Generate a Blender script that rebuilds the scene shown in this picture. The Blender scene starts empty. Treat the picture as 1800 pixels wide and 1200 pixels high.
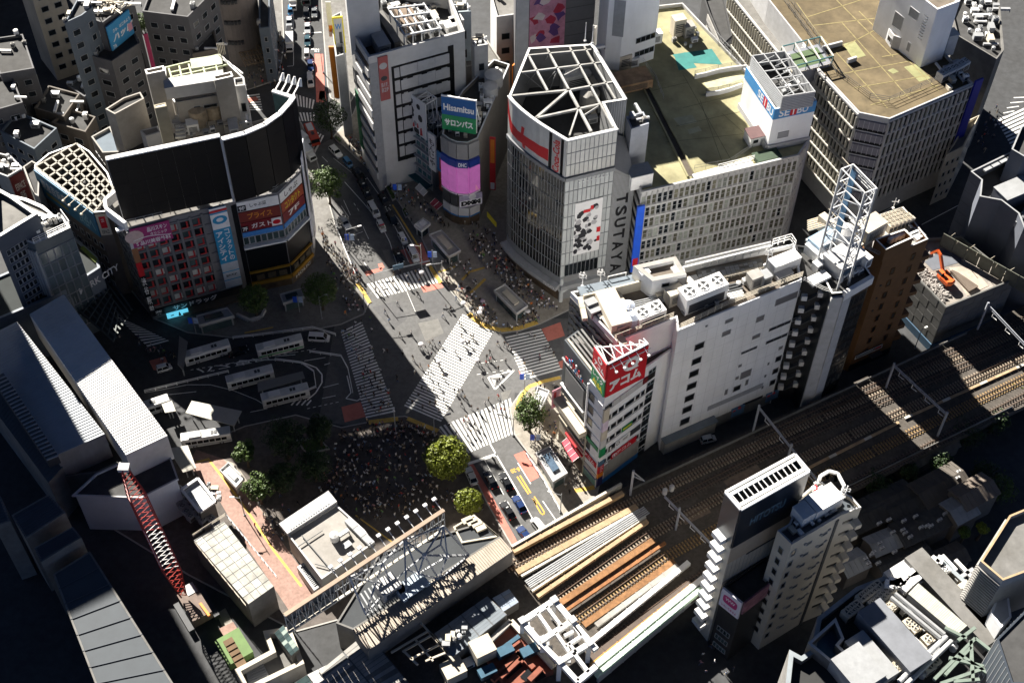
import bpy,bmesh,math,random
from mathutils import Vector,Matrix,Euler
random.seed(7)
S=bpy.context.scene
COL=S.collection
R=math.radians
# ---------------------------------------------------------------- camera, sky, sun, exposure
F_PX,CAM_H,VPX,VPY=2450.0,245.0,870.0,2595.0
_d=Vector((VPX-900,VPY-600,F_PX)).normalized()
_fw=Vector((0,0,1))
_Y=(_fw-_d*_fw.dot(_d)).normalized()
_X=_Y.cross(_d)
if _X.x<0:_X=-_X
_Z=-_d
def P(px,py,z=0.0):
 """ground position (x, y, z) of a point seen in the photograph at height z"""
 r=Vector((px-900,py-600,F_PX))
 t=-(CAM_H-z)/r.dot(_Z)
 return Vector((r.dot(_X)*t,r.dot(_Y)*t,z))
cam_d=bpy.data.cameras.new('camera');cam=bpy.data.objects.new('camera',cam_d);COL.objects.link(cam)
m=Matrix(((_X.x,-_X.y,-_X.z),(_Y.x,-_Y.y,-_Y.z),(_Z.x,-_Z.y,-_Z.z))).to_4x4()
m.translation=(0,0,CAM_H)
cam.matrix_world=m;CAM_R=m.to_3x3().inverted()
cam_d.sensor_width=36;cam_d.lens=F_PX/1800*36
cam_d.clip_end=5000;cam_d.clip_start=1
S.camera=cam
SUN_AZ,SUN_EL=124.0,32.0  # direction to the sun, measured from +x
w=bpy.data.worlds.new('World');S.world=w;w.use_nodes=True
wn=w.node_tree.nodes;bg=wn['Background']
sky=wn.new('ShaderNodeTexSky');sky.sky_type='NISHITA';sky.sun_disc=False
sky.air_density=.12;sky.dust_density=0;sky.sun_elevation=R(SUN_EL);sky.sun_rotation=R(90-SUN_AZ)
w.node_tree.links.new(sky.outputs[0],bg.inputs[0]);bg.inputs[1].default_value=0.05
sd=bpy.data.lights.new('sun','SUN');sd.energy=5.0;sd.angle=R(0.5);sd.color=(1,.94,.85)
so=bpy.data.objects.new('sun',sd);COL.objects.link(so)
_sv=Vector((math.cos(R(SUN_AZ))*math.cos(R(SUN_EL)),math.sin(R(SUN_AZ))*math.cos(R(SUN_EL)),math.sin(R(SUN_EL))))
so.rotation_euler=_sv.to_track_quat('Z','Y').to_euler();so.location=_sv*400
S.view_settings.view_transform='Standard';S.view_settings.look='None'
S.view_settings.gamma=1;S.view_settings.use_curve_mapping=False
S.view_settings.exposure=1.9
# ---------------------------------------------------------------- materials
_mats={}
def mat(name,rgb,rough=.8,var=.18,scale=.35,metal=0.,bump=0.,spec=.4,emit=0.,stain=0.,rand=0.,streak=0.):
 if name in _mats:return _mats[name]
 M=bpy.data.materials.new(name);M.use_nodes=True
 nt=M.node_tree;N=nt.nodes;L=nt.links;b=N['Principled BSDF']
 b.inputs['Roughness'].default_value=rough;b.inputs['Metallic'].default_value=metal
 b.inputs['Specular IOR Level'].default_value=spec
 geo=N.new('ShaderNodeNewGeometry')
 n1=N.new('ShaderNodeTexNoise');n1.inputs['Scale'].default_value=scale;n1.inputs['Detail'].default_value=6;n1.inputs['Roughness'].default_value=.65
 if streak:
  mp=N.new('ShaderNodeMapping');mp.inputs['Scale'].default_value=(1,1,streak)
  L.new(geo.outputs['Position'],mp.inputs[0]);L.new(mp.outputs[0],n1.inputs['Vector'])
 else:L.new(geo.outputs['Position'],n1.inputs['Vector'])
 cr=N.new('ShaderNodeValToRGB');e=cr.color_ramp.elements
 e[0].position=.3;e[1].position=.72
 e[0].color=tuple(max(0,c*(1-var))for c in rgb)+(1,);e[1].color=tuple(min(1,c*(1+var))for c in rgb)+(1,)
 L.new(n1.outputs[0],cr.inputs[0]);last=cr.outputs[0]
 if stain:
  n2=N.new('ShaderNodeTexNoise');n2.inputs['Scale'].default_value=scale*.18;n2.inputs['Detail'].default_value=5;n2.inputs['Roughness'].default_value=.7
  L.new(geo.outputs['Position'],n2.inputs['Vector'])
  mr=N.new('ShaderNodeMapRange');mr.inputs[1].default_value=.42;mr.inputs[2].default_value=.62;mr.inputs[3].default_value=0;mr.inputs[4].default_value=stain
  L.new(n2.outputs[0],mr.inputs[0])
  mx=N.new('ShaderNodeMix');mx.data_type='RGBA';mx.blend_type='MULTIPLY'
  L.new(mr.outputs[0],mx.inputs[0]);L.new(last,mx.inputs[6]);mx.inputs[7].default_value=(.45,.42,.36,1);last=mx.outputs[2]
 if rand:
  oi=N.new('ShaderNodeObjectInfo');mr=N.new('ShaderNodeMapRange');mr.inputs[3].default_value=1-rand;mr.inputs[4].default_value=1+rand
  L.new(oi.outputs['Random'],mr.inputs[0])
  mx=N.new('ShaderNodeVectorMath');mx.operation='SCALE';L.new(last,mx.inputs[0]);L.new(mr.outputs[0],mx.inputs[3]);last=mx.outputs[0]
 L.new(last,b.inputs['Base Color'])
 if bump:
  bp=N.new('ShaderNodeBump');bp.inputs['Strength'].default_value=bump;bp.inputs['Distance'].default_value=.05
  n3=N.new('ShaderNodeTexNoise');n3.inputs['Scale'].default_value=scale*12;n3.inputs['Detail'].default_value=4
  L.new(geo.outputs['Position'],n3.inputs['Vector']);L.new(n3.outputs[0],bp.inputs['Height']);L.new(bp.outputs[0],b.inputs['Normal'])
 if emit:
  L.new(last,b.inputs['Emission Color']);b.inputs['Emission Strength'].default_value=emit
 _mats[name]=M
 return M
def flat(name,rgb,rough=.6,**k):return mat(name,rgb,rough,k.pop('var',.08),**k)
# ---------------------------------------------------------------- mesh building
class MB:
 """collects faces of one mesh object; slot = material index"""
 def __init__(s):s.v=[];s.f=[];s.mi=[]
 def face(s,pts,mi=0):
  i=len(s.v);s.v+=[tuple(p)for p in pts];s.f.append(tuple(range(i,i+len(pts))));s.mi.append(mi)
 def box(s,c,size,rz=0,mi=0,M=None):
  """box centred on (x,y) standing on z, size (sx, sy, sz)"""
  hx,hy=size[0]/2,size[1]/2;ca,sa=math.cos(rz),math.sin(rz)
  q=[(-hx,-hy),(hx,-hy),(hx,hy),(-hx,hy)]
  q=[(c[0]+x*ca-y*sa,c[1]+x*sa+y*ca)for x,y in q]
  s.prism(q,c[2],c[2]+size[2],mi,mi,M)
 def prism(s,poly,z0,z1,mi=0,mtop=None,M=None,bottom=True):
  n=len(poly);i=len(s.v)
  pts=[Vector((p[0],p[1],z0))for p in poly]+[Vector((p[0],p[1],z1))for p in poly]
  if M is not None:pts=[M@p for p in pts]
  s.v+=[tuple(p)for p in pts]
  for k in range(n):
   s.f.append((i+k,i+(k+1)%n,i+n+(k+1)%n,i+n+k));s.mi.append(mi)
  s.f.append(tuple(i+n+k for k in range(n)));s.mi.append(mi if mtop is None else mtop)
  if bottom:s.f.append(tuple(i+k for k in reversed(range(n))));s.mi.append(mi)
 def bar(s,a,b,w,h=None,mi=0):
  """rectangular bar from a to b, w wide (horizontal), h deep"""
  a,b=Vector(a),Vector(b);h=w if h is None else h;d=b-a
  if d.length<1e-6:return
  d.normalize();up=Vector((0,0,1))if abs(d.z)<.95 else Vector((1,0,0))
  x=d.cross(up).normalized()*(w/2);y=x.cross(d).normalized()*(h/2)
  i=len(s.v)
  for p in(a,b):
   for q in(-x-y,x-y,x+y,-x+y):s.v.append(tuple(p+q))
  for k in range(4):s.f.append((i+k,i+(k+1)%4,i+4+(k+1)%4,i+4+k));s.mi.append(mi)
  s.f.append((i+3,i+2,i+1,i));s.f.append((i+4,i+5,i+6,i+7));s.mi+=[mi,mi]
 def tube(s,a,b,r,r2=None,n=8,mi=0,caps=True):
  a,b=Vector(a),Vector(b);r2=r if r2 is None else r2;d=(b-a).normalized()
  up=Vector((0,0,1))if abs(d.z)<.95 else Vector((1,0,0))
  x=d.cross(up).normalized();y=x.cross(d);i=len(s.v)
  for p,rr in((a,r),(b,r2)):
   for k in range(n):
    t=2*math.pi*k/n;s.v.append(tuple(p+x*(rr*math.cos(t))+y*(rr*math.sin(t))))
  for k in range(n):s.f.append((i+(k+1)%n,i+k,i+n+k,i+n+(k+1)%n));s.mi.append(mi)
  if caps:s.f.append(tuple(i+k for k in range(n)));s.f.append(tuple(i+n+k for k in reversed(range(n))));s.mi+=[mi,mi]
 def path(s,pts,w,h=None,mi=0):
  for a,b in zip(pts,pts[1:]):s.bar(a,b,w,h,mi)
 def loft(s,rings,mi=0,caps=True):
  n=len(rings[0]);i=len(s.v)
  for r in rings:s.v+=[tuple(p)for p in r]
  for j in range(len(rings)-1):
   for k in range(n):
    s.f.append((i+j*n+k,i+j*n+(k+1)%n,i+(j+1)*n+(k+1)%n,i+(j+1)*n+k));s.mi.append(mi)
  if caps:s.f.append(tuple(i+k for k in reversed(range(n))));s.f.append(tuple(i+(len(rings)-1)*n+k for k in range(n)));s.mi+=[mi,mi]
 def add(s,o,M=None,mi=None):
  i=len(s.v)
  s.v+=[tuple(M@Vector(p))for p in o.v]if M is not None else o.v
  s.f+=[tuple(k+i for k in f)for f in o.f];s.mi+=o.mi if mi is None else[mi]*len(o.f)
 def mesh(s,name,mats,smooth=False):
  me=bpy.data.meshes.new(name);me.from_pydata(s.v,[],s.f)
  for q in(mats if isinstance(mats,(list,tuple))else[mats]):me.materials.append(q)
  if any(s.mi):me.polygons.foreach_set('material_index',s.mi)
  if smooth:me.polygons.foreach_set('use_smooth',[True]*len(s.f))
  me.update()
  return me
def link(name,data,parent=None,M=None):
 o=bpy.data.objects.new(name,data);COL.objects.link(o)
 if parent is not None:
  o.parent=parent;o.matrix_parent_inverse=PINV.get(parent.name,Matrix())
 if M is not None:o.matrix_basis=M
 return o
PINV={}
def obj(name,mb,mats,parent=None,smooth=False,M=None):
 return link(name,mb.mesh(name,mats,smooth),parent,M)
def tag(o,label=None,cat=None,group=None,kind=None):
 if label:o['label']=label
 if cat:o['category']=cat
 if group:o['group']=group
 if kind:o['kind']=kind
 return o
def thing(name,label,cat,loc=(0,0,0),group=None):
 o=bpy.data.objects.new(name,None);COL.objects.link(o)
 o.empty_display_size=.5;o.location=loc
 PINV[o.name]=Matrix.Translation(-Vector(loc))
 return tag(o,label,cat,group)
def reg(o):
 """lets a mesh object without a transform of its own take children"""
 PINV[o.name]=o.matrix_basis.inverted();return o
def struct(name,mb,mats,parent=None,smooth=False):
 o=obj(name,mb,mats,parent,smooth);o['kind']='structure';return reg(o)
def kids(o):return list(o.children)
def copy_tree(o,M=None,**t):
 """a copy of a thing with copies of its parts and sub-parts, moved to M"""
 c=o.copy();COL.objects.link(c)
 if M is not None:c.matrix_basis=M
 for k in o.children:
  d=k.copy();COL.objects.link(d);d.parent=c
  for g in k.children:
   e=g.copy();COL.objects.link(e);e.parent=d
 return tag(c,**t)
def at(loc,rz=0,s=1):return Matrix.LocRotScale(Vector(loc),Euler((0,0,rz)),Vector((s,s,s))if not hasattr(s,'__len__')else Vector(s))
def ang(a,b):return math.atan2(b[1]-a[1],b[0]-a[0])
def lerp(a,b,t):return Vector(a)*(1-t)+Vector(b)*t
def pp(pts,z=0):return[P(x,y,z)for x,y in pts]
def xy(v):return(v[0],v[1])
def grow(poly,d):
 """offset a counter-clockwise polygon inwards by d"""
 n=len(poly);out=[]
 for i in range(n):
  a,b,c=Vector(poly[i-1][:2]),Vector(poly[i][:2]),Vector(poly[(i+1)%n][:2])
  e1=(b-a).normalized();e2=(c-b).normalized()
  n1=Vector((-e1.y,e1.x));n2=Vector((-e2.y,e2.x));k=n1+n2
  out.append(b+k*(d/max(.35,1+n1.dot(n2))))
 return out
 # frame of an upright wall seen from outside: u left to right, n outwards, v up
class Wall:
 def __init__(s,a,b,z0,z1):
  s.a,s.b=Vector((a[0],a[1],z0)),Vector((b[0],b[1],z0));s.z0,s.z1=z0,z1
  s.u=(s.b-s.a).normalized();s.n=Vector((s.u.y,-s.u.x,0));s.w=(s.b-s.a).length;s.h=z1-z0
  s.rz=math.atan2(s.u.y,s.u.x)
 def pt(s,u,v=0,n=0):return s.a+s.u*u+s.n*n+Vector((0,0,v))
 def M(s,u,v,n=0):
  """local x along the wall, y into it, z up"""
  return Matrix.Translation(s.pt(u,v,n))@Matrix.Rotation(s.rz,4,'Z')
 def box(s,mb,u0,v0,u1,v1,n0,n1,mi=0):
  M=s.M(0,0)
  mb.prism([(u0,-n1),(u1,-n1),(u1,-n0),(u0,-n0)],v0,v1,mi,None,M)
  # ---------------------------------------------------------------- lettering
_txt={}
def text_mb(st,bold=0.,spacing=1.):
 """flat letters in the box 0..1 x 0..1 (x right, z up), as an MB"""
 k=(st,bold,spacing)
 if k in _txt:return _txt[k]
 cu=bpy.data.curves.new('lettering','FONT');cu.body=st;cu.resolution_u=3;cu.offset=bold;cu.space_character=spacing;cu.align_x='CENTER'
 o=bpy.data.objects.new('lettering',cu);me=o.to_mesh()
 mb=MB();vs=[v.co.copy()for v in me.vertices]
 if vs:
  x0,x1=min(v.x for v in vs),max(v.x for v in vs);y0,y1=min(v.y for v in vs),max(v.y for v in vs)
  mb.v=[((v.x-x0)/max(1e-6,x1-x0),0,(v.y-y0)/max(1e-6,y1-y0))for v in vs]
  for p in me.polygons:mb.f.append(tuple(p.vertices));mb.mi.append(0)
 o.to_mesh_clear();bpy.data.objects.remove(o);bpy.data.curves.remove(cu)
 _txt[k]=mb;return mb
def letters(W,st,u0,v0,u1,v1,n,m,parent,bold=.02,name='lettering',rot=0,italic=0):
 """letters st filling the rectangle (u0,v0)-(u1,v1) of wall W, n in front of it; rot=1 turns them a quarter clockwise"""
 t=text_mb(st,bold);mb=MB()
 if rot==0:X=Matrix(((u1-u0,0,italic,u0),(0,1,0,-n),(0,0,v1-v0,v0),(0,0,0,1)))
 else:X=Matrix(((0,0,u1-u0,u0),(0,1,0,-n),(-(v1-v0),0,0,v1),(0,0,0,1)))
 mb.add(t,W.M(0,0)@X)
 return obj(name,mb,m,parent)
def vtext(W,st,u0,v0,u1,v1,n,m,parent,bold=.02,gap=.12,name='lettering'):
 """upright letters stacked downwards"""
 k=len(st);h=(v1-v0)/k;mb=MB()
 for i,c in enumerate(st):
  if c==' ':continue
  t=text_mb(c,bold);hh=h*(1-gap)
  vv=v1-h*(i+1)+h*gap/2
  mb.add(t,W.M(0,0)@Matrix(((u1-u0,0,0,u0),(0,1,0,-n),(0,0,hh,vv),(0,0,0,1))))
 return obj(name,mb,m,parent)
def ZT(top,foot,zb=0.):
 """height of the point seen at top that stands upright over the foot point seen at height zb"""
 f=P(foot[0],foot[1],zb);best=(1e9,0);z=zb
 while z<120:
  q=P(top[0],top[1],z);d=(q.x-f.x)**2+(q.y-f.y)**2
  if d<best[0]:best=(d,z)
  z+=.1
 return best[1]
 # ================================================================ ground, roads, pavements, markings
ASPH=mat('asphalt',(.105,.105,.105),.85,.22,.9,bump=.25,stain=.25)
ASPH2=mat('asphalt_dark',(.05,.052,.055),.85,.25,.6,bump=.25,stain=.3)
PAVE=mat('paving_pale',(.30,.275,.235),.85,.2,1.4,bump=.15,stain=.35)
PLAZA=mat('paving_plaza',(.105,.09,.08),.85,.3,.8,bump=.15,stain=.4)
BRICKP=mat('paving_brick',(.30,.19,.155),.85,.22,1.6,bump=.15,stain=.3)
KERB=mat('kerb_stone',(.33,.32,.30),.8,.15,2)
WHITE_PAINT=mat('road_paint_white',(.78,.78,.75),.7,.12,2.5,stain=.25)
YEL_PAINT=mat('road_paint_yellow',(.62,.36,.06),.7,.15,2.5,stain=.2)
RED_PAINT=mat('road_paint_red',(.52,.17,.13),.8,.12,1.5,stain=.3)
TACT=mat('tactile_yellow',(.60,.40,.09),.8,.2,2,stain=.3)
g=MB();g.face([(-900,-700,0),(900,-700,0),(900,1500,0),(-900,1500,0)])
struct('ground',g,ASPH2)
def road(name,pts,m,z=.004):
 b=MB();b.face(pp(pts,z));return struct(name,b,m)
 # carriageways, a shade paler where the traffic has polished them
road('road',[(640,470),(770,440),(880,560),(1010,560),(1010,700),(905,690),(900,760),(1015,900),(905,975),(780,770),(560,740),(590,560)],ASPH)
road('road',[(548,262),(600,235),(700,330),(775,470),(640,500),(600,410)],ASPH,.008)
def pavement(name,pts,m,z=.14):
 """raised slab with a kerb stone along its edge"""
 poly=pp(pts,z);n=len(poly)
 if sum(poly[i].x*poly[(i+1)%n].y-poly[(i+1)%n].x*poly[i].y for i in range(n))<0:poly.reverse()
 inner=grow(poly,.3);b=MB()
 for i in range(n):
  a,c=poly[i],poly[(i+1)%n];d,e=inner[(i+1)%n],inner[i]
  b.face([(a.x,a.y,z),(c.x,c.y,z),(d.x,d.y,z),(e.x,e.y,z)],1)
  b.face([(a.x,a.y,0),(c.x,c.y,0),(c.x,c.y,z),(a.x,a.y,z)],1)
 b.face([(q.x,q.y,z)for q in inner],0)
 return struct(name,b,[m,KERB])
pavement('pavement',[(585,240),(620,272),(672,322),(700,355),(716,380),(738,414),(754,447),(772,488),(800,522),(826,549),(850,573),(882,586),(915,581),(950,569),(1000,545),(1100,480),(1130,300),(800,120),(640,150),(620,200)],PAVE)
pavement('pavement',[(1080,620),(1000,655),(940,672),(915,688),(895,716),(903,762),(930,800),(958,846),(988,906),(1050,870),(1090,700)],PAVE)
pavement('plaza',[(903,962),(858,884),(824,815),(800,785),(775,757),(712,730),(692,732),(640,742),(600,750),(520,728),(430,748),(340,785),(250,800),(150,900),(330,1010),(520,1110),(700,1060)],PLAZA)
pavement('pavement',[(500,200),(530,215),(552,262),(572,330),(590,395),(610,442),(633,495),(650,530),(640,552),(600,570),(560,578),(410,594),(330,585),(270,560),(205,480),(180,400),(300,250)],mat('paving_grey',(.17,.165,.155),.85,.2,1.2,stain=.4))
pavement('pavement',[(395,130),(430,160),(490,140),(500,80),(495,-40),(470,-40),(400,-40)],mat('paving_grey',(.17,.165,.155)))
pavement('pavement',[(562,-40),(568,60),(575,150),(580,172),(610,190),(640,140),(640,-40)],mat('paving_grey',(.17,.165,.155)))
# sunlit brick walk beside the station, a sheet laid over the plaza slab
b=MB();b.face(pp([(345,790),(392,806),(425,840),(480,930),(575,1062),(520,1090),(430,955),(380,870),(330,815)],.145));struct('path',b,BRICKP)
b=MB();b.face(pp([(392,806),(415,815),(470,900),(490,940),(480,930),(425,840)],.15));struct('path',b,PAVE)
def zebra(label,L0,L1,R0,R1,n,z=.012,frac=.52):
 """bands running from the left edge L0-L1 to the right edge R0-R1"""
 c=P((L0[0]+R1[0])/2,(L0[1]+R1[1])/2,z)
 t=thing('crosswalk',label,'crosswalk',c);t['kind']='structure'
 l0,l1,r0,r1=(P(q[0],q[1],z)for q in(L0,L1,R0,R1))
 for i in range(n):
  a,d=i/n,(i+frac)/n
  b=MB();b.face([lerp(l0,l1,a),lerp(l0,l1,d),lerp(r0,r1,d),lerp(r0,r1,a)])
  obj('stripe',b,WHITE_PAINT,t)
 return t
zebra('white zebra crossing over the north street in full sun',(645,499),(759,466),(664,524),(773,496),18)
zebra('long white zebra crossing lying in the dark shadow beside the bus terminal',(599,583),(644,737),(636,565),(696,726),31)
zebra('broad diagonal white zebra crossing through the middle of the junction',(813,552),(709,715),(870,578),(774,743),38)
zebra('white zebra crossing leading to the alley beside the dark glass corner building',(888,592),(922,670),(951,578),(990,651),15)
zebra('white zebra crossing at the foot of the junction beside the round yellow green tree',(772,750),(901,698),(812,801),(909,759),18)
zebra('zebra crossing in the shade below the orange edged facade',(514,164),(556,177),(519,186),(552,192),7)
zebra('short zebra crossing in the shade below the dark tree crown',(520,198),(556,198),(526,213),(556,213),6)
zebra('zebra crossing in the shade beside the red and white bus',(522,240),(556,272),(540,222),(572,240),7)
zebra('short zebra crossing under the lights of the curved billboard',(432,168),(440,196),(456,165),(462,196),7)
zebra('zebra crossing at the station end of the bus terminal',(205,556),(262,612),(238,570),(300,600),11)
zebra('zebra crossing in the dark street at the far right',(1752,212),(1780,262),(1800,190),(1830,240),9)
def line(b,p,q,w=.15,z=.02):
 a,c=P(p[0],p[1],z),P(q[0],q[1],z);d=(c-a).normalized();s=Vector((-d.y,d.x,0))*(w/2)
 b.face([a-s,c-s,c+s,a+s])
def dashes(b,p,q,n,w=.15,z=.02,frac=.5):
 for i in range(n):
  t0,t1=i/n,(i+frac)/n
  line(b,(p[0]+(q[0]-p[0])*t0,p[1]+(q[1]-p[1])*t0),(p[0]+(q[0]-p[0])*t1,p[1]+(q[1]-p[1])*t1),w,z)
def poly_line(b,pts,w=.15,z=.02):
 for p,q in zip(pts,pts[1:]):line(b,p,q,w,z)
b=MB()
# north street
poly_line(b,[(606,320),(640,358),(668,392),(685,425),(701,475)],.18)
poly_line(b,[(645,312),(668,345),(700,410),(718,460)],.15)
poly_line(b,[(604,352),(616,378)],.15);poly_line(b,[(600,362),(613,382)],.15);dashes(b,(622,357),(634,375),2)
poly_line(b,[(670,350),(700,385),(745,462)],.15)
line(b,(698,472),(756,458),.45);line(b,(640,461),(648,473),.15)
poly_line(b,[(638,398),(648,420)],.12);line(b,(638,407),(620,414),.12)
poly_line(b,[(586,278),(620,305)],.12);line(b,(566,275),(576,285),.12)
# south road
poly_line(b,[(861,779),(873,800),(910,864),(936,912),(950,938)],.3)
line(b,(822,815),(873,798),.7);line(b,(851,806),(863,829),.15);dashes(b,(866,833),(905,905),3,.15)
line(b,(910,813),(933,850),.2);line(b,(954,880),(976,912),.2)
# junction: guide triangle and dashes
for q in([(858,663),(904,650)],[(904,650),(870,684)],[(870,684),(858,663)]):line(b,q[0],q[1],.35)
b.face(pp([(862,664),(884,659),(878,668),(882,663)],.02));b.face(pp([(864,666),(871,668),(870,678)],.02))
dashes(b,(838,658),(905,648),5,.12);dashes(b,(846,638),(890,632),4,.12)
poly_line(b,[(715,512),(732,552)],.1)
# bus terminal
poly_line(b,[(255,690),(330,676),(370,676),(410,686),(450,702),(473,716)],.15)
poly_line(b,[(420,634),(480,632),(530,636),(556,646),(566,658),(566,672),(555,690),(540,703)],.3)
dashes(b,(335,650),(560,612),22,.14);dashes(b,(540,718),(600,705),6,.14);dashes(b,(440,724),(470,718),1,.14,frac=1)
line(b,(290,694),(345,688),.15);line(b,(483,622),(519,619),.2);line(b,(483,626),(519,623),.2)
for k in range(4):line(b,(512+k*9,712),(520+k*9,703),.35)
for p,q in(((535,634),(572,628)),((570,641),(580,638)),((568,681),(595,674)),((566,700),(590,695))):line(b,p,q,.15)
poly_line(b,[(610,660),(617,690),(608,700),(628,704),(634,700)],.25)
# stop lines and kerb lines in the shaded upper street
line(b,(533,60-1),(565,57),.35);line(b,(516,0),(516,115),.15);line(b,(505,117),(516,116),.15);line(b,(545,20),(545,80),.12)
# far right street
for k in range(5):line(b,(1758+k*6,208-k*9),(1775+k*8,203-k*8),.3)
line(b,(1555,372),(1680,300),.15);line(b,(1620,395),(1800,300),.15)
struct('road_markings',b,WHITE_PAINT)
def road_text(st,quad,m,z=.022,bold=.03):
 """quad: the four ground points of the word's bottom left, bottom right, top right, top left"""
 a,c,d,e=(P(q[0],q[1],z)for q in quad);t=text_mb(st,bold);o=MB()
 o.v=[tuple(a*(1-x)*(1-v)+c*x*(1-v)+d*x*v+e*(1-x)*v)for x,_,v in t.v];o.f=t.f;o.mi=t.mi
 return struct('road_lettering',o,m)
road_text('8-20',[(911,821),(895,827),(900,831),(914,826)][:0]or[(912,820),(896,825),(900,832),(915,827)][::1],YEL_PAINT)
road_text('バス専用',[(345,648),(470,625),(474,632),(348,658)],WHITE_PAINT,bold=.01)
road_text('8-20',[(561,86),(553,86),(553,92),(561,92)],WHITE_PAINT)
b=MB()
line(b,(909,837),(929,868),.35);line(b,(914,835),(933,866),.35)
poly_line(b,[(937,876),(944,890),(951,902),(955,904),(957,900),(951,890),(939,872)],.3)
b.face(pp([(934,874),(945,884),(942,888)],.02))
struct('road_markings',b,YEL_PAINT)
b=MB()
for q in([(903,799),(926,790),(948,838),(933,846)],[(819,818),(832,815),(866,873),(906,945),(914,962),(903,966),(858,888)],[(739,503),(775,497),(780,505),(745,514)],[(703,440),(716,436),(733,460),(722,464)],[(727,430),(742,426),(756,462),(740,466)],[(640,478),(671,470),(673,475),(644,485)],[(664,464),(672,462),(676,470),(668,474)],[(952,578),(985,566),(993,590),(963,600)],[(981,636),(990,632),(992,645),(986,648)],[(911,650),(917,658),(919,664),(915,662)],[(600,715),(634,706),(643,732),(606,742)],[(262,634),(290,626),(300,650),(270,650)],[(553,95),(568,95),(572,180),(556,180)],[(432,173),(450,170),(455,176),(436,182)],[(562,160),(572,160),(574,178),(560,175)]):
 b.face(pp(q,.016))
struct('red_lane',b,RED_PAINT)
b=MB()
def tact(pts,w=.7):poly_line(b,pts,w,.146)
tact([(752,462),(762,478),(775,497)],.9);tact([(824,551),(848,571),(880,580),(915,576),(945,566)],1.2)
tact([(812,492),(825,478),(852,470)],.6);tact([(827,515),(838,505),(853,490)],.7);tact([(770,478),(790,473),(800,468)],.5);tact([(690,360),(712,395),(740,440)],.4)
tact([(628,498),(640,515),(650,532)],.9);tact([(985,663),(955,670),(930,679),(915,697),(908,720)],.9)
tact([(648,742),(700,736)],1.2);tact([(716,735),(770,757)],1.)
tact([(365,805),(400,850),(440,905),(480,965),(530,1030)],.5);tact([(345,812),(368,806)],.5)
tact([(480,575),(430,585)],.4);tact([(1010,862),(1045,856)],1.)
tact([(625,905),(700,960)],.3)
struct('tactile_paving',b,TACT)
# patches of newer and older asphalt
b=MB()
for q in([(655,540),(700,528),(716,560),(690,580)],[(735,520),(775,512),(790,545),(750,556)],[(905,870),(925,862),(940,890),(920,900)]):b.face(pp(q,.01))
struct('asphalt_patch',b,mat('asphalt_patch',(.085,.085,.087),.85,.2,.8))
b=MB()
for q in([(735,568),(770,560),(780,585),(748,600)],[(672,440),(695,436),(702,462),(682,466)],[(880,690),(900,684),(892,700),(884,704)]):b.face(pp(q,.0105))
struct('asphalt_patch',b,mat('asphalt_pale',(.14,.137,.128),.85,.2,.8))
# ================================================================ kit for buildings and roofs
CONC=mat('concrete',(.34,.33,.31),.85,.15,.5,stain=.35,streak=.3)
CONC_D=mat('concrete_dark',(.16,.157,.15),.85,.2,.5,stain=.4)
CREAM=mat('cream_tile',(.52,.47,.38),.7,.1,.6,stain=.3,streak=.2)
WHITE_W=mat('white_cladding',(.78,.79,.80),.55,.05,.5,stain=.15,streak=.15)
WHITE_P=mat('white_paint',(.75,.75,.74),.5,.08,1.2,stain=.15)
GREY_P=mat('grey_paint',(.30,.31,.32),.5,.1,1.,stain=.15)
DARK_P=mat('dark_paint',(.045,.048,.052),.5,.2,1.)
STEEL=mat('galvanised_steel',(.42,.43,.44),.45,.12,1.5,metal=.3)
DSTEEL=mat('dark_steel',(.10,.105,.11),.5,.15,1.5,metal=.3)
RUST=mat('rusty_steel',(.27,.13,.065),.8,.3,1.2,stain=.4)
ROOF_G=mat('roof_grey',(.17,.165,.155),.9,.22,.5,stain=.4)
ROOF_D=mat('roof_dark',(.055,.055,.055),.9,.25,.5,stain=.4)
ROOF_B=mat('roof_brown',(.15,.125,.10),.9,.25,.6,stain=.4)
GLASS=mat('glass_dark',(.014,.018,.022),.08,.3,.3,spec=.6,rand=.5)
GLASS_G=mat('glass_green',(.05,.075,.075),.1,.3,.3,spec=.6,rand=.5)
BLIND=mat('window_blind',(.40,.40,.36),.4,.15,.5,spec=.5,rand=.45)
FRAME=mat('window_frame',(.30,.31,.32),.5,.08,1)
BLACK=mat('black_panel',(.006,.007,.009),.35,.2,.4,spec=.3)
def building(name,label,roof,z,wall,top,z0=0.,par=1.0,pw=.35,group=None,cat='building',coping=None,floor=None):
 """roof: outline of the parapet top in the photograph, counter-clockwise on the page; z: its height"""
 poly=[xy(q)for q in pp(roof,z)];n=len(poly)
 if sum(poly[i][0]*poly[(i+1)%n][1]-poly[(i+1)%n][0]*poly[i][1]for i in range(n))<0:print('CW',label)
 c=(sum(p[0]for p in poly)/n,sum(p[1]for p in poly)/n,z0)
 t=thing(name,label,cat,c,group)
 inner=grow(poly,pw);b=MB();zf=z-par if floor is None else floor
 for i in range(n):
  a,d=poly[i],poly[(i+1)%n];e,f=inner[(i+1)%n],inner[i]
  b.face([(a[0],a[1],z0),(d[0],d[1],z0),(d[0],d[1],z),(a[0],a[1],z)],0)
  b.face([(a[0],a[1],z),(d[0],d[1],z),(e[0],e[1],z),(f[0],f[1],z)],1)
  b.face([(f[0],f[1],z),(e[0],e[1],z),(e[0],e[1],zf),(f[0],f[1],zf)],0)
 obj('wall',b,[wall,coping or wall],t)
 b=MB();b.face([(q[0],q[1],zf)for q in inner]);obj('roof',b,top,t)
 W=[Wall(poly[i],poly[(i+1)%n],z0,z)for i in range(n)]
 return t,W,zf
_cells={}
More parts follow.
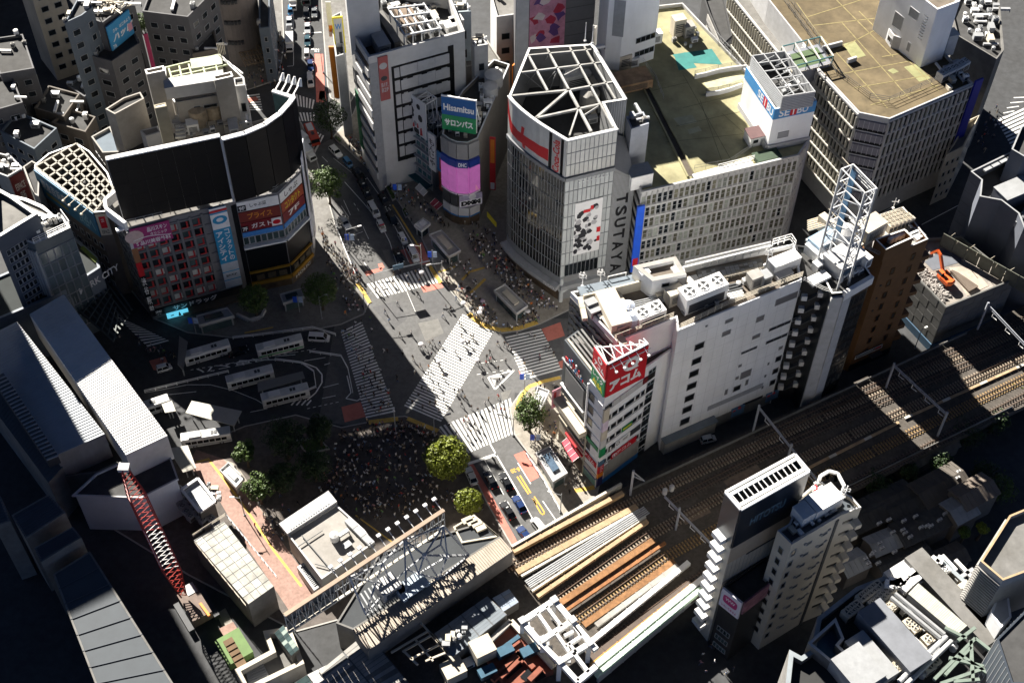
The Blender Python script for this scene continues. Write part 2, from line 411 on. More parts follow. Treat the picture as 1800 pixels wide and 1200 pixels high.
def pane_mesh(w,h,fr=.08,dep=.12,gl=GLASS,fm=FRAME,mull=0,tran=0):
 k=('w',round(w,2),round(h,2),fr,dep,gl.name,fm.name,mull,tran)
 if k not in _cells:
  b=MB();g=.025
  b.face([(fr,-g,fr),(w-fr,-g,fr),(w-fr,-g,h-fr),(fr,-g,h-fr)],1)
  for(x0,z0,x1,z1)in((0,0,w,fr),(0,h-fr,w,h),(0,fr,fr,h-fr),(w-fr,fr,w,h-fr)):
   b.prism([(x0,-dep),(x1,-dep),(x1,0),(x0,0)],z0,z1,0)
  for i in range(mull):
   x=w*(i+1)/(mull+1);b.prism([(x-fr/2,-dep*.8),(x+fr/2,-dep*.8),(x+fr/2,0),(x-fr/2,0)],fr,h-fr,0)
  for i in range(tran):
   z=h*(i+1)/(tran+1);b.prism([(fr,-dep*.7),(w-fr,-dep*.7),(w-fr,0),(fr,0)],z-fr/2,z+fr/2,0)
  _cells[k]=b.mesh('window',[fm,gl])
 return _cells[k]
def window(t,W,u,v,w,h,name='window',**k):return link(name,pane_mesh(w,h,**k),t,W.M(u,v))
def window_grid(t,W,u0,u1,v0,v1,nc,nr,fw=.7,fh=.6,mix=None,name='window',rnd=None,**k):
 """nc x nr windows; mix: list of glass materials to draw from"""
 cw,ch=(u1-u0)/nc,(v1-v0)/nr;r=rnd or random
 for j in range(nr):
  for i in range(nc):
   kk=dict(k)
   if mix:kk['gl']=r.choice(mix)
   window(t,W,u0+cw*(i+(1-fw)/2),v0+ch*(j+(1-fh)/2),cw*fw,ch*fh,name,**kk)
_bx={}
def block_mesh(name,sx,sy,sz,m):
 """box with its left bottom back edge at the origin: x along, y out towards -y"""
 k=(name,round(sx,3),round(sy,3),round(sz,3),m.name)
 if k not in _bx:
  b=MB();b.prism([(0,-sy),(sx,-sy),(sx,0),(0,0)],0,sz);_bx[k]=b.mesh(name,m)
 return _bx[k]
def block(t,W,name,u,v,su,sv,sn,m,n=0):return link(name,block_mesh(name,su,sn,sv,m),t,W.M(u,v,n))
def lthing(name,label,cat,loc,group=None,rz=0.):
 """a thing whose parts are built round its own foot"""
 o=thing(name,label,cat,loc,group);PINV[o.name]=Matrix();o.rotation_euler=(0,0,rz);return o
 # ---- roof equipment, each a thing standing at pixel (px, py) on height z, turned by rz
_AC={}
def _mesh(key,fn):
 if key not in _AC:_AC[key]=fn()
 return _AC[key]
def fan_mb(r):
 b=MB();k=12
 for i in range(k):
  a0,a1=2*math.pi*i/k,2*math.pi*(i+1)/k
  p=[(r*f*math.cos(a),r*f*math.sin(a))for a in(a0,a1)for f in(1,.86)]
  b.face([(p[0][0],p[0][1],.12),(p[2][0],p[2][1],.12),(p[3][0],p[3][1],.12),(p[1][0],p[1][1],.12)],0)
  b.face([(p[0][0],p[0][1],0),(p[2][0],p[2][1],0),(p[2][0],p[2][1],.12),(p[0][0],p[0][1],.12)],0)
  b.face([(p[1][0],p[1][1],.02),(p[1][0],p[1][1],.12),(p[3][0],p[3][1],.12),(p[3][0],p[3][1],.02)],1)
 b.face([(r*.88*math.cos(2*math.pi*i/k),r*.88*math.sin(2*math.pi*i/k),.02)for i in range(k)],1)
 for i in range(4):
  a=math.pi*i/2+.3
  b.bar((0,0,.07),(r*.84*math.cos(a),r*.84*math.sin(a),.09),r*.28,.02,0)
 b.tube((0,0,.02),(0,0,.13),r*.2,n=8,mi=0)
 return b
def ac_unit(loc,rz,label,sx=1.,sy=.8,sz=1.5,fans=1,m=None,group=None,cat='air conditioner',grille=True):
 """box condenser with fans on top and a dark coil grille on its sides"""
 m=m or WHITE_P;t=lthing('air_conditioner',label,cat,loc,group,rz)
 def body():
  b=MB();b.box((0,0,.15),(sx,sy,sz-.15))
  for x in(-1,1):
   for y in(-1,1):b.box((x*(sx/2-.08),y*(sy/2-.08),0),(.1,.1,.15))
  if grille:
   for s in(-1,1):
    b.box((0,s*(sy/2+.005),.3),(sx*.86,.02,sz*.55),mi=1)
  return b.mesh('body',[m,DARK_P])
 link('body',_mesh(('b',sx,sy,sz,m.name,grille),body),t)
 rf=min(sx/fans,sy)*.42
 for i in range(fans):
  link('fan',_mesh(('f',round(rf,2),m.name),lambda:fan_mb(rf).mesh('fan',[m,DARK_P])),t,at((sx*((i+.5)/fans-.5),0,sz)))
 return t
def hut(loc,rz,label,sx,sy,sz,m=None,top=None,name='roof_hut',cat='roof hut',door=True,group=None,lip=.25):
 m=m or CONC;t=lthing(name,label,cat,loc,group,rz)
 b=MB();b.box((0,0,0),(sx,sy,sz-.15));link('wall',b.mesh('wall',m),t)
 b=MB();b.box((0,0,sz-.15),(sx+lip,sy+lip,.15));link('roof',b.mesh('roof',top or m),t)
 if door:
  b=MB();b.box((sx*.2,-sy/2-.02,0),(.9,.06,min(2,sz*.8)));link('door',b.mesh('door',GREY_P),t)
  if sx>3:
   b=MB();b.box((-sx*.2,-sy/2-.02,sz*.4),(1.2,.06,.9));link('window',b.mesh('window',GLASS),t)
 return t
def box_unit(loc,rz,label,sx,sy,sz,m=None,name='equipment_box',cat='equipment',ribs=0,group=None,panel=True):
 """cabinet: case, a lid with an overhang, louvre panel"""
 m=m or WHITE_P;t=lthing(name,label,cat,loc,group,rz)
 b=MB();b.box((0,0,.12),(sx,sy,sz-.2));b.box((0,0,0),(sx*.9,sy*.9,.12),mi=1)
 for i in range(ribs):
  b.box((sx*((i+.5)/ribs-.5),0,.12),(.07,sy+.08,sz-.2))
 link('case',b.mesh('case',[m,DARK_P]),t)
 b=MB();b.box((0,0,sz-.08),(sx+.1,sy+.1,.08));link('lid',b.mesh('lid',m),t)
 if panel:
  b=MB()
  for i in range(5):b.box((0,-sy/2-.02,sz*(.25+.11*i)),(sx*.7,.04,sz*.06))
  link('louvre',b.mesh('louvre',DARK_P),t)
 return t
def tank(loc,label,r,h,m=None,horizontal=False,rz=0,group=None,cat='tank'):
 m=m or WHITE_P;t=lthing('tank',label,cat,loc,group,rz)
 b=MB()
 if horizontal:
  b.tube((-h/2,0,r+.3),(h/2,0,r+.3),r,n=16);b.tube((-h/2-.2,0,r+.3),(-h/2,0,r+.3),r*.7,r,n=16);b.tube((h/2,0,r+.3),(h/2+.2,0,r+.3),r,r*.7,n=16)
 else:
  b.tube((0,0,.3),(0,0,h),r,n=16);b.tube((0,0,h),(0,0,h+r*.3),r,r*.3,n=16)
 link('shell',b.mesh('shell',m,False),t)
 b=MB()
 b.box((0,0,0),(h*.7 if horizontal else r*1.2,r*1.2,.4))
 link('stand',b.mesh('stand',DSTEEL),t)
 return t
def railing(pts,label,h=1.1,m=None,step=1.6,rails=3,w=.06,name='railing',group=None,parent=None):
 """pts are world points along the foot of the railing"""
 m=m or WHITE_P;b=MB();q=MB()
 for a,c in zip(pts,pts[1:]):
  a,c=Vector(a),Vector(c);n=max(1,int((c-a).length/step))
  for i in range(n+1):p=a.lerp(c,i/n);b.bar(p,p+Vector((0,0,h)),w)
  for k in range(rails):z=Vector((0,0,h*(k+1)/rails));q.bar(a+z,c+z,w)
 if parent is not None:
  b.add(q);return obj(name,b,m,parent)
 t=thing(name,label,'railing',pts[0],group);obj('post',b,m,t);obj('rail',q,m,t);return t
def duct(pts,label,w=.6,h=.5,m=None,group=None,name='duct',cat='duct',feet=True):
 m=m or STEEL;t=thing(name,label,cat,pts[0],group);b=MB()
 for a,c in zip(pts,pts[1:]):
  b.bar(a,c,w,h);d=(Vector(c)-Vector(a));n=max(1,int(d.length/2.5))
  for i in range(1,n):p=Vector(a)+d*(i/n);e=d.normalized()*.04;b.bar(p-e,p+e,w+.1,h+.1)
 obj('channel',b,m,t)
 if feet:
  b=MB()
  for p in pts:b.box((p[0],p[1],p[2]-h/2-.5),(.12,w,.5),ang(pts[0],pts[1]))
  obj('bracket',b,DSTEEL,t)
 return t
def mast(loc,label,h=6,r=.07,m=None,arms=3,group=None,cat='antenna'):
 m=m or STEEL;t=lthing('antenna_mast',label,cat,loc,group,0.);b=MB();b.tube((0,0,0),(0,0,h),r,r*.6,n=6);b.box((0,0,0),(.5,.5,.15))
 link('pole',b.mesh('pole',m),t);b=MB()
 for i in range(arms):
  z=h*(.65+.33*i/max(1,arms));a=i*1.1
  b.bar((-math.cos(a)*.7,-math.sin(a)*.7,z),(math.cos(a)*.7,math.sin(a)*.7,z),.06);b.box((math.cos(a)*.7,math.sin(a)*.7,z-.35),(.16,.12,.8))
 if arms:link('aerial',b.mesh('aerial',WHITE_P),t)
 return t
def pipes(pts,label,n=3,r=.08,gap=.3,m=None,group=None):
 m=m or STEEL;t=thing('pipe_run',label,'pipes',pts[0],group)
 for i in range(n):
  b=MB()
  for a,c in zip(pts,pts[1:]):
   a,c=Vector(a),Vector(c);s=(c-a).cross(Vector((0,0,1))).normalized()*(gap*(i-(n-1)/2));b.tube(a+s,c+s,r,n=6)
  obj('pipe',b,m,t)
 return t
def frame_truss(t,pts_pairs,w,m,name='beam',h=None):
 for a,c in pts_pairs:
  b=MB();b.bar(a,c,w,h);obj(name,b,m,t)
def panel_sign(label,W,u0,v0,u1,v1,m,n=.0,th=.25,name='sign',cat='sign',frame=None,group=None,fw=.12):
 """flat sign board on a wall: returns the thing and a Wall whose surface is the face of the board"""
 c=W.pt((u0+u1)/2,v0,n)
 t=thing(name,label,cat,c,group);b=MB();W.box(b,u0,v0,u1,v1,n,n+th);obj('board',b,m,t)
 if frame:
  b=MB()
  for q in((u0,v0,u1,v0+fw),(u0,v1-fw,u1,v1),(u0,v0+fw,u0+fw,v1-fw),(u1-fw,v0+fw,u1,v1-fw)):W.box(b,*q,n+th-.02,n+th+.06)
  obj('frame',b,frame,t)
 F=Wall(W.pt(0,0,n+th),W.pt(W.w,0,n+th),W.z0,W.z1)
 return t,F
def patch(F,u0,v0,u1,v1,m,t,name='print',n=.004):
 b=MB();b.face([F.pt(u0,v0,n),F.pt(u1,v0,n),F.pt(u1,v1,n),F.pt(u0,v1,n)]);return obj(name,b,m,t)
def where9(x,y,poly):
 """which part of an area on the page a point lies in"""
 xs=[q[0]for q in poly];ys=[q[1]for q in poly]
 fx=(x-min(xs))/max(1,max(xs)-min(xs));fy=(y-min(ys))/max(1,max(ys)-min(ys))
 a='back' if fy<.36 else 'front' if fy>.64 else '';b='left' if fx<.36 else 'right' if fx>.64 else ''
 return ' '.join(q for q in(a,b)if q)or 'middle'
CNAME={}
def clutter(poly,z,n,label,seed=1,group=None,rz=0,big=1.0):
 """small mixed boxes, tanks and vents strewn over part of a roof, every one a thing of its own"""
 r=random.Random(seed);k=0;tries=0;used=[]
 cn={WHITE_P.name:'white',GREY_P.name:'grey',CONC.name:'pale grey',STEEL.name:'silver',CREAM.name:'cream',DSTEEL.name:'dark'}
 while k<n and tries<n*30:
  tries+=1
  i=r.randrange(len(poly));a,c,d=poly[i],poly[(i+1)%len(poly)],poly[(i+2)%len(poly)]
  s,q=r.random(),r.random()
  if s+q>1:s,q=1-s,1-q
  x,y=a[0]+(c[0]-a[0])*s+(d[0]-a[0])*q,a[1]+(c[1]-a[1])*s+(d[1]-a[1])*q
  p=P(x,y,z)
  if any((p-u).length<1.3*big for u in used):continue
  used.append(p);k+=1;kind=r.random();a0=rz+r.choice((0,math.pi/2));sc=round(big*r.choice((.85,1.,1.2)),2);pl=where9(x,y,poly)
  size='small' if sc<.95*big else 'larger' if sc>1.1*big else 'boxy'
  if kind<.4:m=r.choice((WHITE_P,WHITE_P,GREY_P,CONC));ac_unit(p,a0,f'{size} {cn[m.name]} air conditioner at the {pl} of {label}',round(1.0*sc,1),round(.8*sc,1),round(1.3*sc,1),1,m,'air conditioners on '+label)
  elif kind<.7:m=r.choice((WHITE_P,STEEL,GREY_P,CREAM));box_unit(p,a0,f'{size} {cn[m.name]} cabinet at the {pl} of {label}',round(1.5*sc,1),round(.9*sc,1),round(1.1*sc,1),m,group='cabinets on '+label)
  elif kind<.82:m=r.choice((WHITE_P,STEEL));tank(p,f'{size} {cn[m.name]} round tank at the {pl} of {label}',.45*sc,1.1*sc,m,group='tanks on '+label)
  else:
   q2=p+Vector((math.cos(a0),math.sin(a0),0))*3*sc;m=r.choice((STEEL,WHITE_P))
   duct([p+Vector((0,0,.6)),q2+Vector((0,0,.6))],f'short {cn[m.name]} duct at the {pl} of {label}',.5*sc,.4*sc,m,group='short ducts on '+label)
   # ================================================================ glass corner building with the curved front
QF_RIM=[(894,169),(901.7,179),(915,191.7),(931.7,205),(950,218),(966.7,228.5),(983,238.5),(997.5,247),(1085.8,226.7),(1063,181),(1100.8,175),(1041,77),(929,84)]
QZ=50.
QWALL=mat('ribbed_grey',(.20,.205,.21),.6,.08,.6,stain=.2)
t,W,zf=building('department_store','tall corner building with curved dark glass front and open steel roof frame',QF_RIM,QZ,QWALL,ROOF_D,par=11,pw=.5,coping=WHITE_P)
QF=t
PANELW=mat('pale_panel',(.50,.50,.47),.4,.08,.5,stain=.12,rand=.07)
QGL=mat('curtain_glass',(.012,.015,.018),.06,.4,.2,spec=.7,rand=.6)
MULL=mat('mullion',(.22,.23,.24),.4,.1,1,metal=.3)
zb,zc=39.,8.
# curved front: upper pale panels with the red stripe, lower dark glass
ncol=3
pts=W[:7];k=0
for w_ in pts:
 cw=w_.w/ncol
 for i in range(ncol):
  dark=k in(15,19)
  block(t,w_,'cladding_panel' if not dark else 'dark_strip',i*cw,zb+.6,cw-.04,QZ-zb-1,.12,PANELW if not dark else BLACK);k+=1
  for j in range(8):
   h=(zb-zc)/8
   link('glass_pane',pane_mesh(cw-.02,h-.03,.05,.14,QGL,MULL),t,w_.M(i*cw,zc+j*h))
 block(t,w_,'ledge',0,zb-.5,w_.w,1.,.5,MULL);block(t,w_,'canopy',-.1,zc-3.4,w_.w+.2,1.3,1.6,GREY_P)
 block(t,w_,'shop_glass',0,0.2,w_.w,zc-3.8,.05,mat('shop_glow',(.10,.07,.045),.3,.5,.8))
 block(t,w_,'parapet_cap',-.05,QZ-.15,w_.w+.1,.35,.3,WHITE_P)
 block(t,w_,'sill_band',0,zc-2.05,w_.w,2.0,.1,MULL)
REDP=mat('red_film',(.50,.02,.025),.5,.06,1)
# red ribbon crossing the pale panels, a bow on it, and the script on the last panels
rib=MB();fr=[(0,.80),(.25,.60),(.5,.42),(.75,.33),(1,.3),(1.25,.28),(1.5,.27),(1.75,.25),(2,.27),(2.3,.28),(2.6,.28),(3,.29),(3.5,.30),(4,.30),(4.5,.32),(4.98,.33)]
def on_curve(s,v,n=.135):
 i=min(6,int(s));return W[i].pt((s-i)*W[i].w,zb+.6+v*(QZ-zb-1),n)
for(s0,v0),(s1,v1)in zip(fr,fr[1:]):
 d0=.13+.04*max(0,1-s0)+.015*abs(s0-2.4);d1=.13+.04*max(0,1-s1)+.015*abs(s1-2.4)
 rib.face([on_curve(s0,v0-d0),on_curve(s1,v1-d1),on_curve(s1,v1+d1),on_curve(s0,v0+d0)])
for s0,v0,s1,v1 in((2.35,.62,2.15,.30),(2.5,.05,2.25,.35)):
 rib.face([on_curve(s0-.16,v0,.15),on_curve(s0+.16,v0,.15),on_curve(s1+.2,v1,.15),on_curve(s1-.05,v1,.15)])
obj('red_ribbon',rib,REDP,t)
w_=Wall(W[5].pt(W[5].w*.38),W[6].pt(W[6].w*.62),0,QZ)
vv=text_mb('Coca-Cola',.03);o=MB()
for f in range(1):
 X=Matrix(((0,0,-(w_.w*.62),w_.w*.8),(0,1,0,-.62),((zb+10.2)-(zb+1.2),0,0,zb+1.2),(0,0,0,1)))
 o.add(vv,w_.M(0,0)@X)
obj('lettering',o,REDP,t)
# right front: pale glass panels 11 columns
w_=W[7];nc=11;cw=w_.w/nc
PALE=mat('pale_glass',(.42,.44,.44),.25,.08,.25,spec=.5,rand=.1)
for i in range(nc):
 for j in range(3):link('upper_panel',pane_mesh(cw-.02,(QZ-zb-1)/3-.03,.05,.12,PANELW,MULL),t,w_.M(i*cw,zb+.6+j*(QZ-zb-1)/3))
 for j in range(8):
  h=(zb-zc)/8
  low=j==0 and 1<=i<=8
  link('pale_pane',pane_mesh(cw-.02,h-.03,.05,.12,QGL if low else PALE,MULL),t,w_.M(i*cw,zc+j*h))
block(t,w_,'ledge',0,zb-.5,w_.w,1.,.5,MULL);block(t,w_,'parapet_cap',-.05,QZ-.15,w_.w+.1,.35,.3,WHITE_P)
block(t,w_,'canopy',-.1,zc-3.4,w_.w+.2,1.3,1.2,GREY_P)
for i in range(8):
 b=MB();p=w_.pt(w_.w*(.25+.085*i),zb-.9,.9);b.bar(w_.pt(w_.w*(.25+.085*i),zb-.3,.4),p,.06);b.box((p.x,p.y,p.z-.1),(.3,.3,.2),w_.rz);obj('floodlight',b,WHITE_P,t)
 # foot of the corner: forked white column
b=MB();c=W[7].pt(.3,0,.3)
b.tube(c,c+Vector((0,0,3)),.55,.5,n=12);b.tube(c+Vector((0,0,3)),W[6].pt(W[6].w*.6,zc-2.5,.3),.4,.3);b.tube(c+Vector((0,0,3)),W[7].pt(4.5,zc-2.5,.3),.4,.3);b.tube(c+Vector((0,0,3)),c+Vector((0,0,8)),.45,n=12)
obj('column',b,PALE,t)
letters(W[6],'TSUTAYA',-.6*W[6].w,zc-3.2,W[6].w*.95,zc-2.2,1.72,WHITE_P,t)
# manga poster on the pale glass
tp,F=panel_sign('tall black and white comic style poster with red patches on the pale glass wall',w_,2.6,14.5,9.0,31,mat('poster_white',(.66,.66,.66),.6,.05),n=.13,th=.06,name='poster',cat='poster')
rr=random.Random(3);pk=mat('poster_black',(.02,.02,.025),.6);pgy=mat('poster_grey',(.35,.35,.36),.6)
for i in range(52):
 u,v=2.6+rr.random()*5.6,14.6+rr.random()*15.2;s=rr.uniform(.5,1.1);b=MB()
 pg=[F.pt(min(8.95,max(2.65,u+s*math.cos(a)*rr.uniform(.5,1))),min(30.9,max(14.6,v+s*1.2*math.sin(a)*rr.uniform(.5,1))),.004+.001*i)for a in[2*math.pi*q/6 for q in range(6)]]
 b.face(pg);obj('print',b,pk if i%5<3 else pgy,tp)
for(u,v,a,c)in((4.6,27.6,1.6,.9),(6.2,28.2,.7,1.2),(8.0,20.5,.9,1.6),(8.2,17.6,.7,1.6)):patch(F,u,v,u+a,v+c,REDP,tp,n=.07)
# dark ribbed wall with the downward lettering
a,c=P(1078,296,zb-.6),P(1116,318,35.);d=(W[7].b-W[7].a).normalized()
a=W[7].pt(W[7].w+.02);c=a+d*5.2
b=MB();n=W[7].n*-7
b.v=[tuple(q)for q in(a,c,c+n,a+n)]+[tuple(Vector((q.x,q.y,z)))for q,z in((a,38.8),(c,34.2),(c+n,40),(a+n,44))]
b.f=[(0,1,5,4),(1,2,6,5),(2,3,7,6),(3,0,4,7),(4,5,6,7)];b.mi=[0]*5
obj('side_wall',b,QWALL,t)
ws=Wall(a,c,0,38)
for i in range(17):block(t,ws,'rib',.15+i*.3,.2,.09,33.6+3.8*(1-i/17),.1,FRAME)
for i,ch in enumerate('TSUTAYA'):
 vt=text_mb(ch,.03);o=MB();z1=30.5-i*3.7
 o.add(vt,ws.M(0,0)@Matrix(((0,0,2.7,1.2),(0,1,0,-.14),(-2.9,0,0,z1),(0,0,0,1))));obj('lettering',o,mat('letter_black',(.012,.012,.014),.5),t)
 # ribbed rear block
for wq in(W[9],W[10]):
 k=int(wq.w/.5)
 for i in range(k):block(t,wq,'rib',i*wq.w/k,0,.18,QZ-.3,.12,FRAME)
block(t,W[10],'parapet_cap',0,QZ-.15,W[10].w,.3,.25,STEEL)
# open steel frame over the roof well
def Z6(x,y):return(860+x/6,60+y/6)
for p,q,w0 in(((420,240),(615,600),.55),((610,160),(840,590),.55),((840,590),(1075,1030),.7),((845,140),(960,350),.5),((960,350),(1160,720),.5),((1160,720),(1310,985),.6),((990,120),(1330,690),.5),((410,230),(1075,170),.45),((340,410),(1180,305),.45),((245,655),(840,595),.6),((840,595),(1300,510),.5),((490,890),(1160,745),.6),((490,890),(840,590),.7),((940,790),(845,1075),.45),((960,355),(790,440),.25),((1150,765),(1000,860),.25)):
 b=MB();b.bar(P(*Z6(*p),QZ-.3),P(*Z6(*q),QZ-.3),w0*.75,.5);obj('roof_beam',b,mat('beam_grey',(.36,.36,.35),.6,.2,.8,stain=.5),t)
for p,q in(((350,400),(590,600)),((700,390),(600,500)),((500,400),(300,630)),((620,230),(520,380)),((710,400),(630,600))):
 b=MB();b.bar(P(*Z6(*p),QZ-.6),P(*Z6(*q),zf+.5),.16);obj('brace',b,STEEL,t)
QRZ=ang(W[7].a,W[7].b)
def Q(x,y,z=zf):return P(*Z6(x,y),z)
hut(Q(840,540,zf),QRZ,'small white plant hut inside the roof well of the curved glass building',3,2.2,5.5,WHITE_P)
box_unit(Q(960,560),QRZ,'long white machine casing under the middle roof beam of the curved glass building',9,2.2,4.5,WHITE_P)
box_unit(Q(1160,640),QRZ,'cream machine casing at the right of the roof well',4,3,4.5,CREAM)
tank(Q(1050,780),'large grey round tank in the front of the roof well',2.2,4.5,CONC)
tank(Q(760,330),'blue grey round tank at the back of the roof well',1.4,3.5,STEEL)
box_unit(Q(620,500),QRZ,'dark green machine casing at the left of the roof well',4,3,3,GLASS_G)
clutter([Z6(620,220),Z6(1060,180),Z6(1290,560),Z6(860,560)],zf,26,'the curved building roof well',5,rz=QRZ,big=1.3)
clutter([Z6(1000,700),Z6(1180,800),Z6(1260,960),Z6(1080,960)],zf,8,'the curved building well front',6,rz=QRZ,big=1.2)
for k,(x,y)in enumerate(((1085,100),(1010,75))):mast(P(*Z6(x,y),QZ),('left' if k else 'right')+' thin mast at the rear rim of the curved glass building',5,.12,WHITE_P,0)
# ================================================================ department store with the yellowed roof
SZ=33.
YROOF=mat('roof_yellowed',(.36,.34,.20),.9,.3,.18,bump=.2,stain=.55)
LIGHTC=mat('light_concrete',(.46,.46,.46),.8,.1,.6,stain=.2)
PANE_MIX=[mat('pane_olive',(.10,.10,.075),.12,.25,.3,spec=.6,rand=.3),mat('pane_olive',(.10,.10,.075)),mat('pane_pale',(.26,.28,.25),.15,.2,.3,spec=.6,rand=.3),mat('pane_olive2',(.145,.14,.105),.15,.2,.3,spec=.6,rand=.35),GLASS]
t,W,zf=building('department_store','long department store block with yellow stained flat roof and rows of narrow windows',[(1127,337),(1404,272),(1416,254),(1425,242),(1200,5),(1060,20),(1044,140),(1104,265)],SZ,LIGHTC,YROOF,par=.9)
SEI=t;rnd=random.Random(11)
w_=W[0];nc,nr=29,8;cw=w_.w/nc;rh=3.55
for j in range(nr):
 v=SZ-1.2-rh*(j+1)
 block(t,w_,'spandrel',0,v-.35,w_.w,.55,.35,LIGHTC)
 for i in range(nc):
  dark=(i<9 and rnd.random()<.45)or rnd.random()<.04
  gl=GLASS if dark else rnd.choice(PANE_MIX[:4])if rnd.random()<.8 else PANE_MIX[2]
  link('window',pane_mesh(cw-.18,rh-.75,.07,.1,gl,LIGHTC,tran=1),t,w_.M(i*cw+.09,v+.3))
for i in range(nc+1):block(t,w_,'fin',i*cw-.08,SZ-1.2-rh*nr,.16,rh*nr+.6,.42,LIGHTC)
block(t,w_,'parapet_cap',-.1,SZ-.25,w_.w+.2,.4,.3,LIGHTC)
w_=W[1]
for i in range(4):block(t,w_,'fin',i*w_.w/3-.08,3,.16,SZ-3.2,.4,LIGHTC)
for j in range(8):block(t,w_,'spandrel',0,SZ-1.55-rh*(j+1),w_.w,.55,.3,LIGHTC)
# side facing left, with dark bands and the blue banner
w_=W[7]
for j in range(9):block(t,w_,'dark_band',.2,1.5+3.4*j,w_.w-.4,1.3,.06,BLACK)
BLUE=mat('banner_blue',(.02,.10,.62),.5,.1,.6)
tb,F=panel_sign('tall bright blue banner with a small red print on the yellow roofed store',Wall(W[0].pt(-1.3,0,1.0),W[0].pt(1.0,0,1.0),0,SZ),.2,9,1.9,SZ-3,BLUE,name='banner',cat='banner',th=.5)
patch(F,.4,11,1.7,13.5,REDP,tb)
SRZ=ang(W[0].a,W[0].b)
def pad(name,pts,z,m,parent=t,th=0):
 b=MB();b.face(pp(pts,z));return obj(name,b,m,parent)
TEAL=mat('roof_teal',(.03,.17,.155),.85,.15,.5,stain=.25)
pad('painted_court',[(1194,110),(1270,114),(1251,86),(1182,96)],zf+.02,TEAL)
pad('painted_court',[(1185,97),(1193,124),(1225,119),(1205,92)],zf+.015,TEAL)
LIGHTR=mat('roof_patch_pale',(.44,.44,.31),.9,.25,.3,stain=.4)
pad('roof_patch',[(1183,208),(1195,222),(1226,215),(1216,202)],zf+.02,LIGHTR);pad('roof_patch',[(1208,228),(1212,236),(1234,230),(1228,222)],zf+.02,LIGHTR)
pad('roof_patch',[(1234,143),(1244,156),(1310,143),(1304,128)],zf+.03,mat('roof_walk',(.46,.43,.27),.9,.18,.5,stain=.3))
# joints of the roof membrane
b=MB();jm=mat('roof_joint',(.12,.12,.07),.9)
for p,q in(((1200,190),(1300,165)),((1188,222),(1330,190)),((1170,250),(1312,235)),((1230,175),(1275,300)),((1200,130),(1290,290)),((1270,200),(1320,245)),((1145,160),(1210,145))):
 a,c=P(*p,zf+.035),P(*q,zf+.035);d=(c-a).normalized();s=Vector((-d.y,d.x,0))*.06;b.face([a-s,c-s,c+s,a+s])
obj('roof_joint',b,jm,t)
# dark service channel crossing the roof, kerbs either side
b=MB();CH=mat('channel_dark',(.085,.07,.055),.9,.2,.8)
b.face(pp([(1117,125),(1125,124),(1222,308),(1210,310)],zf+.04));obj('service_channel',b,CH,t)
for p,q in(((1116,125),(1209,311)),((1126,124),(1223,308))):
 b=MB();b.bar(P(*p,zf+.25),P(*q,zf+.25),.35,.5);obj('kerb',b,YROOF,t)
 # curved ramp walls
for k,pts in enumerate(([(1221,135),(1240,131),(1262,125),(1285,121),(1311,118)],[(1241,166),(1262,163),(1282,158),(1304,150)])):
 b=MB();q=[P(x,y,zf+.6)for x,y in pts]
 for a,c in zip(q,q[1:]):b.bar(a,c,.4,1.2)
 obj('ramp_wall',b,LIGHTC,t)
 railing([P(x,y-4,zf)for x,y in pts],'thin railing along the '+('back' if k==0 else 'front')+' ramp wall on the yellow stained roof',1.1,DSTEEL,2)
railing([P(x,y,zf)for x,y in((1220,300),(1280,290),(1322,262))],'thin wire railing near the front edge of the yellow stained roof',1.6,DSTEEL,2.5,2,.05)
railing([P(x,y,zf)for x,y in((1128,108),(1152,140),(1166,175))],'thin railing beside the service channel on the yellow stained roof',1.4,STEEL,2,2,.05)
railing([P(x,y,zf)for x,y in((1240,55),(1262,80),(1285,105),(1300,118))],'tall mesh fence along the right edge of the yellow stained roof',3,STEEL,2.5,3,.05)
hut(P(1327,248,zf),SRZ,'small white hut with a purple brown roof at the front of the yellow stained roof',4.2,3.4,2.8,WHITE_P,mat('roof_maroon',(.11,.06,.06),.8))
duct([P(1220,312,zf+.8),P(1262,300,zf+.8),P(1322,285,zf+.8)],'lattice walkway of white steel along the front parapet of the yellowed roof',1.8,.3,WHITE_P,cat='walkway',name='walkway')
railing([P(x,y,zf)for x,y in((1262,298),(1325,282))],'white pipe frame on the front parapet of the yellowed roof',1.5,WHITE_P,1.5,3,.1)
box_unit(P(1347,277,zf),SRZ,'flat green covered box at the right front of the yellowed roof',6,3,.8,mat('green_felt',(.045,.07,.045),.9))
hut(P(1122,322,zf),SRZ,'white louvred roof hut beside the curved glass building',5,3.5,4,WHITE_P,GREY_P,door=False)
# grey lift tower between the two big stores
GT,GW,gz=building('lift_tower','slim blue grey tower standing on the left edge of the yellow stained roof',[(1110,227),(1141,217),(1131,196),(1100,205)],44.5,mat('blue_grey',(.30,.32,.36),.7,.1,.5,stain=.3),ROOF_D,z0=20,par=.8)
clutter([(1106,222),(1136,214),(1128,200),(1104,208)],gz,4,'the slim lift tower',3,rz=SRZ)
for k,(x,y,sx,sy,sz,m,l)in enumerate(((1108,150,9,5,2.6,mat('rust_top',(.42,.27,.15),.8,.35,.5,stain=.5),'wide rust topped equipment box'),(1096,118,3,2,4,CREAM,'tall cream equipment box'),(1110,115,3,2,2.6,WHITE_P,'pale equipment box'),(1147,75,4,2,3,WHITE_P,'white ribbed cooling cabinet'),(1190,60,3,2.5,5,CREAM,'tall cream cooling cabinet'),(1208,62,2.5,2.5,3.4,CONC,'grey vent housing'))):
 box_unit(P(x,y,zf),SRZ,l+' at the back of the yellow stained roof',sx,sy,sz,m)
clutter([(1170,75),(1215,85),(1235,60),(1190,45)],zf,9,'the yellow stained roof',9,rz=SRZ)
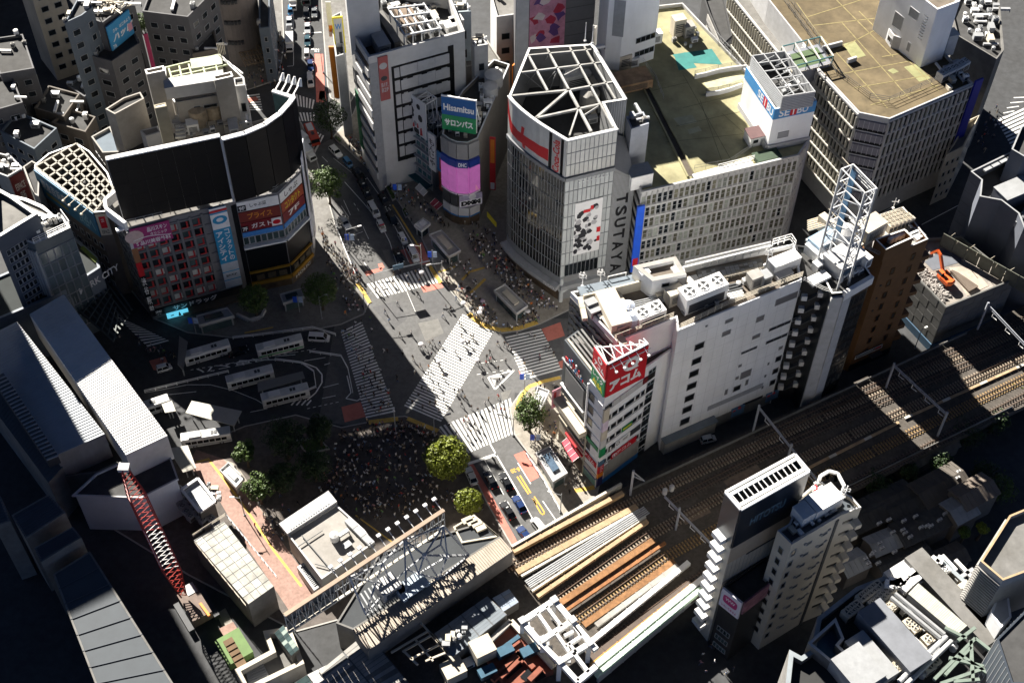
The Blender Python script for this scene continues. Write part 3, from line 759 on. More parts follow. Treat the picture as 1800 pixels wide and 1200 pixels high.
# sign tower
SGZ=44.
BLUEB=mat('sign_blue',(.06,.24,.50),.5,.12,1.,stain=.15)
t2,W2,z2=building('sign_tower','white rooftop tower with a blue band of capitals on the yellow stained store roof',[(1362.5,192),(1436,177),(1385,105),(1312,118)],SGZ,WHITE_W,ROOF_D,z0=zf-.1,par=1)
for k in(0,3):
 w_=W2[k];block(t2,w_,'blue_band',-.02,w_.h-3.0,w_.w+.04,3.0,.1,BLUEB)
 block(t2,w_,'plinth',-.1,0,w_.w+.2,1.6,.45,LIGHTC)
 x0=.12 if k==0 else .47;x1=.82 if k==0 else .97;u=lambda f:w_.w*(x0+(x1-x0)*f)
 letters(w_,'SE',u(0),w_.h-2.55,u(.36),w_.h-.5,.12,WHITE_P,t2);letters(w_,'BU',u(.62),w_.h-2.55,u(1),w_.h-.5,.12,WHITE_P,t2)
 b=MB()
 for f in(.38,.50):W2[k].box(b,u(f),w_.h-2.7,u(f+.10),w_.h-.35,.1,.16)
 obj('red_emblem',b,REDP,t2)
 letters(w_,'I',u(.47),w_.h-2.55,u(.51),w_.h-.5,.18,WHITE_P,t2)
window(t2,W2[0],W2[0].w*.2,3.0,2.6,1.7,gl=GREY_P,fm=GREY_P)
# louvred frame on the tower
t3,W3,z3=building('louvre_screen','grey louvred screen crowned with an open steel grid on the blue banded tower',[(1376,170),(1434,161),(1380,89),(1321,97.6)],SGZ+3.4,STEEL,ROOF_D,z0=SGZ-.8,par=3.2,pw=.25)
for w_ in(W3[0],W3[3]):
 for j in range(8):block(t3,w_,'louvre',.05,.3+j*.46,w_.w-.1,.12,.1,GREY_P)
c4=[P(x,y,SGZ+3.3)for x,y in((1376,170),(1434,161),(1380,89),(1321,97.6))]
for i in range(1,5):
 f=i/5;b=MB();b.bar(lerp(c4[0],c4[3],f),lerp(c4[1],c4[2],f),.25);obj('beam',b,STEEL,t3)
for f in(.35,.68):b=MB();b.bar(lerp(c4[0],c4[1],f),lerp(c4[3],c4[2],f),.25);obj('beam',b,STEEL,t3)
for i in range(5):
 a,c=lerp(c4[0],c4[3],i/5),lerp(c4[1],c4[2],(i+1)/5);b=MB();b.bar(lerp(a,c,.4 if i%2 else 0),lerp(a,c,1 if i%2 else .6),.12);obj('brace',b,STEEL,t3)
clutter([(1378,165),(1428,158),(1382,98),(1330,104)],SGZ+.3,16,'the louvred tower top',12,rz=SRZ,big=.9)
# ================================================================ second store with the brown roof
BROOF=mat('roof_brown_stained',(.13,.10,.055),.9,.35,.25,bump=.2,stain=.5)
t,W,zf2=building('department_store','brown roofed department store with white ribbed facades at the right back',[(1441,124),(1510,198),(1564,209),(1711,146),(1640,70),(1560,-40),(1325,-40),(1351,0),(1413,78)],SZ,LIGHTC,BROOF,par=.8)
rnd=random.Random(4);FINW=mat('rib_cream',(.52,.50,.44),.7,.1,.6,stain=.2)
MIX2=[mat('pane_olive',(.10,.10,.075)),mat('pane_dim',(.05,.055,.05),.12,.3,.3,spec=.6,rand=.4),GLASS]
def ribbed(t,w_,nc,nr,ztop,zbot,fin,mix,ledge):
 rh=(ztop-zbot)/nr;cw=w_.w/nc
 for j in range(nr):
  v=zbot+j*rh
  block(t,w_,'ledge',0,v,w_.w,.4,.75 if ledge else .35,fin)
  for i in range(nc):link('window',pane_mesh(cw-.14,rh-.5,.06,.08,rnd.choice(mix),GREY_P),t,w_.M(i*cw+.07,v+.45))
 for i in range(nc+1):block(t,w_,'fin',i*cw-.07,zbot,.16,ztop-zbot,.55,fin)
 block(t,w_,'parapet_cap',-.1,ztop+.5,w_.w+.2,.4,.35,LIGHTC)
ribbed(t,W[0],12,7,SZ-1.2,6,FINW,MIX2,True)
ribbed(t,W[2],17,7,SZ-1.2,6,LIGHTC,MIX2,False)
w_=W[1]
for j in range(7):
 v=6+j*3.68
 block(t,w_,'balcony',.3,v+1.1,w_.w-.6,2.2,.5,mat('purple_grey',(.22,.21,.24),.7,.1,.6));block(t,w_,'recess',.1,v,w_.w-.2,1.0,.06,BLACK)
 for i in range(6):block(t,w_,'rib',.5+i*(w_.w-1.2)/5,v+.9,.12,2.4,.62,LIGHTC)
ribbed(t,W[8],12,2,SZ-1.0,SZ-6.5,LIGHTC,[mat('pane_pale',(.26,.28,.25))],False)
# stepped wing
wing=[(1365,89),(1440,168),(1462,158),(1400,72),(1330,-20),(1280,-16)]
t5,W5,z5=building('store_wing','lower wing of the brown roofed store with cream ribs and a terrace of pale windows',wing,26.5,FINW,ROOF_G,par=.6)
ribbed(t5,Wall(P(1283,-12,26.5),P(1366,90,26.5),0,26.5),22,6,25.8,1.5,FINW,MIX2,True)
tk,Wk,zk=building('office_building','dark building with pale horizontal bands beside the ribbed wing',[(1270,78),(1287,62),(1270,-20),(1235,-10),(1245,20)],31,mat('dark_cladding',(.05,.05,.05),.6,.2,.8),ROOF_D)
for j in range(7):block(tk,Wk[4],'band',.2,8+3.4*j,Wk[4].w-.4,1.9,.25,CONC);block(tk,Wk[0],'band',.2,8+3.4*j,Wk[0].w-.4,1.9,.2,CONC)
# roof marks, fences, penthouse
b=MB();jm=mat('roof_moss_joint',(.24,.20,.09),.9,.3,1)
for k in range(10):
 a,c=(1400+k*24,10+k*21),(1530+k*19,-10+k*16)
for p,q in(((1450,100),(1600,20)),((1480,130),(1640,100)),((1500,155),(1660,128)),((1530,185),(1650,150)),((1440,60),(1560,190)),((1480,40),(1600,175)),((1510,20),(1650,160)),((1420,30),(1530,-5)),((1430,45),(1560,30)),((1400,5),(1460,90)),((1470,0),(1570,100)),((1550,100),(1610,90))):
 a,c=P(*p,zf2+.03),P(*q,zf2+.03);d=(c-a).normalized();s=Vector((-d.y,d.x,0))*.12;b.face([a-s,c-s,c+s,a+s])
obj('roof_joint',b,jm,t)
for q in([(1589,118),(1616,144),(1636,138),(1610,113)],[(1560,124),(1570,130),(1580,126),(1570,120)],[(1482,78),(1500,105),(1522,98),(1502,72)]):
 b=MB();b.face(pp(q,zf2+.02));obj('roof_patch',b,mat('roof_patch_green',(.27,.27,.13),.9,.25,.4,stain=.3),t)
railing([P(x,y,zf2)for x,y in((1375,0),(1430,75),(1470,130),(1528,174),(1562,180),(1654,140))],'dark wire fence running round the edge of the brown roof',1.6,DSTEEL,3,3,.07)
railing([P(x,y,zf2)for x,y in((1385,0),(1440,72),(1455,88))],'second wire fence near the ramp on the brown roof',1.4,DSTEEL,3,2,.07)
b=MB();b.bar(P(1490,108,zf2+.6),P(1505,103,zf2+.6),.6,1.2);obj('ramp_wall',b,LIGHTC,t);b=MB();b.bar(P(1445,85,zf2+.6),P(1480,76,zf2+.6),.5,1.2);obj('ramp_wall',b,LIGHTC,t)
tp,Wp,zp=building('roof_pavilion','low curved pavilion with a brown flat roof standing on the brown roofed store',[(1543,15),(1560,43),(1563,52),(1571,63),(1586,68),(1597,66),(1625,93),(1651,87),(1640,73),(1567,10)],zf2+3.6,LIGHTC,mat('roof_rusty',(.20,.15,.11),.9,.25,.5,stain=.4),z0=zf2,par=.3)
for w_ in(Wp[0],Wp[5]):
 for i in range(3):window(tp,w_,w_.w*(.08+.3*i),1.0,w_.w*.24,1.6)
window(tp,Wp[2],.4,.9,1.6,1.5);window(tp,Wp[6],.5,1,Wp[6].w*.4,1.8);window(tp,Wp[6],Wp[6].w*.55,1,Wp[6].w*.4,1.8)
mast(P(1585,55,zp),'dish mast on the low curved pavilion roof',2,.08,WHITE_P,2)
tt,Wt,zt=building('lift_tower','tall plain white lift tower behind the low curved pavilion',[(1648,17),(1688,2),(1640,-70),(1560,-50)],49,WHITE_W,ROOF_B,z0=zf2,par=1)
w_=Wt[3]
for u,v,a,c in((.55,.62,3,2.5),(.32,.3,3,4),(.68,.1,1,2.5),(.2,.7,.8,1.6)):window(tt,w_,w_.w*u,w_.h*v,a,c,gl=GREY_P,fm=LIGHTC)
for j in range(9):block(tt,w_,'rung',w_.w*.82,7+j*.8,1.2,.12,.2,DSTEEL)
hut(P(1662,92,zf2),SRZ,'tall narrow white duct shaft to the right of the low curved pavilion',2.6,2.6,6,LIGHTC,door=False)
for k,(x,y)in enumerate(((1655,140),(1667,134),(1680,128),(1690,122))):
 ac_unit(P(x,y,zf2),SRZ+.3,['first','second','third','last'][k]+' white cooling unit from the left in the row on the brown roof corner',2.6,2,2.4,2,LIGHTC,'cooling units on the brown roof corner')
clutter([(1650,128),(1665,160),(1700,145),(1680,112)],zf2,12,'the brown roof corner',21,rz=SRZ)
tb,F=panel_sign('tall dark blue vertical banner on the far end of the brown roofed store',Wall(W[2].pt(W[2].w-.2,0,.3),W[2].pt(W[2].w+2.4,0,.3),0,SZ),0,8,2.4,SZ+1,mat('banner_navy',(.008,.012,.22),.5,.1),name='banner',cat='banner',th=.5)
patch(F,.6,9,1.8,13,BLUEB,tb)
# bridge between the two stores
tbz=thing('skybridge','covered green roofed footbridge linking the two department store roofs','footbridge',P(1420,105,SZ-1))
b=MB();q=pp([(1392,130),(1462,112),(1440,78),(1372,95)],SZ);b.prism([xy(v)for v in q],SZ-4,SZ+.1,0);obj('deck',b,[mat('bridge_side',(.20,.21,.24),.6)],tbz)
b=MB();b.face([Vector((v.x,v.y,SZ+.13))for v in pp([(1402,122),(1452,108),(1436,84),(1388,97)],SZ)]);obj('roof',b,mat('bridge_green',(.07,.11,.05),.8,.2,.5),tbz)
q2=[Vector((v.x,v.y,SZ+2.2))for v in q]
for i in range(4):
 f=i/3;b=MB();b.bar(lerp(q2[0],q2[1],f),lerp(q2[3],q2[2],f),.3);obj('beam',b,FINW,tbz)
 for e in(lerp(q2[0],q2[1],f),lerp(q2[3],q2[2],f)):b=MB();b.bar(e,e-Vector((0,0,2.2)),.2);obj('post',b,mat('teal_steel',(.05,.13,.14),.5),tbz)
for a,c in((0,1),(3,2)):b=MB();b.bar(q2[a],q2[c],.25);obj('beam',b,mat('teal_steel',(.05,.13,.14),.5),tbz)
railing([P(1398,132,SZ),P(1458,116,SZ)],'railing along the near edge of the green roofed footbridge',1.2,CREAM,1.4,2,.06)
# back right roof with clutter and the low cream house
tz,Wz,zz=building('office_building','dark building with a crowded roof behind the tall white lift tower',[(1682,62),(1752,104),(1765,88),(1757,0),(1700,-40),(1672,20)],31,CONC_D,ROOF_D)
clutter([(1690,60),(1745,92),(1752,10),(1700,-10)],zz,26,'the crowded top right roof',31,big=1.2)
tz,Wz,zz=building('house','narrow cream house with small dark windows beside the dark blue banner',[(1664,272),(1694,258),(1722,202),(1700,212)],17,CREAM,ROOF_G)
for j in range(4):
 for i in range(3):window(tz,Wz[0],.8+i*Wz[0].w/3.2,2+3.6*j,.9,1.4)
for j in range(4):
 for i in range(3):window(tz,Wz[1],1+i*Wz[1].w/3.2,2+3.6*j,1,1.4)
 # ================================================================ long white building by the railway
WZ=40.
t,W,wf=building('office_building','long white tiled office building with few windows beside the railway tracks',[(1003,513),(1085,600),(1188,558),(1192,581),(1410,492),(1396,428)],WZ,WHITE_W,ROOF_B,par=1.0)
WRZ=ang(W[3].a,W[3].b);w_=W[3];H_=w_.h
BLACKG=mat('opening_black',(.006,.007,.008),.3,.3,.5,spec=.4)
GREYPAN=mat('shutter_grey',(.16,.155,.155),.6,.1,.8)
def WP(px,py,wall=w_):
 """u, v on a wall of the point seen at (px, py)"""
 o=Vector((0,0,CAM_H));d=(P(px,py,0)-o);k=(wall.a-o).dot(wall.n)/d.dot(wall.n);q=o+d*k
 return(q-wall.a).dot(wall.u),q.z-wall.z0
def hole(tl,br,gl=BLACKG,wall=w_,th=t,fm=FRAME,**k):
 (u0,v1),(u1,v0)=WP(*tl,wall),WP(*br,wall)
 return window(th,wall,u0,v0,max(.3,u1-u0),max(.3,v1-v0),gl=gl,fm=fm,**k)
def hole(x,y,wpx,hpx,gl=BLACKG,mull=0,wall=w_,th=t):
 u0,v1=WP(x,y,wall);u1=WP(x+wpx,y-.415*wpx,wall)[0];v0=WP(x-.22*hpx,y+hpx,wall)[1]
 return window(th,wall,u0,v0,u1-u0,v1-v0,gl=gl,fm=FRAME,mull=mull)
for x,y in((1221.5,606),(1216.5,632),(1212,654),(1208,676),(1204,697),(1200,717),(1196,738)):hole(x,y,17,11)
for x,y,a,c,m in((1275,563,14,6,1),(1270,584,15,8,1),(1330,558,14,9,1),(1364,527,43,11,1),(1322.5,591,14,6,1),(1369,610,7,5,1),(1364,627.5,13,9,0),(1358.7,649,13,9,0),(1353.7,669,13,9,0),(1298,641.7,6,4,1),(1302.5,655,19,12,1),(1293,662.5,6,5,1),(1289.5,680,13,9,0),(1311,668,5,9,1),(1274.7,685,5,9,1),(1240,572,4,3,0),(1349.5,637.5,3,4,0),(1384.5,641,3,4,0),(1379,661.7,3,4,0),(1344,659,3,4,0),(1339,679,3,4,0)):
 hole(x,y,a,c,GREYPAN if m else BLACKG)
for x,y,a,c in((1352,577.5,55,5),(1346.7,600,55,5),(1303,619,28,4)):hole(x,y,a,c,mull=3)
# tile joints as shallow grooves cut between proud tile courses are far below a pixel: panel seams every floor
SEAM=mat('seam_grey',(.55,.56,.57),.7)
for j in range(10):block(t,w_,'seam',0,4+j*3.6,w_.w,.05,.012,SEAM)
for i in range(1,12):block(t,w_,'seam',w_.w*i/12,2,.05,WZ-3.2,.012,SEAM)
b=MB();(u0,v0),(u1,v1)=WP(1243,722),WP(1340,681)
for i in range(16):f=u0+(u1-u0)*i/16;w_.box(b,f,v0+(v1-v0)*0,f+(u1-u0)/17,v0+1.6,.0,.05)
obj('grille_band',b,STEEL,t)
(u0,v0),(u1,v1)=WP(1167,787),WP(1262,745)
block(t,w_,'annex',.2,0,w_.w*.45,4.2,1.4,CONC);block(t,w_,'annex_roof',0,4.2,w_.w*.46,.3,1.8,mat('slate_blue',(.14,.17,.20),.7))
block(t,w_,'plinth',w_.w*.47,0,w_.w*.52,3.2,.25,CONC_D)
for f in(.62,.93):
 block(t,w_,'poster_board',w_.w*f,1.2,3.2,2.6,.4,mat('poster_blue',(.08,.17,.30),.6,.3,2));block(t,w_,'red_print',w_.w*f+.2,3.0,.7,.6,.42,REDP);block(t,w_,'red_print',w_.w*f+1.5,3.2,.7,.6,.42,REDP)
block(t,w_,'strip_window',w_.w*.72,3.2,w_.w*.18,.8,.08,BLACKG)
b=MB();p=w_.pt(w_.w*.985,0,.3);b.tube(p,p+Vector((0,0,WZ)),.09,n=6);obj('downpipe',b,WHITE_P,t)
window(t,W[1],3,34,1.6,1.6)
# wavy stone relief on the wall towards the crossing
rl=mat('relief_stone',(.21,.205,.19),.85,.2,.8);w0=W[0];rr=random.Random(2)
block(t,w0,'relief_wall',0,20,w0.w*.93,18.6,.12,rl)
for i in range(16):
 for j in range(8):
  b=MB();u,v=w0.w*.9*i/16+rr.uniform(0,.4),22+j*2.0+rr.uniform(0,.6);s=rr.uniform(.5,.95)
  b.face([w0.pt(u,v,.14),w0.pt(u+s*1.5,v+.2,.14),w0.pt(u+s*1.1,v+s*1.5,.6),w0.pt(u+.1,v+s,.5)]);b.face([w0.pt(u,v,.14),w0.pt(u+.1,v+s,.5),w0.pt(u-.1,v+s*1.2,.14)])
  obj('relief_block',b,rl,t)
  # front block with the window bands
AZ=31.5
ta,A,af=building('office_building','white banded corner block carrying the red rooftop sign above the awning',[(1036,667),(1063,698),(1191,606),(1180,604),(1080,650)],AZ,WHITE_W,ROOF_D,par=.6)
a1=A[1];cu=a1.w*.60
for j,v in enumerate((26.6,22.6,18.6,14.6,10.9,7.4)):
 for i,(f0,f1)in enumerate(((.015,.2),(.21,.35),(.36,.5),(.51,.74),(.75,.87),(.88,.985))):
  window(ta,a1,cu*f0,v,cu*(f1-f0),1.7,gl=BLACKG,fm=WHITE_P)
 block(ta,a1,'cornice',0,v-.25,cu,.15,.15,GREY_P)
window(ta,a1,cu*.03,4.2,cu*.22,1.4,gl=BLACKG)
for j in range(8):
 v=27.8-4*j+(0 if j<4 else(j-3)*.35)
 block(ta,a1,'dark_window',cu+.15,v-1.6,a1.w*.105,1.9,.06,BLACKG);window(ta,a1,cu+.15,v+.5,a1.w*.105,1.3,gl=GLASS_G,fm=STEEL,mull=1)
block(ta,a1,'tile_skirt',0,1.6,cu*1.0,4.6,.08,CONC);block(ta,a1,'tile_band',cu*.25,6.2,cu*.7,1,.06,CONC)
block(ta,a1,'blue_base',-.05,0,cu*1.02,1.6,.12,mat('base_blue',(.02,.16,.42),.6,.15,.8))
RED=mat('sign_red',(.50,.004,.015),.5,.06,.8);GREEN=mat('sign_green',(.01,.20,.07),.5,.08,.8);YEL=mat('sign_yellow',(.62,.52,.02),.5,.08,1);ORANGE=mat('sign_orange',(.70,.22,.02),.5,.08,1);PINK=mat('sign_pink',(.65,.32,.38),.55,.1,1)
def sign_text(label,W_,u0,v0,u1,v1,bgm,st,fg,name='sign',cat='sign',n=.0,th=.15,pad=.14,rot=0,bold=.02,frame=None,vert=False,group=None):
 s,F=panel_sign(label,W_,u0,v0,u1,v1,bgm,n,th,name,cat,frame,group)
 if st:
  du,dv=(u1-u0)*pad,(v1-v0)*pad
  if vert:vtext(F,st,u0+du,v0+dv,u1-du,v1-dv,.01,fg,s,bold)
  else:letters(F,st,u0+du,v0+dv,u1-du,v1-dv,.01,fg,s,bold,rot=rot)
 return s,F
s,F=sign_text('green window sign with yellow green lettering on the white banded block',a1,cu*.50,14.7,cu*.74,16.2,GREEN,None,None,n=.13);patch(F,cu*.52,15.2,cu*.72,15.7,YEL,s)
s,F=sign_text('red window sign with white katakana in the lowest band of the white block',a1,cu*.30,7.3,cu*.90,9.2,RED,'アコム',WHITE_P,n=.13,pad=.2)
b=MB();b.add(fan_mb(.62),F.M(cu*.37,8.25,.01)@Matrix.Rotation(R(90),4,'X'));obj('emblem',b,[WHITE_P,RED],s)
s,F=sign_text('pair of black and white window signs in the second band from below',a1,cu*.22,10.9,cu*.36,12.6,BLACKG,'L',WHITE_P,n=.13)
s,F=sign_text('white window sign with a ring mark beside the black one',a1,cu*.37,10.9,cu*.49,12.6,WHITE_P,'O',DARK_P,n=.13)
s,F=sign_text('pale window sign with thin dark capitals in the second band from below',a1,cu*.50,10.9,cu*.72,12.6,WHITE_P,'HAART',DARK_P,n=.13,pad=.22)
s,F=sign_text('dark window sign with pale capitals in the second band from below',a1,cu*.73,10.9,cu*.97,12.6,DARK_P,None,None,n=.13)
for i,(f0,f1)in enumerate(((.21,.36),(.37,.50),(.51,.74),(.75,.88))):
 s,F=panel_sign(('first','second','third, wider,','fourth')[i]+' pale panel from the corner in the top window band of the white block',a1,cu*f0,26.6,cu*f1,28.3,LIGHTC,.13,.08,cat='sign')
s,F=sign_text('small dark red sign at the right end of the top window band',a1,cu*.89,26.6,cu*.99,28.4,mat('dark_red',(.16,.01,.015),.5),None,WHITE_P,n=.13)
s,F=panel_sign('square white sign with a black ring near the foot of the white block',a1,cu*.04,1.9,cu*.16,4.0,WHITE_P,.1,.1)
letters(F,'C',cu*.07,2.2,cu*.13,3.7,.01,DARK_P,s)
# side towards the crossing: white panels, dark windows, signs
a0=A[0]
for j,v in enumerate((26,22,18,14,10,6.5)):
 window(ta,a0,.25,v,a0.w*.38,2.6,gl=BLACKG);block(ta,a0,'white_panel',a0.w*.45,v-.6,a0.w*.5,3.1,.12,WHITE_P)
s,F=panel_sign('green strip sign across the narrow side of the white block',a0,.1,13.0,a0.w*.95,14.3,GREEN,.15,.1)
s,F=sign_text('red strip sign across the narrow side of the white block',a0,.1,7.2,a0.w*.95,8.8,RED,'アコム',WHITE_P,n=.15)
block(ta,a0,'shop_window',.2,.4,a0.w-.5,2.6,.1,mat('shop_teal',(.16,.30,.27),.3,.3,1));block(ta,a0,'shop_fascia',.1,3.2,a0.w-.2,1.6,.2,mat('shop_pale',(.5,.45,.42),.6,.3,1.5));block(ta,a0,'blue_strip',.1,3.0,a0.w-.2,.3,.3,mat('strip_violet',(.08,.07,.25),.5))
b=MB();p=a0.pt(.05,0,.2);b.bar(p,p+Vector((0,0,AZ-1)),.35);obj('corner_post',b,WHITE_P,ta)
VW=Wall(a0.pt(a0.w-.1,0,.1),a0.pt(a0.w-.1,0,.1)+(a1.u*1.6),0,AZ)
tv=thing('sign_column','column of small stacked signs, green, red and white, on the white block corner','sign column',VW.pt(.8,3))
v=27.5
for i,(h,m,st)in enumerate(((4.2,CREAM,None),(3.2,mat('sign_lilac',(.6,.5,.6),.5),None),(3.0,CREAM,None),(2.8,LIGHTC,None),(3.0,GREEN,None),(1.4,WHITE_P,None),(1.9,mat('sign_slate',(.06,.12,.18),.5),None),(2.6,RED,'アコム'),(1.6,ORANGE,None),(3.2,mat('sign_navy',(.03,.03,.12),.5),None))):
 b=MB();VW.box(b,0,v-h+.08,1.5,v,.1,.5);obj('sign_panel',b,m,tv)
 if st:vtext(Wall(VW.pt(0,0,.5),VW.pt(1.6,0,.5),0,AZ),st,.35,v-h+.3,1.15,v-.2,.01,WHITE_P if m!=WHITE_P else DARK_P,tv)
 v-=h
 # rooftop sign box
SZ1=AZ+10.1
sa,sb_,sc_=P(1046,608,SZ1),P(1068,640,SZ1),P(1139,604,SZ1)
S0,S1=Wall(sa,sb_,AZ,SZ1),Wall(sb_,sc_,AZ,SZ1)
ts=thing('rooftop_sign','big red rooftop sign with white katakana and a ring, green panel on its left side','rooftop sign',sb_-Vector((0,0,SZ1-AZ)))
block(ts,S1,'front_board',0,0,S1.w,S1.h-.2,.3,RED);block(ts,S0,'side_board_red',0,S0.h*.52,S0.w,S0.h*.46,.3,RED);block(ts,S0,'side_board_green',0,0,S0.w,S0.h*.46,.3,GREEN);block(ts,S0,'white_trim',0,S0.h*.46,S0.w,.6,.35,WHITE_P)
F1=Wall(S1.pt(0,0,.3),S1.pt(S1.w,0,.3),AZ,SZ1);F0=Wall(S0.pt(0,0,.3),S0.pt(S0.w,0,.3),AZ,SZ1)
letters(F1,'アコム',S1.w*.08,S1.h*.12,S1.w*.90,S1.h*.44,.02,WHITE_P,ts,.06,italic=.0)
b=MB();k=20;ro,ri=1.9,1.0;cu_,cv_=S1.w*.60,S1.h*.68
for i in range(k):
 a0_,a1_=2*math.pi*i/k,2*math.pi*(i+1)/k
 b.face([F1.pt(cu_+r_*math.cos(a),cv_+r_*math.sin(a),.02)for r_,a in((ro,a0_),(ro,a1_),(ri,a1_),(ri,a0_))])
b.face([F1.pt(cu_-.2,cv_-ro-.05,.024),F1.pt(cu_+1.9,cv_-ro+.0,.024),F1.pt(cu_+1.4,cv_-1.1,.024),F1.pt(cu_,cv_-1.1,.024)])
obj('ring_emblem',b,WHITE_P,ts)
letters(F0,'アコム',S0.w*.15,S0.h*.58,S0.w*.9,S0.h*.74,.02,WHITE_P,ts,.05)
b=MB()
for i in range(k):
 a0_,a1_=2*math.pi*i/k,2*math.pi*(i+1)/k
 b.face([F0.pt(S0.w*.55+r_*math.cos(a),S0.h*.87+r_*math.sin(a),.02)for r_,a in((.85,a0_),(.85,a1_),(.45,a1_),(.45,a0_))])
obj('ring_emblem',b,WHITE_P,ts)
letters(F0,'レイク',S0.w*.12,S0.h*.26,S0.w*.9,S0.h*.40,.02,WHITE_P,ts,.04);letters(F0,'ALSA',S0.w*.12,S0.h*.05,S0.w*.9,S0.h*.20,.02,YEL,ts,.05)
back=S1.n*-4.2
top=[S0.pt(0,S0.h),S1.pt(0,S1.h),S1.pt(S1.w,S1.h),S1.pt(S1.w,S1.h)+back*.35,S1.pt(.8,S1.h)+back]
for a,c in((0,1),(1,2),(2,4),(0,4),(2,3)):b=MB();b.bar(top[a],top[c],.35 if a<2 else .22);obj('top_beam',b,WHITE_P,ts)
for i in range(6):
 a=lerp(top[1],top[2],i/5);c=lerp(top[0],S1.pt(S1.w,S1.h)+back*.3,min(1,(i+.5)/5));b=MB();b.bar(a,c,.16);obj('brace',b,WHITE_P,ts)
 c=lerp(top[0],S1.pt(S1.w,S1.h)+back*.3,max(0,(i-.5)/5));b=MB();b.bar(a,c,.16);obj('brace',b,WHITE_P,ts)
for i in range(5):
 p=S1.pt(S1.w*(.08+.2*i),S1.h+.1);q=p+S1.n*1.9-Vector((0,0,.9));b=MB();b.bar(p,q,.12);b.box((q.x,q.y,q.z-.2),(.5,.4,.35),S1.rz);obj('floodlight',b,WHITE_P,ts)
for f in(.25,.5,.75):b=MB();p=S1.pt(S1.w*f,0)+back*.4;b.bar(p,p+Vector((0,0,S1.h)),.2);obj('post',b,STEEL,ts)
b=MB();b.bar(S1.pt(0,S1.h-.4,.9),S1.pt(S1.w,S1.h-.4,.9),.14);obj('light_rail',b,WHITE_P,ts)
# ---- grey front building with the display
GZ=33.;DCLAD=mat('slate_cladding',(.075,.085,.095),.5,.1,.6,stain=.15)
tg,G,gf=building('shop_building','dark grey building front with a blank display panel facing the crossing',[(992,597),(1041,660),(1066,640),(1016,580)],GZ,DCLAD,CONC_D,z0=16.5,par=.4)
g0=G[0]
block(tg,g0,'display_frame',g0.w*.12,3.6,g0.w*.74,6.6,.35,DARK_P);block(tg,g0,'display',g0.w*.16,4.2,g0.w*.66,5.6,.42,mat('display_off',(.16,.16,.165),.35,.05,1.5))
block(tg,g0,'white_ledge',g0.w*.02,2.9,g0.w*.84,.3,.6,WHITE_P);block(tg,g0,'grey_ledge',0,10.8,g0.w*.98,.4,.4,GREY_P)
rr=random.Random(8)
for i in range(26):
 u=g0.w*(.14+.62*i/26);v=11.6+rr.uniform(0,1.7)*(1.3 if 6<i<16 else .7);b=MB();g0.box(b,u,v,u+.35,v+rr.uniform(.5,1.3),.3,.5)
 obj('neon_letter',b,rr.choice((REDP,REDP,WHITE_P,BLUEB)),tg)
b=MB();b.face([G[0].pt(.4,0),G[0].pt(G[0].w-.4,0),G[0].pt(G[0].w-1,0,-2.2),G[0].pt(1.5,0,-2.2)]);
for i in range(7):
 o_=-.6-i*.75;z=GZ+.1+i*.32;b=MB();b.bar(Vector((*xy(g0.pt(.4,0,o_)),z)),Vector((*xy(g0.pt(g0.w-.2,0,o_)),z)),.4,.4);obj('roof_rib',b,mat('rib_grey',(.17,.17,.165),.7,.2,1,stain=.3)if i else CREAM,tg)
 # lower shop storeys under it
tl,Lw,lf=building('shop_building','cream shop storeys with dark window strips below the blank display',[(986,693),(1030,754),(1054,736),(1012,680)],16.4,CREAM,CREAM,par=.2)
l0=Lw[0]
block(tl,l0,'cream_ledge',-.2,14.2,l0.w+.3,1.6,1.6,CREAM)
for v in(12.6,10.4,8.6):block(tl,l0,'window_strip',.2,v-.9,l0.w-.4,1.3,.15,BLACKG);block(tl,l0,'cream_strip',0,v+.45,l0.w,.35,.3,CREAM)
for i in range(6):block(tl,l0,'mullion',l0.w*(i+.5)/6,11.7,.15,1.4,.2,CREAM)
block(tl,l0,'red_fascia',l0.w*.3,6.4,l0.w*.68,.5,.4,REDP);block(tl,l0,'shop_front',.2,.2,l0.w-.4,4.5,.1,mat('shop_glow',(.10,.07,.045)))
ta_=thing('awning','bright red shop awning at the foot of the cream storeys','awning',l0.pt(l0.w*.6,4.5));b=MB()
q=[P(998,768,5.2),P(987,777,4.3),P(1007,811,4.3),P(1020,801,5.2)];b.face(q);b.face([v-Vector((0,0,.12))for v in reversed(q)]);b.face([q[1],q[1]-Vector((0,0,.5)),q[2]-Vector((0,0,.5)),q[2]])
obj('canvas',b,mat('awning_red',(.60,.06,.09),.7,.12,1),ta_)
for i in range(5):b=MB();b.bar(lerp(q[0],q[3],i/4),lerp(q[1],q[2],i/4),.08);obj('arm',b,WHITE_P,ta_)
tb,F=panel_sign('pale pink banner hanging out from the wall beside the blank display',Wall(G[0].pt(.1,0,2.4),G[0].pt(.1,0,.1),16.5,GZ),.1,-4.6,2.2,1.5,PINK,name='banner',cat='banner',th=.12)
patch(F,.5,-4,1.1,.8,REDP,tb)
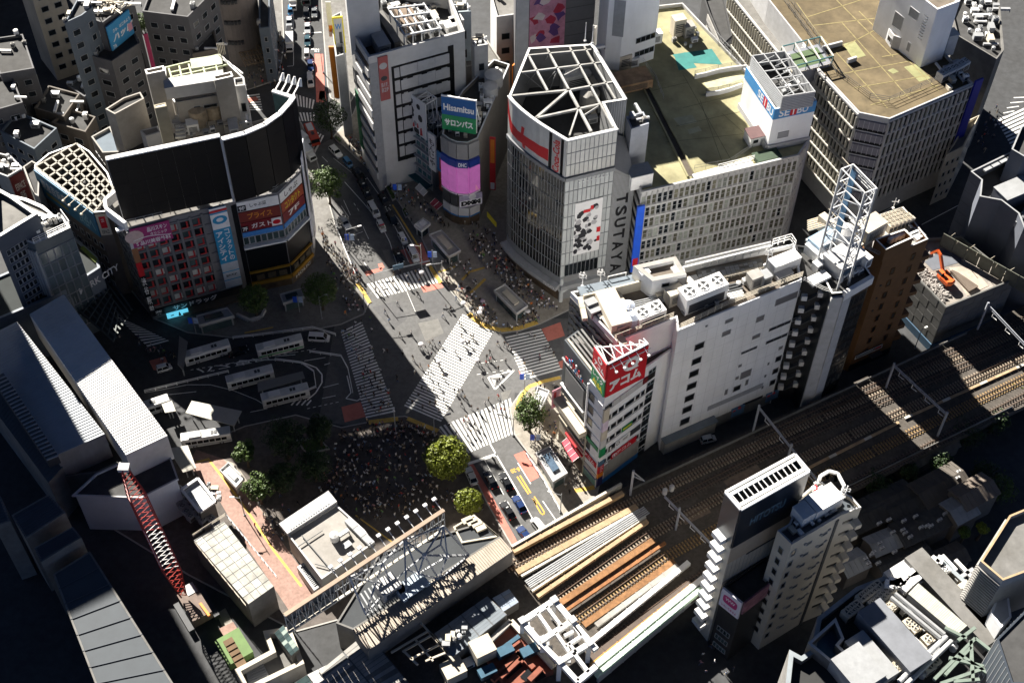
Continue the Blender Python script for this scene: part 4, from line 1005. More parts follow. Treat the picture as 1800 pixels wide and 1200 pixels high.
# ---- roof equipment of the long white roof
def Z(x,y,z=wf):return P(980+x/6,420+y/6,z)
def Z4(x,y,z=wf):return P(1200+x/6,420+y/6,z)
tp,Wp,zp=building('roof_penthouse','white boxy penthouse with a brown sunken roof on the long white building',[(1113,467),(1147,494),(1207,482),(1188,450)],wf+5,WHITE_P,ROOF_B,z0=wf,par=.9,pw=1.0,coping=CONC)
window(tp,Wp[1],2,2.6,1.6,1.1,gl=BLACKG);window(tp,Wp[1],5.2,2.2,2,2,gl=GREYPAN)
box_unit(P(1131,479,zp),WRZ,'square white skylight at the left of the brown sunken roof',2,2,.7,WHITE_P,panel=False);box_unit(P(1191,477,zp),WRZ,'square white skylight at the right of the brown sunken roof',2,2,.7,WHITE_P,panel=False)
duct([Z(230,560,wf+1.2),Z(930,400,wf+1.2)],'long blue grey roof walkway along the back edge of the white building',2.4,.4,mat('slate_blue',(.14,.17,.20)),cat='walkway',name='walkway')
railing([Z(250,600),Z(920,455)],'white railing along the blue grey roof walkway',1.3,WHITE_P,1.6)
railing([Z(530,440,wf+1),Z(720,395,wf+1)],'white pipe hoop at the back parapet of the white building',1.2,WHITE_P,3,1,.14)
for a,c,l in((Z(600,530,wf+1),Z(710,700,wf+1),'cream beam across the sunken court at the left of the white roof'),(Z(240,620,wf+1),Z(290,850,wf+1),'cream beam at the left end of the sunken roof court'),(Z(1000,480,wf+1),Z(1075,600,wf+1),'cream beam beside the boxy penthouse'),(Z(1350,420,wf+1),Z(1420,510,wf+1),'cream beam to the right of the boxy penthouse'),(Z(1,1,wf),Z(1,1,wf),'')):
 if l:duct([a,c],l,1.0,.8,CREAM,cat='beam',name='roof_beam',feet=False)
tr=thing('roof_wall','pale inner wall of the sunken court on the white roof','roof wall',Z(600,600));b=MB();b.bar(Z(270,640,wf+1.3),Z(900,480,wf+1.3),.4,2.6);obj('wall',b,CREAM,tr)
for i,(x,y,sx,sy,sz,l)in enumerate(((345,740,2.2,1.6,2.4,'grey cabinet in the left corner of the sunken court'),(385,800,2.4,1.8,2.0,'second grey cabinet in the corner of the sunken court'),(660,950,3,3,2.6,'cream vent housing near the front parapet of the white roof'),(1220,660,3.4,2.4,3.6,'white open topped shaft in front of the boxy penthouse'),(590,1000,1.4,8,1.4,'long low cream wall box at the brown corner of the white roof'))):
 box_unit(Z(x,y),WRZ,l,sx,sy,sz,CREAM if i>1 else GREY_P)
box_unit(Z(575,830),WRZ-.15,'large cream duct casing in the sunken part of the white roof',4,9,3.4,CREAM,panel=False)
ac_unit(Z(955,850),WRZ,'wide cream ribbed cooling unit near the front parapet of the white roof',6,3,3,2,WHITE_P)
tank(Z(735,800),'pale blue covered tank in the middle of the white roof',1.3,3,mat('tarp_blue',(.50,.55,.65),.6,.2,1));tank(Z(775,900),'second pale blue covered tank nearer the front parapet',1.5,2.6,mat('tarp_blue',(.50,.55,.65)))
ac_unit(Z4(190,660),WRZ,'big cooling unit with three white fans on the long white roof',9.5,3.6,4.6,3,WHITE_P)
box_unit(Z4(1050,310),WRZ,'long white rounded equipment container at the right of the white roof',6.4,2.6,3,WHITE_P,panel=False);box_unit(Z4(1050,400),WRZ,'flat grey cabinet in front of the long white container',3.6,2,1.4,LIGHTC)
box_unit(Z4(740,490),WRZ,'square brown grey cabinet behind the front railing',2.6,2.2,3.4,CONC);box_unit(Z4(850,460),WRZ,'dark cabinet behind the lattice mast',2.2,2.2,2.6,GREY_P)
pipes([Z4(340,560,wf+.6),Z4(620,490,wf+.6)],'bundle of dark insulated pipes behind the front railing',3,.28,.7,DSTEEL)
pipes([Z4(480,610,wf+.6),Z4(640,570,wf+.6)],'bundle of white pipes near the front railing',3,.25,.6,WHITE_P)
pipes([Z(640,730,wf+.8),Z(1130,620,wf+.8)],'long pipe run across the middle of the white roof',4,.12,.5,STEEL)
td=thing('roof_deck','flat grating deck with a patched grey surface on the white roof','roof deck',Z4(500,400));b=MB()
b.prism([xy(v)for v in(Z4(180,470),Z4(870,320),Z4(830,220),Z4(140,350))],wf,wf+.5);obj('base',b,CONC_D,td)
dk=[Z4(185,465,wf+.52),Z4(865,318,wf+.52),Z4(828,224,wf+.52),Z4(148,350,wf+.52)];rr=random.Random(5)
for i in range(14):
 for j in range(4):
  b=MB();e=[lerp(lerp(dk[0],dk[1],u/14),lerp(dk[3],dk[2],u/14),v/4)for u,v in((i+.06,j+.06),(i+.94,j+.06),(i+.94,j+.94),(i+.06,j+.94))]
  b.prism([xy(v)for v in e],wf+.5,wf+.56);obj('grating_panel',b,rr.choice((GREY_P,GREY_P,CONC,CONC_D)),td)
tr=thing('roof_screen','long pale parapet screen with posts behind the grating deck','roof screen',Z4(500,200));b=MB();b.bar(Z4(20,300,wf+1.6),Z4(920,85,wf+1.6),.3,3.2);obj('panel',b,LIGHTC,tr)
for i in range(9):b=MB();p=Z4(200+85*i,300-20*i);b.bar(p+Vector((0,0,0)),p+Vector((0,0,2.6)),.25);obj('post',b,WHITE_P,tr)
for i in range(8):b=MB();b.bar(Z4(200+85*i,300-20*i,wf+2.6),Z4(230+85*i,240-20*i,wf+3.2),.12);obj('strut',b,STEEL,tr)
b=MB();b.bar(Z4(0,300,wf+3.3),Z4(930,70,wf+3.3),.35,.25);obj('cap',b,WHITE_P,tr)
duct([Z4(60,400,wf+.6),Z4(140,530,wf+.6)],'sloping grey plate at the left end of the grating deck',3.4,.3,LIGHTC,cat='plate',name='roof_plate')
railing([Z(600,1070,WZ),Z(1220,830,WZ)],'white pipe railing above the recessed white wall',1.6,CREAM,1.5,4,.09)
railing([Z(1290,950,WZ),Z4(480,700,WZ),Z4(1260,400,WZ)],'long white pipe railing along the front parapet of the white building',1.6,CREAM,1.6,4,.09)
railing([Z(1150,620),Z(1790,470)],'middle white railing running along the length of the white roof',1.4,CREAM,1.6,3,.08);railing([Z4(0,540),Z4(850,330)],'railing in front of the grating deck',1.4,CREAM,1.6,3,.08)
railing([Z4(940,80,wf),Z4(1130,25,wf),Z4(1180,100,wf)],'white pipe cage at the far right corner of the white roof',2.2,WHITE_P,1.2,3,.12)
for x,y,l in((260,500,'left mast with aerials at the back of the white roof'),(450,470,'second mast with aerials at the back of the white roof')):mast(Z(x,y),l,4,.1,WHITE_P,5)
mast(Z4(870,330),'tall lattice mast at the right of the white roof',7,.18,STEEL,6);mast(Z(745,900),'thin mast beside the blue covered tanks',7,.07,STEEL,2);mast(Z4(190,700),'thin mast in front of the three fan cooling unit',5,.09,WHITE_P,3)
clutter([(1040,565),(1075,600),(1100,585),(1060,555)],wf,3,'the white roof corner',41,rz=WRZ)
clutter([(1110,575),(1180,545),(1160,530),(1100,555)],wf,8,'the white roof middle',42,rz=WRZ,big=.8)
clutter([(1260,525),(1400,480),(1390,455),(1300,490)],wf,14,'the white roof end',43,rz=WRZ,big=.9)
clutter([(1195,555),(1235,555),(1290,520),(1215,525)],wf,5,'the white roof railing',44,rz=WRZ,big=.8)
# ================================================================ right of the white building: stair gap, black glass block, brown block, sign frame
t,W,sf=building('stair_block','dark recess with stacked white stair landings beside the long white wall',[(1412,494),(1462,498),(1470,440),(1398,430)],38.5,mat('shaft_dark',(.02,.02,.022),.7),ROOF_D,par=.8)
w_=W[0]
for j in range(9):
 z=4+j*3.7
 block(t,w_,'landing',w_.w*.06,z,w_.w*.2,1.3,.9,WHITE_P);block(t,w_,'landing',w_.w*.60,z+1.4,w_.w*.2,1.3,.9,WHITE_P)
 b=MB();b.bar(w_.pt(w_.w*.3,z+.2,.5),w_.pt(w_.w*.58,z+1.8,.5),.9,.2);obj('flight',b,DSTEEL,t)
t,W,cf=building('office_building','black glass building framed by a pale column and a pale roof slab',[(1462,516),(1482,514),(1533,484),(1502,440),(1428,448)],39.5,mat('black_cladding',(.012,.013,.014),.35,.2,.6),ROOF_D,par=.9,coping=WHITE_P)
BGL=W[1]
block(t,W[0],'column',0,0,W[0].w,38.6,.5,LIGHTC);block(t,W[1],'column',0,0,2.4,38.6,.5,LIGHTC);block(t,W[1],'roof_slab',0,37.4,W[1].w,2.2,.6,WHITE_P)
for j in range(9):
 for i in range(3):window(t,W[1],2.8+i*(W[1].w-3)/3,2.5+j*3.8,(W[1].w-3)/3-.3,2.4,gl=GLASS,fm=DARK_P,mull=2)
CRZ=W[1].rz
def zz6(x,y):return(1400+x/6,280+y/6)
def zz7(x,y):return(1420+x/7.5,340+y/7.5)
def Y(x,y,z=cf):return P(*zz7(x,y),z)
for x,y,sx,sy,sz,m,l in((180,720,6,3.2,3.4,mat('container_blue',(.30,.42,.55),.5,.1,1),'pale blue roofed container under the sign frame'),(790,560,5.6,3.6,4,CREAM,'cream container with a ribbed lid beside the sign frame'),(440,960,7,5,3.6,LIGHTC,'large grey glazed plant box at the front of the black glass roof'),(620,850,1.8,7,2.8,WHITE_P,'row of white cabinets along the grey plant box'),(100,850,2.2,5,2.6,WHITE_P,'long white wall cabinet near the pipe racks'),(270,560,1.6,6,4,CREAM,'tall cream screen behind the sign frame'),(110,1010,1.6,1.6,2.2,WHITE_P,'white air conditioner case near the white slab edge')):
 box_unit(Y(x,y),CRZ,l,sx,sy,sz,m,ribs=4 if sx>5 else 0)
tank(Y(440,700),'large dark mouthed white round tank under the sign frame',2.0,5,LIGHTC);tank(Y(500,1060),'dark blue horizontal tank at the front of the black glass roof',.9,3.4,mat('tank_blue',(.04,.07,.10),.5),True,CRZ)
for i,x in enumerate((470,540,610,680)):ac_unit(Y(x,1130-25*i),CRZ,['first','second','third','fourth'][i]+' white fan unit from the left on the front parapet of the black glass roof',1.2,.8,1.2,1,WHITE_P,'fan units on the black glass roof')
duct([Y(30,1170,cf+1),Y(260,1060,cf+1)],'broad white sloping duct at the edge of the stair recess',2.2,.6,WHITE_P);duct([Y(500,680,cf+1.5),Y(760,900,cf+1.5)],'white stepped duct behind the grey plant box',1.0,.8,WHITE_P)
for k in range(5):pipes([Y(0,370+k*28,cf+1+.5*k),Y(270,290+k*28,cf+1+.5*k)],['lowest','second','middle','fourth','topmost'][k]+' row of the cream pipe rack at the left of the sign frame',2,.16,.4,CREAM)
clutter([zz7(0,640),zz7(160,1000),zz7(330,900),zz7(260,600)],cf,10,'the stair block roof',51,rz=CRZ);clutter([zz7(300,300),zz7(480,800),zz7(700,700),zz7(600,350)],cf,12,'the sign frame foot',52,rz=CRZ)
clutter([zz7(250,1100),zz7(420,1180),zz7(800,1050),zz7(700,950)],cf,8,'the black glass roof',53,rz=CRZ,big=.8)
railing([P(1412,494,39.5),P(1447,512,39.5),P(1462,516,39.5)],'white railing at the edge of the stair recess',1.3,WHITE_P,1.2)
# sign frame of blue panel and white lattice
fA,fB=P(1445,458,cf),P(1505,440,cf);zA=ZT((1500,289),(1445,458),cf);zB=zA-.0
dv=(fB-fA);dn=Vector((dv.y,-dv.x,0)).normalized()
tf=thing('lattice_tower','tall white lattice frame with a narrow blue panel rising from the crowded roof','lattice tower',fA)
topB=P(1541,331,zA);footB=Vector((topB.x,topB.y,cf));footA=Vector((*xy(P(1500,289,zA)),cf));dB=(footB-footA)
off=Vector((dB.y,-dB.x,0)).normalized()*2.6
cor=[footA,footB,footB-off*-1,footA-off*-1]
Hs=zA-cf;up=Vector((0,0,1))
for c in cor:b=MB();b.bar(c,c+up*Hs,.38);obj('post',b,STEEL,tf)
for k in range(7):
 z=up*(Hs*(.22+.13*k))
 for a,c in((0,1),(1,2),(2,3),(3,0)):b=MB();b.bar(cor[a]+z,cor[c]+z,.2);obj('rail',b,WHITE_P,tf)
 if k<6:
  z2=up*(Hs*(.35+.13*k))
  m0=lerp(cor[0],cor[1],.5)
  for a,c in((cor[0]+z,m0+z2),(m0+z2,cor[1]+z),(cor[3]+z,cor[2]+z2),(cor[2]+z,cor[1]+z2),(cor[0]+z2,cor[3]+z)):b=MB();b.bar(a,c,.15);obj('brace',b,STEEL,tf)
ws=Wall(cor[3]+off*.0,cor[0],cf,zA)
b=MB();q=[cor[0]+up*Hs*.35+dB*.02,cor[0]+dB*.22+up*Hs*.35,cor[0]+dB*.22+up*Hs*.97,cor[0]+up*Hs*.97+dB*.02];b.face(q);b.face([v+off*.1 for v in reversed(q)]);obj('blue_panel',b,mat('panel_blue',(.10,.22,.36),.5,.1,1),tf)
for k in range(4):p=cor[0]+up*Hs*(.45+.17*k);b=MB();b.bar(p,p-dB.normalized()*3.2+up*.2,.12);obj('lamp_arm',b,CREAM,tf)
for f in(0,.08,.16):b=MB();b.bar(cor[0]+up*(Hs-.5-f*8)+dB*.1,cor[1]+up*(Hs-.5-f*8),.16);obj('rail',b,WHITE_P,tf)
# ---- brown tiled block
BRT=mat('brown_tile',(.155,.075,.028),.65,.12,.8,stain=.15)
t,W,bf=building('apartment_building','narrow brown tiled building with small dark windows and side balconies',[(1520,436),(1554,453),(1632,420),(1588,363),(1528,383)],37.5,BRT,CONC,par=1.0,coping=LIGHTC)
b1=W[1];BRZ=b1.rz
for i,x in enumerate((.28,.70)):
 for j in range(8):window(t,b1,b1.w*x,5.2+j*3.75+(1.2 if i else 0)-(0 if i else .8),1.1,1.9,gl=BLACKG,fm=BRT)
block(t,b1,'door_canopy',b1.w*.45,2.6,3,.4,1,DARK_P);block(t,b1,'dark_band',0,0,b1.w,2.2,.1,BLACK)
for j in range(8):
 z=4.5+j*3.75
 block(t,b1,'balcony',b1.w,z,2.6,1.15,-.1,BRT)if False else None
 b=MB();W[2].box(b,0,z,3.2,z+1.2,0,1.9);obj('balcony',b,BRT,t);b=MB();W[2].box(b,.2,z+1.3,3.0,z+3.2,0,.05);obj('balcony_door',b,BLACKG,t)
for j,(u,v)in enumerate(((.12,24),(.12,28),(.12,20))):block(t,b1,'vent',b1.w*u,v,.4,.4,.15,DARK_P)
s,F=panel_sign('long narrow black sign with white marks low on the brown tiled wall',b1,b1.w*.06,4.2,b1.w*.72,5.4,BLACKG,.05,.15,frame=WHITE_P)
patch(F,b1.w*.1,4.55,b1.w*.5,5.05,GREY_P,s);patch(F,b1.w*.55,4.5,b1.w*.68,5.1,REDP,s)
def U(x,y,z=bf):return P(*zz7(x,y),z)
tw=building('roof_well','brown boxed roof well with a white pipe frame full of white ducts',[(1538,420),(1557,439),(1606,417),(1590,402)],40.2,BRT,ROOF_D,z0=bf,par=2.2,coping=WHITE_P)
for i in range(4):tank(P(1563+i*8,426-i*3,38),['first','second','third','fourth'][i]+' white round duct head from the left inside the boxed well',.7,1.6,WHITE_P)
k=0
for i in range(6):
 for j in range(4):
  p=lerp(lerp(U(960,380),U(1200,300),i/5),lerp(U(1080,500),U(1340,410),i/5),j/3);k+=1
  ac_unit(p,BRZ,'cream fan unit in the dense block on the brown building roof',1.4,.9,2.0,1,CREAM,'cream fan units on the brown building')
box_unit(U(1450,570),BRZ,'pale grey flat cabinet at the right corner of the brown building roof',2.6,1.6,.6,LIGHTC,panel=False)
clutter([zz7(1200,560),zz7(1480,640),zz7(1540,560),zz7(1380,470)],bf,5,'the brown building corner',55,rz=BRZ,big=.8)
railing([P(1554,453,37.5),P(1520,436,37.5)],'thin railing on the left parapet of the brown building',1,STEEL,1.5)
mast(P(1570,366,37.5),'short mast at the back parapet of the brown building',3,.07,WHITE_P,1)
# ---- demolition site with the orange excavator
t,W,df=building('demolition_block','half demolished block wrapped in grey sheeting with rubble on top',[(1601,476),(1663,540),(1785,490),(1690,415),(1625,418)],15,mat('sheeting_grey',(.13,.13,.125),.8,.15,.5,stain=.3),mat('rubble_floor',(.26,.235,.21),.95,.35,.4,bump=.4,stain=.4),par=1.2)
for k in(0,1):
 n=int(W[k].w/2.4)
 for i in range(n):
  for j in range(5):block(t,W[k],'sheet',W[k].w*i/n+.04,2.4+j*2.5,W[k].w/n-.08,2.42,.05+.03*((i+j)%2),mat('sheeting_grey',(.13,.13,.125)))
 block(t,W[k],'blue_base',0,0,W[k].w,2.3,.3,mat('hoarding_blue',(.05,.10,.16),.7))
b=MB();b.face(pp([(1668,470),(1700,520),(1738,502),(1716,478),(1690,468)],df+.06));obj('floor_patch',b,mat('rubble_pale',(.42,.36,.30),.95,.25,.5,stain=.3),t)
b=MB();b.face(pp([(1655,440),(1625,460),(1640,475),(1690,460),(1690,440)],df+.05));obj('floor_patch',b,mat('concrete_blue',(.12,.13,.15),.9),t)
rr=random.Random(6);b=MB()
for i in range(420):
 f,g=rr.random(),rr.random();x=1612+50*f+14*g-4;y=480+52*f-12*g;p=P(x,y,df);s=rr.uniform(.15,.6)
 M=Matrix.Translation(p)@Euler((rr.random()*3,rr.random()*3,rr.random()*3)).to_matrix().to_4x4();b.prism([(-s,-s*.6),(s,-s*.5),(s*.7,s*.7),(-s*.8,s*.5)],-s*.3,s*.4,0,None,M)
o=obj('rubble',b,mat('rubble',(.30,.28,.26),.95,.3,1));tag(o,'grey broken concrete rubble heaped along the edge of the demolition floor',kind='stuff')
tbm=thing('slab_pile','long pile of brown broken beams beside the orange excavator','beam pile',P(1690,490,df))
for i in range(6):b=MB();b.bar(P(1672+i*2,476+i*1.0,df+.4+.2*(i%2)),P(1705+i*2.5,512-i*1.4,df+.4),.7,.5);obj('beam',b,mat('beam_brown',(.14,.11,.085),.9),tbm)
for i in range(7):
 p=P(1660+i*17,424+i*10+(4 if i%2 else 0),df);tp=thing('scaffold_pole',['first','second','third','fourth','fifth','sixth','last'][i]+' leaning scaffold pole from the left along the sheeted wall','scaffold pole',p,'scaffold poles at the demolition site')
 b=MB();b.tube(p,p+Vector((.8*(-1)**i,-2.2,5)),.07,n=6);obj('pole',b,CREAM,tp);b=MB();b.box((p.x,p.y,p.z),(.4,.4,.08));obj('foot',b,STEEL,tp)
for i in range(9):block(t,Wall(P(1690,415,15),P(1785,490,15),0,18)if False else Wall(P(1640,418,15),P(1795,505,15),0,18),'scaffold_sheet',2+i*3.2,14,3.0,4,.2,mat('net_green',(.10,.105,.085),.9,.2,1))
te=lthing('excavator','orange excavator with its arm raised standing on the demolition floor','excavator',P(1658,494,df+.05),rz=R(115))
OR=mat('excavator_orange',(.72,.13,.03),.45,.12,1.5)
for s in(-1,1):
 b=MB();b.loft([[(x,s*1.05-.28,z)for x,z in((-1.7,.35),(-1.4,0),(1.4,0),(1.7,.35),(1.4,.75),(-1.4,.75))],[(x,s*1.05+.28,z)for x,z in((-1.7,.35),(-1.4,0),(1.4,0),(1.7,.35),(1.4,.75),(-1.4,.75))]]);link('track',b.mesh('track',DARK_P),te)
b=MB();b.loft([[(x*k,y*k,z)for x,y in((-2.3,-1.1),(-2.7,0),(-2.3,1.1),(0,1.35),(1.2,1.3),(1.3,-1.3),(0,-1.35))]for z,k in((.9,.95),(1.2,1),(1.9,1),(2.15,.9))]);link('body',b.mesh('body',OR),te)
b=MB();b.loft([[(x,y,z)for x,y in((-.1,.35),(1.3,.35),(1.3,1.3),(-.1,1.3))]if z<2 else[(x,y,z)for x,y in((0,.45),(1.0,.45),(1.0,1.2),(0,1.2))]for z in(1.1,3.0)]);c_=link('cab',b.mesh('cab',mat('cab_glass',(.03,.04,.045),.15)),te)
b=MB();b.box((.5,.82,3.0),(1.2,.9,.1));link('cab_roof',b.mesh('cab_roof',OR),te)
b=MB();b.bar((1.0,-.2,1.6),(3.4,-.2,5.0),.55,.7);b.bar((3.4,-.2,5.0),(4.6,-.2,5.4),.5,.6);link('boom',b.mesh('boom',OR),te)
b=MB();b.bar((4.5,-.2,5.6),(6.2,-.2,2.8),.4,.5);link('stick',b.mesh('stick',OR),te)
b=MB();b.loft([[(6.0,-.7,2.9),(6.5,-.7,2.7),(6.3,-.7,1.9),(5.6,-.7,2.0)],[(6.0,.3,2.9),(6.5,.3,2.7),(6.3,.3,1.9),(5.6,.3,2.0)]]);link('bucket',b.mesh('bucket',DSTEEL),te)
# ---- dark slate building at the right edge
t,W,ef=building('office_building','dark slate blue windowless building at the right edge',[(1706,301),(1725,316),(1722,345),(1760,352),(1790,375),(1800,400),(1900,450),(1930,330),(1782,264)],27,mat('slate_wall',(.10,.11,.135),.7,.1,.5,stain=.1),ROOF_D,par=3.5,coping=GREY_P)
s_=Wall(P(1706,301,27),P(1800,400,27),0,27)
for j in range(8):block(t,W[0],'seam',0,2+3.2*j,W[0].w,.06,.03,DARK_P)
for i in range(4):
 duct([P(1730+i*14,300-i*7,27.2),P(1742+i*14,294-i*7,27.2)],['first','second','third','last'][i]+' pale louvre strip from the left on the dark slate roof edge',.8,.3,GREY_P,cat='louvre',name='roof_louvre')
for i in range(5):ac_unit(P(1788+i*5,398-i*8,ef),.6,['first','second','third','fourth','fifth'][i]+' fan unit from the front in the row on the dark slate roof',1.4,1,1.6,1,GREY_P,'fan units on the dark slate roof')
hut(P(1775,352,ef),.5,'low grey roof box with a pale rim on the dark slate building',8,4.5,4,mat('slate_wall',(.10,.11,.135)),GREY_P,door=False)
t,W,_=building('office_building','grey blue building corner cut off by the right edge of the picture',[(1778,262),(1800,275),(1880,260),(1860,200),(1795,222)],33,mat('slate_wall',(.10,.11,.135)),ROOF_D,coping=GREY_P)
# ================================================================ corner block with the huge blank black screens
MZ=30.;MGREY=mat('grid_concrete',(.17,.168,.17),.75,.1,.6,stain=.2)
t,W,mf=building('commercial_building','grey grid fronted corner block below two huge blank black screens',[(222,402),(404,356),(413,353),(488,338),(527,300),(532,270),(505,225),(390,250),(250,285),(188,350)],MZ,MGREY,ROOF_G,par=.8)
MAG=t;f0=W[0];RR=mat('red_band',(.40,.02,.02),.5,.1,1);rnd=random.Random(9)
for i in range(7):
 for j in range(8):
  u,v=f0.w*(.03+.115*i),4.6+3.05*j
  if i==6:continue
  window(t,f0,u+.1,v,f0.w*.09,2.0,gl=rnd.choice((GLASS,GLASS_G,BLIND)),fm=DARK_P)
  b=MB();x=f0.w*.06;f0.box(b,u+x,v,u+x+.35,v+1.9,.13,.22);f0.box(b,u+.2,v,u+x,v+.3,.13,.22);obj('red_frame',b,RR,t)
for i in range(8):block(t,f0,'pier',f0.w*(.018+.115*i)-.15,4,.42,MZ-5,.3,MGREY)
for j in range(9):block(t,f0,'band',0,3.75+3.05*j,f0.w*.83,.42,.25,MGREY)
block(t,f0,'shop_fascia',0,1.6,f0.w*.95,2.0,.5,mat('fascia_black',(.02,.02,.02),.5));letters(f0,'サンドラッグ',f0.w*.22,1.8,f0.w*.68,3.4,.52,WHITE_P,t,.03)
block(t,f0,'canopy',f0.w*.3,.9,f0.w*.6,.3,2.2,mat('canopy_brown',(.11,.085,.06),.7))
def msign(label,W_,x0,y0,z0,z1,m,**k):return sign_text(label,W_,x0,y0,z0,z1,m,k.pop('st',None),k.pop('fg',WHITE_P),**k)
MAGEN=mat('sign_magenta',(.30,.018,.13),.5,.08,1);SKY=mat('sign_sky',(.02,.25,.45),.5,.06,1)
s,F=panel_sign('magenta sign with a pale face and white kanji below the left black screen',f0,f0.w*.02,24.2,f0.w*.40,MZ-.2,MAGEN,.32,.15)
letters(F,'品川スキン',f0.w*.18,27.9,f0.w*.37,29.3,.01,WHITE_P,s);letters(F,'クリニック',f0.w*.2,26.6,f0.w*.36,27.6,.01,WHITE_P,s);letters(F,'S 品川美容外科',f0.w*.05,24.5,f0.w*.38,25.8,.01,WHITE_P,s)
b=MB();b.face([F.pt(f0.w*.05+2*math.cos(a),27.4+1.9*math.sin(a),.006)for a in[2*math.pi*q/14 for q in range(14)]]);obj('print',b,mat('skin_pale',(.55,.40,.36),.6,.15,1),s)
b=MB();[b.face([F.pt(f0.w*(.03+.36*i/8),26.15+.5*math.sin(i*.55),.008),F.pt(f0.w*(.03+.36*(i+1)/8),26.15+.5*math.sin((i+1)*.55),.008),F.pt(f0.w*(.03+.36*(i+1)/8),26.35+.5*math.sin((i+1)*.55),.008),F.pt(f0.w*(.03+.36*i/8),26.35+.5*math.sin(i*.55),.008)])for i in range(8)];obj('print',b,WHITE_P,s)
s,F=panel_sign('tall blue and white vertical banner with white katakana on the grey grid front',f0,f0.w*.785,4.5,f0.w*.955,MZ,SKY,.3,.3,name='banner',cat='banner')
x0,x1=f0.w*.785,f0.w*.955
patch(F,x0,23.6,x1,28.2,WHITE_P,s);patch(F,x0,28.7,x1,29.4,REDP,s);patch(F,x0,29.45,x1,MZ,WHITE_P,s)
b=MB();[b.face([F.pt((x0+x1)/2+r_*1.3*math.cos(a),26.3+r_*math.sin(a),.01)for r_,a in((1.25,q),(1.25,q+.35),(.6,q+.35),(.6,q))])for q in[i*.35 for i in range(18)]];obj('print',b,SKY,s)
vtext(F,'アイシティ',x0+.4,13.2,x0+1.9,22.8,.01,WHITE_P,s,.03);vtext(F,'コンタクトの',x0+2.3,13.2,x0+3.4,23.2,.01,WHITE_P,s,.02)
for v0,v1 in((9.9,12.6),(7.2,9.6),(4.6,6.9)):patch(F,x0,v0,x1,v1,mat('banner_pale',(.42,.46,.50),.6),s)
letters(F,'無料駐輪',x0+.6,8.0,x1-.6,8.9,.01,DARK_P,s)
s,F=panel_sign('bright light blue video screen with a dark figure at street level',f0,f0.w*.14,.6,f0.w*.36,2.2,mat('screen_lit',(.12,.55,.75),.4,.1,.6,emit=.3),1.2,.3,name='video_screen',cat='video screen')
b=MB();b.face([F.pt(f0.w*.27+.5*x,.7+1.3*y,.01)for x,y in((-.6,0),(.6,0),(.5,.5),(.25,.6),(.3,.95),(-.3,.95),(-.25,.6),(-.5,.5))]);obj('print',b,BLACK,s);patch(F,f0.w*.18,1.3,f0.w*.21,1.6,BLACK,s)
s,F=panel_sign('black shop sign with small white kanji at the left foot of the grey grid front',f0,f0.w*.02,1.7,f0.w*.13,3.5,BLACK,.52,.1);letters(F,'薬',f0.w*.04,1.9,f0.w*.11,3.2,.01,WHITE_P,s)
# left side wall and its column of signs
l0=W[9]
for j in range(8):
 for i in range(5):window(t,l0,1+i*l0.w/5.2,4+3.1*j,l0.w/5.2-.6,1.9,gl=GLASS_G,fm=CONC_D)
ts=thing('sign_column','vertical column of stacked signs on the left corner of the grey grid front','sign column',l0.pt(l0.w,2))
VW=Wall(l0.pt(l0.w-.1,0,.2),l0.pt(l0.w-.1,0,.2)+f0.u*1.5,0,MZ);v=29
for h,m in((5,LIGHTC),(4.5,mat('sign_brown',(.28,.12,.05),.6)),(4.5,RED)):b=MB();VW.box(b,0,v-h+.1,1.3,v,.1,.5);obj('sign_panel',b,m,ts);v-=h
for st in('渋谷','駅前'):
 b=MB();VW.box(b,0,v-6.2,1.3,v,.1,.5);obj('sign_panel',b,BLACK,ts);vtext(VW,st,.15,v-6,1.15,v-.2,.52,WHITE_P,ts);v-=6.4
 # right block: storeys with signs, glass and the recessed yellow terrace
block(t,W[1],'dark_gap',0,1,W[1].w,MZ-2,.05,BLACK)
for W_,q in((W[2],0),(W[3],1)):
 block(t,W_,'dark_recess',.1,3.5,W_.w-.2,11.5,.06,BLACK);block(t,W_,'white_rail',-.1,15.2,W_.w+.2,.45,.9,WHITE_P)
 for i in range(7):window(t,W_,.1+i*W_.w/7,16.0,W_.w/7-.1,2.4,gl=GLASS_G,fm=LIGHTC)
 YB=mat('terrace_yellow',(.36,.19,.02),.6,.15,1)
 block(t,W_,'terrace',0,2.6,W_.w,1.0,.5,YB);block(t,W_,'terrace',0,6.8,W_.w,.35,.6,YB);block(t,W_,'shop_front',.1,.1,W_.w-.2,2.3,.1,mat('shop_glow',(.10,.07,.045)))
 for i in range(3):block(t,W_,'planter',W_.w*(.15+.28*i),4.0,W_.w*.2,1.6,.25,mat('terrace_wood',(.10,.08,.05),.8,.3,2))
BLUES=mat('sign_blue_strip',(.05,.20,.50),.5,.25,2)
